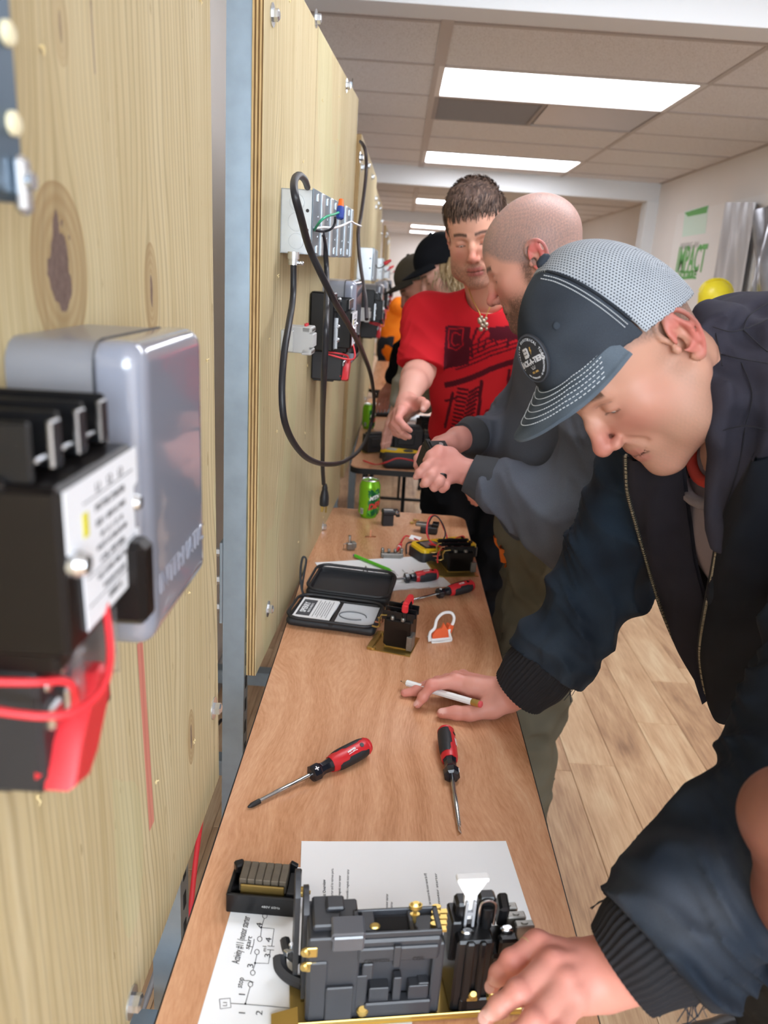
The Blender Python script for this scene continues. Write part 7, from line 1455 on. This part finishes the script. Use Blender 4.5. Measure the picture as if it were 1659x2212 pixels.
nc3 = NB3 + tx3 * .004 + f3d * .012; m = MB(); m.tube([nc3 + r3 * .062 * math.cos(t) + f3d * (.070 * math.sin(t)) - tx3 * (.018 + .030 * math.sin(t)) for t in np.linspace(0, 6.2832, 34)], .007, 8); m.build('collar', plain('red_rib', '#c01f2a', .9), ts, smooth=80, base=B3)
# chain and pendant
pd = A3(1044, 695, 2.283); ca = [A3(1012, 622, 2.33), A3(1022, 650, 2.31), A3(1034, 672, 2.295), pd, A3(1056, 668, 2.295), A3(1070, 645, 2.31)]; m = MB(); m.tube(catmull(np.array(ca), 8), .0015, 6); ch3 = m.build('neck_chain', M_brass, red, smooth=80, base=B3); m = MB(); rs = random.Random(3)
for i in range(16): m.ball(pd + V(rs.uniform(-.014, .014), -.006, rs.uniform(-.022, .012)), rs.uniform(.004, .0075), 8, 6)
m.build('pendant', plain('pendant_silver', '#b9aa98', .35, metal=.7), ch3, smooth=60, base=B3)
legs(red, B3, HP3 - V(0, 0, .03), [(.22, 2.70, 0), (.46, 2.70, 0)], cloth_tone('#0f1013', '#17181c', 26, 4, .5), r=(.105, .082, .070), shoe=(plain('red_shoe', '#a8323a', .6), (0, -1, 0)), h=.010)
# ================================================================ people farther back
def pose(t, fwd, up, s=1.0):
    f = unit(fwd); r = unit(np.cross(f, up)); return mat4(t, np.stack([r, f, np.cross(r, f)], 1) * s)
def bystander(label, M, NBk, shoulders, elbows, hands, hip, feet, skin, top, bottom, facing, seed, hood=None, hair=None, beard=None, shoe='#2a2a2c', bare=False, elbow_at=None):
    base = V(hip[0], hip[1], 0); p = thing('person', label, 'person', mat4(base)); NBk = V(*NBk); S_, E_, H_ = [V(*a) for a in shoulders], [V(*a) for a in elbows], [V(*a) for a in hands]; hip = V(*hip)
    hf = head_field(.0042, (inv(M) @ np.append(NBk, 1))[:3], open_eye=.001); v, q = hf.mesh(); st = skin_tone(skin[0], skin[1], skin[1], stub=beard, scalp=hair, brow='#3a2a22', seed=seed, ear_red=.4); parts = [(xfm(M, v), q, st(v))]
    for i in range(2):
        d = unit(H_[i] - E_[i]); up = V(0, 0, 1); sd = unit(np.cross(d, up)); dn = unit(d + V(0, 0, -.5)); w = H_[i]
        fg = [[w + d * .085 + sd * (.028 - .019 * k), w + d * .118 + sd * (.032 - .021 * k) - up * .012, w + d * .135 + sd * (.030 - .020 * k) - up * .04, w + d * .135 + sd * (.028 - .019 * k) - up * .058] for k in range(4)]
        sg = 1 if i == 0 else -1; th = [w + d * .03 + sd * .03 * sg, w + d * .06 + sd * .048 * sg - up * .02, w + d * .09 + sd * .045 * sg - up * .035]
        Fd = hand_field(w, w - d * .05, fg if sg > 0 else fg, th, back=up, h=.004); v, q = Fd.mesh(); parts.append((v, q, hand_tone(skin[0], skin[1], skin[0], seed=seed + i)(v)))
    lo = np.min([NBk, hip, *S_, *E_, *H_], 0) - .22; hi = np.max([NBk, hip, *S_, *E_, *H_], 0) + .22; K = Sdf(lo, hi, .02); K.chain([hip, (hip + NBk) / 2, NBk], [.09, .10, .055], k=.03)
    for i in range(2): K.chain([NBk - V(0, 0, .05), S_[i]] + ([] if bare else [E_[i], H_[i]]), [.05, .045] if bare else [.05, .045, .036, .028], k=.02)
    for i in range(2 if bare else 0):
        P_ = [S_[i], S_[i] * .4 + E_[i] * .6, E_[i], E_[i] * .62 + H_[i] * .38, H_[i]]; A_ = Sdf(np.min(P_, 0) - .08, np.max(P_, 0) + .08, .0036); A_.chain(P_, [.050, .046, .034, .037, .027], k=.02); A_.ell(E_[i] + unit(E_[i] - (S_[i] + H_[i]) / 2) * .008, (.026, .026, .029), k=.018); A_.warp(lambda x, y, z: .0009 * wob(x, y, z, 90, 5)); v, q = A_.mesh(); parts.append((v, q, hand_tone(skin[0], skin[1], skin[1], seed=14)(v)))
    v, q = K.mesh(); parts.append((v, q, np.tile(lrgb(skin[0]), (len(v), 1)))); b = join_body('body', parts, M_skin, p, base)
    tx = unit(NBk - hip); f = unit(V(*facing)); r = unit(np.cross(f, tx)); R = np.stack([r, np.cross(tx, r), tx], 1); W = Sdf(lo, hi, .011); dd = wd2(.008, 14, seed)
    W.ell(NBk - tx * .15, (.20, .13, .19), R, k=0, disp=dd); W.ell(NBk - tx * .36, (.18, .14, .20), R, k=.05, disp=dd); W.ell(hip + tx * .04, (.18, .14, .12), R, k=.05, disp=dd); W.cone(S_[0], S_[1], .075, k=.05); W.cone(NBk - tx * .05, NBk + tx * .01, .07, k=.03)
    for i in range(2): P_ = [S_[i], S_[i] * .62 + E_[i] * .38] if bare else [S_[i], E_[i], H_[i] - unit(H_[i] - E_[i]) * .03]; W.chain(P_, [.082, .070, .050][:len(P_)], k=.04, disp=sleeve_folds(P_, .009, seed + i, 5.))
    if hood: W.chain([NBk - f * .02 + r * .09 - tx * .01, NBk - f * .10 + tx * .03, NBk - f * .02 - r * .09 - tx * .01], [.05, .075, .05], k=.03)
    garment('hoodie' if hood else ('short_sleeved_shirt' if bare else 'jacket'), W, M_fleece, p, base, cloth_tone(top[0], top[1], 20, seed, .5)); legs(p, base, hip, feet, cloth_tone(bottom, bottom, 20, 3), shoe=(plain('shoe_%d' % seed, shoe, .6), facing), h=.014); return p, base
def ball_cap(p, base, M, front, brim, seed):
    C_ = M @ mat4((0, -.004, .018)); D_ = dome(h=.004, t=.005); v, q = D_.mesh(); o = quads('cap_crown', v, q, M_denim, p, tone=cloth_tone(front, front, 40, seed, .5), base=base, M=C_); m = MB(); m.grid(lambda u, w: visor(u, w, .0022), 30, 8); k = len(m.v); m.grid(lambda u, w: visor(1 - u, w, -.002), 30, 8); m.xf(C_); v_ = np.array(m.v)
    me = mesh_from('cap_visor', v_ - base, m.f, 60, m.fm); ob = link('cap_visor', me, p, M_denim); c = me.color_attributes.new('tone', 'FLOAT_COLOR', 'POINT'); c.data.foreach_set('color', np.c_[np.tile(lrgb(brim), (len(v_), 1)), np.ones(len(v_))].astype(np.float32).ravel())
    t_ = (C_ @ V(0, 0, .143, 1))[:3]; MB().ball(t_, (.009, .009, .006), 12, 6, M[:3, :3]).build('cap_button', plain('cap_button_%d' % seed, front, .9), o, base=base)
AB = lambda px, py, Y: aY(px, py, Y)
ha = AB(965, 590, 3.20); MA_ = pose(ha, (-.85, -.10, -.50), (-.5, 0, .85)); pa_, ba_ = bystander('person with long blond hair in a black cap and beige jacket behind the red shirt', MA_, AB(1000, 640, 3.28), [AB(985, 690, 3.05), AB(1010, 690, 3.50)], [AB(905, 770, 3.02), (.30, 3.55, 1.05)], [AB(862, 872, 3.05), (.14, 3.62, .90)], (.42, 3.35, .92), [(.42, 3.2, 0), (.44, 3.5, 0)], ('#dcae9a', '#cf8a7c'), ('#8d8a7d', '#a09d8f'), '#33363c', (-.95, -.2, 0), 61)
ball_cap(pa_, ba_, MA_, '#16181c', '#1b1d21', 4)
Hb = Sdf((-.13, -.17, -.25), (.13, .10, .09), .0042); hd_ = lambda x, y, z, t: .005 * np.sin(x * 160 + y * 130 + 3 * np.sin(z * 28)); Hb.ell((0, -.03, .02), (.092, .108, .085), disp=hd_); Hb.chain([(-.075, -.01, .0), (-.085, -.03, -.10), (-.08, -.05, -.20)], [.034, .040, .022], k=.02, disp=hd_); Hb.chain([(.075, -.01, .0), (.085, -.03, -.10), (.08, -.05, -.20)], [.034, .040, .022], k=.02, disp=hd_); Hb.chain([(0, -.10, .0), (0, -.11, -.10), (0, -.09, -.20)], [.05, .055, .03], k=.03, disp=hd_); Hb.ell((0, .10, -.03), (.064, .085, .12), k=.01, mode=1); v, q = Hb.mesh(); quads('hair', v, q, M_hairm, pa_, tone=cloth_tone('#8a714e', '#b8a27c', 60, 3, .6), base=ba_, M=MA_); locks(pa_, ba_, MA_, v[v[:, 2] < .03], lambda p: V(p[0] * .5, .1, -1), 2600, .05, .0016, .004, 6, ['#8f7550', '#c4ad84', '#e0cfae'])
hb = AB(912, 622, 3.75); MB2 = pose(hb, (-.85, -.15, -.50), (-.5, 0, .85)); pb2, bb2 = bystander('person in a brown patterned cap and black top bending over the second table', MB2, AB(945, 665, 3.85), [AB(925, 712, 3.62), AB(950, 705, 4.05)], [AB(880, 770, 3.64), (.28, 4.1, 1.05)], [AB(850, 822, 3.72), (.12, 4.12, .90)], (.40, 3.95, .92), [(.40, 3.8, 0), (.42, 4.1, 0)], ('#c98f78', '#b5705f'), ('#141518', '#1d1e22'), '#25272b', (-.95, -.2, 0), 67, beard='#5a4636')
ball_cap(pb2, bb2, MB2, '#4b463d', '#3c3934', 8)
ho = AB(884, 655, 7.35); MO = pose(ho, (.35, .75, -.55), (.2, .3, .9)); bystander('person in a bright orange hooded sweatshirt at the far end of the row', MO, AB(868, 668, 7.30), [AB(846, 686, 7.30), AB(898, 690, 7.38)], [AB(846, 745, 7.25), AB(905, 730, 7.55)], [AB(858, 775, 7.55), AB(900, 735, 7.80)], (.02, 7.30, .90), [(-.08, 7.35, 0), (.10, 7.35, 0)], ('#c9937e', '#b8705f'), ('#f0761a', '#ff9430'), '#2b2e36', (.3, .95, 0), 71, hood=True, hair='#2b2320')
# ---- bystander beside the camera: only the bare elbow and forearm reach into the frame
e = aY(1712, 1765, .52); MP = pose(V(.68, .26, 1.64), (-.25, .9, -.25), (0, .2, 1)); bystander('bystander at the right edge of frame, only a bare brown elbow and forearm showing', MP, (.68, .22, 1.47), [(.49, .28, 1.385), (.87, .24, 1.385)], [e, (.98, .36, 1.12)], [aY(1775, 2170, .57), (.86, .58, 1.10)], (.70, .18, .93), [(.60, .20, 0), (.80, .18, 0)], ('#74493a', '#8a5a49'), ('#22242a', '#2c2f36'), '#2b2e36', (-.1, .98, 0), 77, hair='#1c1614', bare=True)
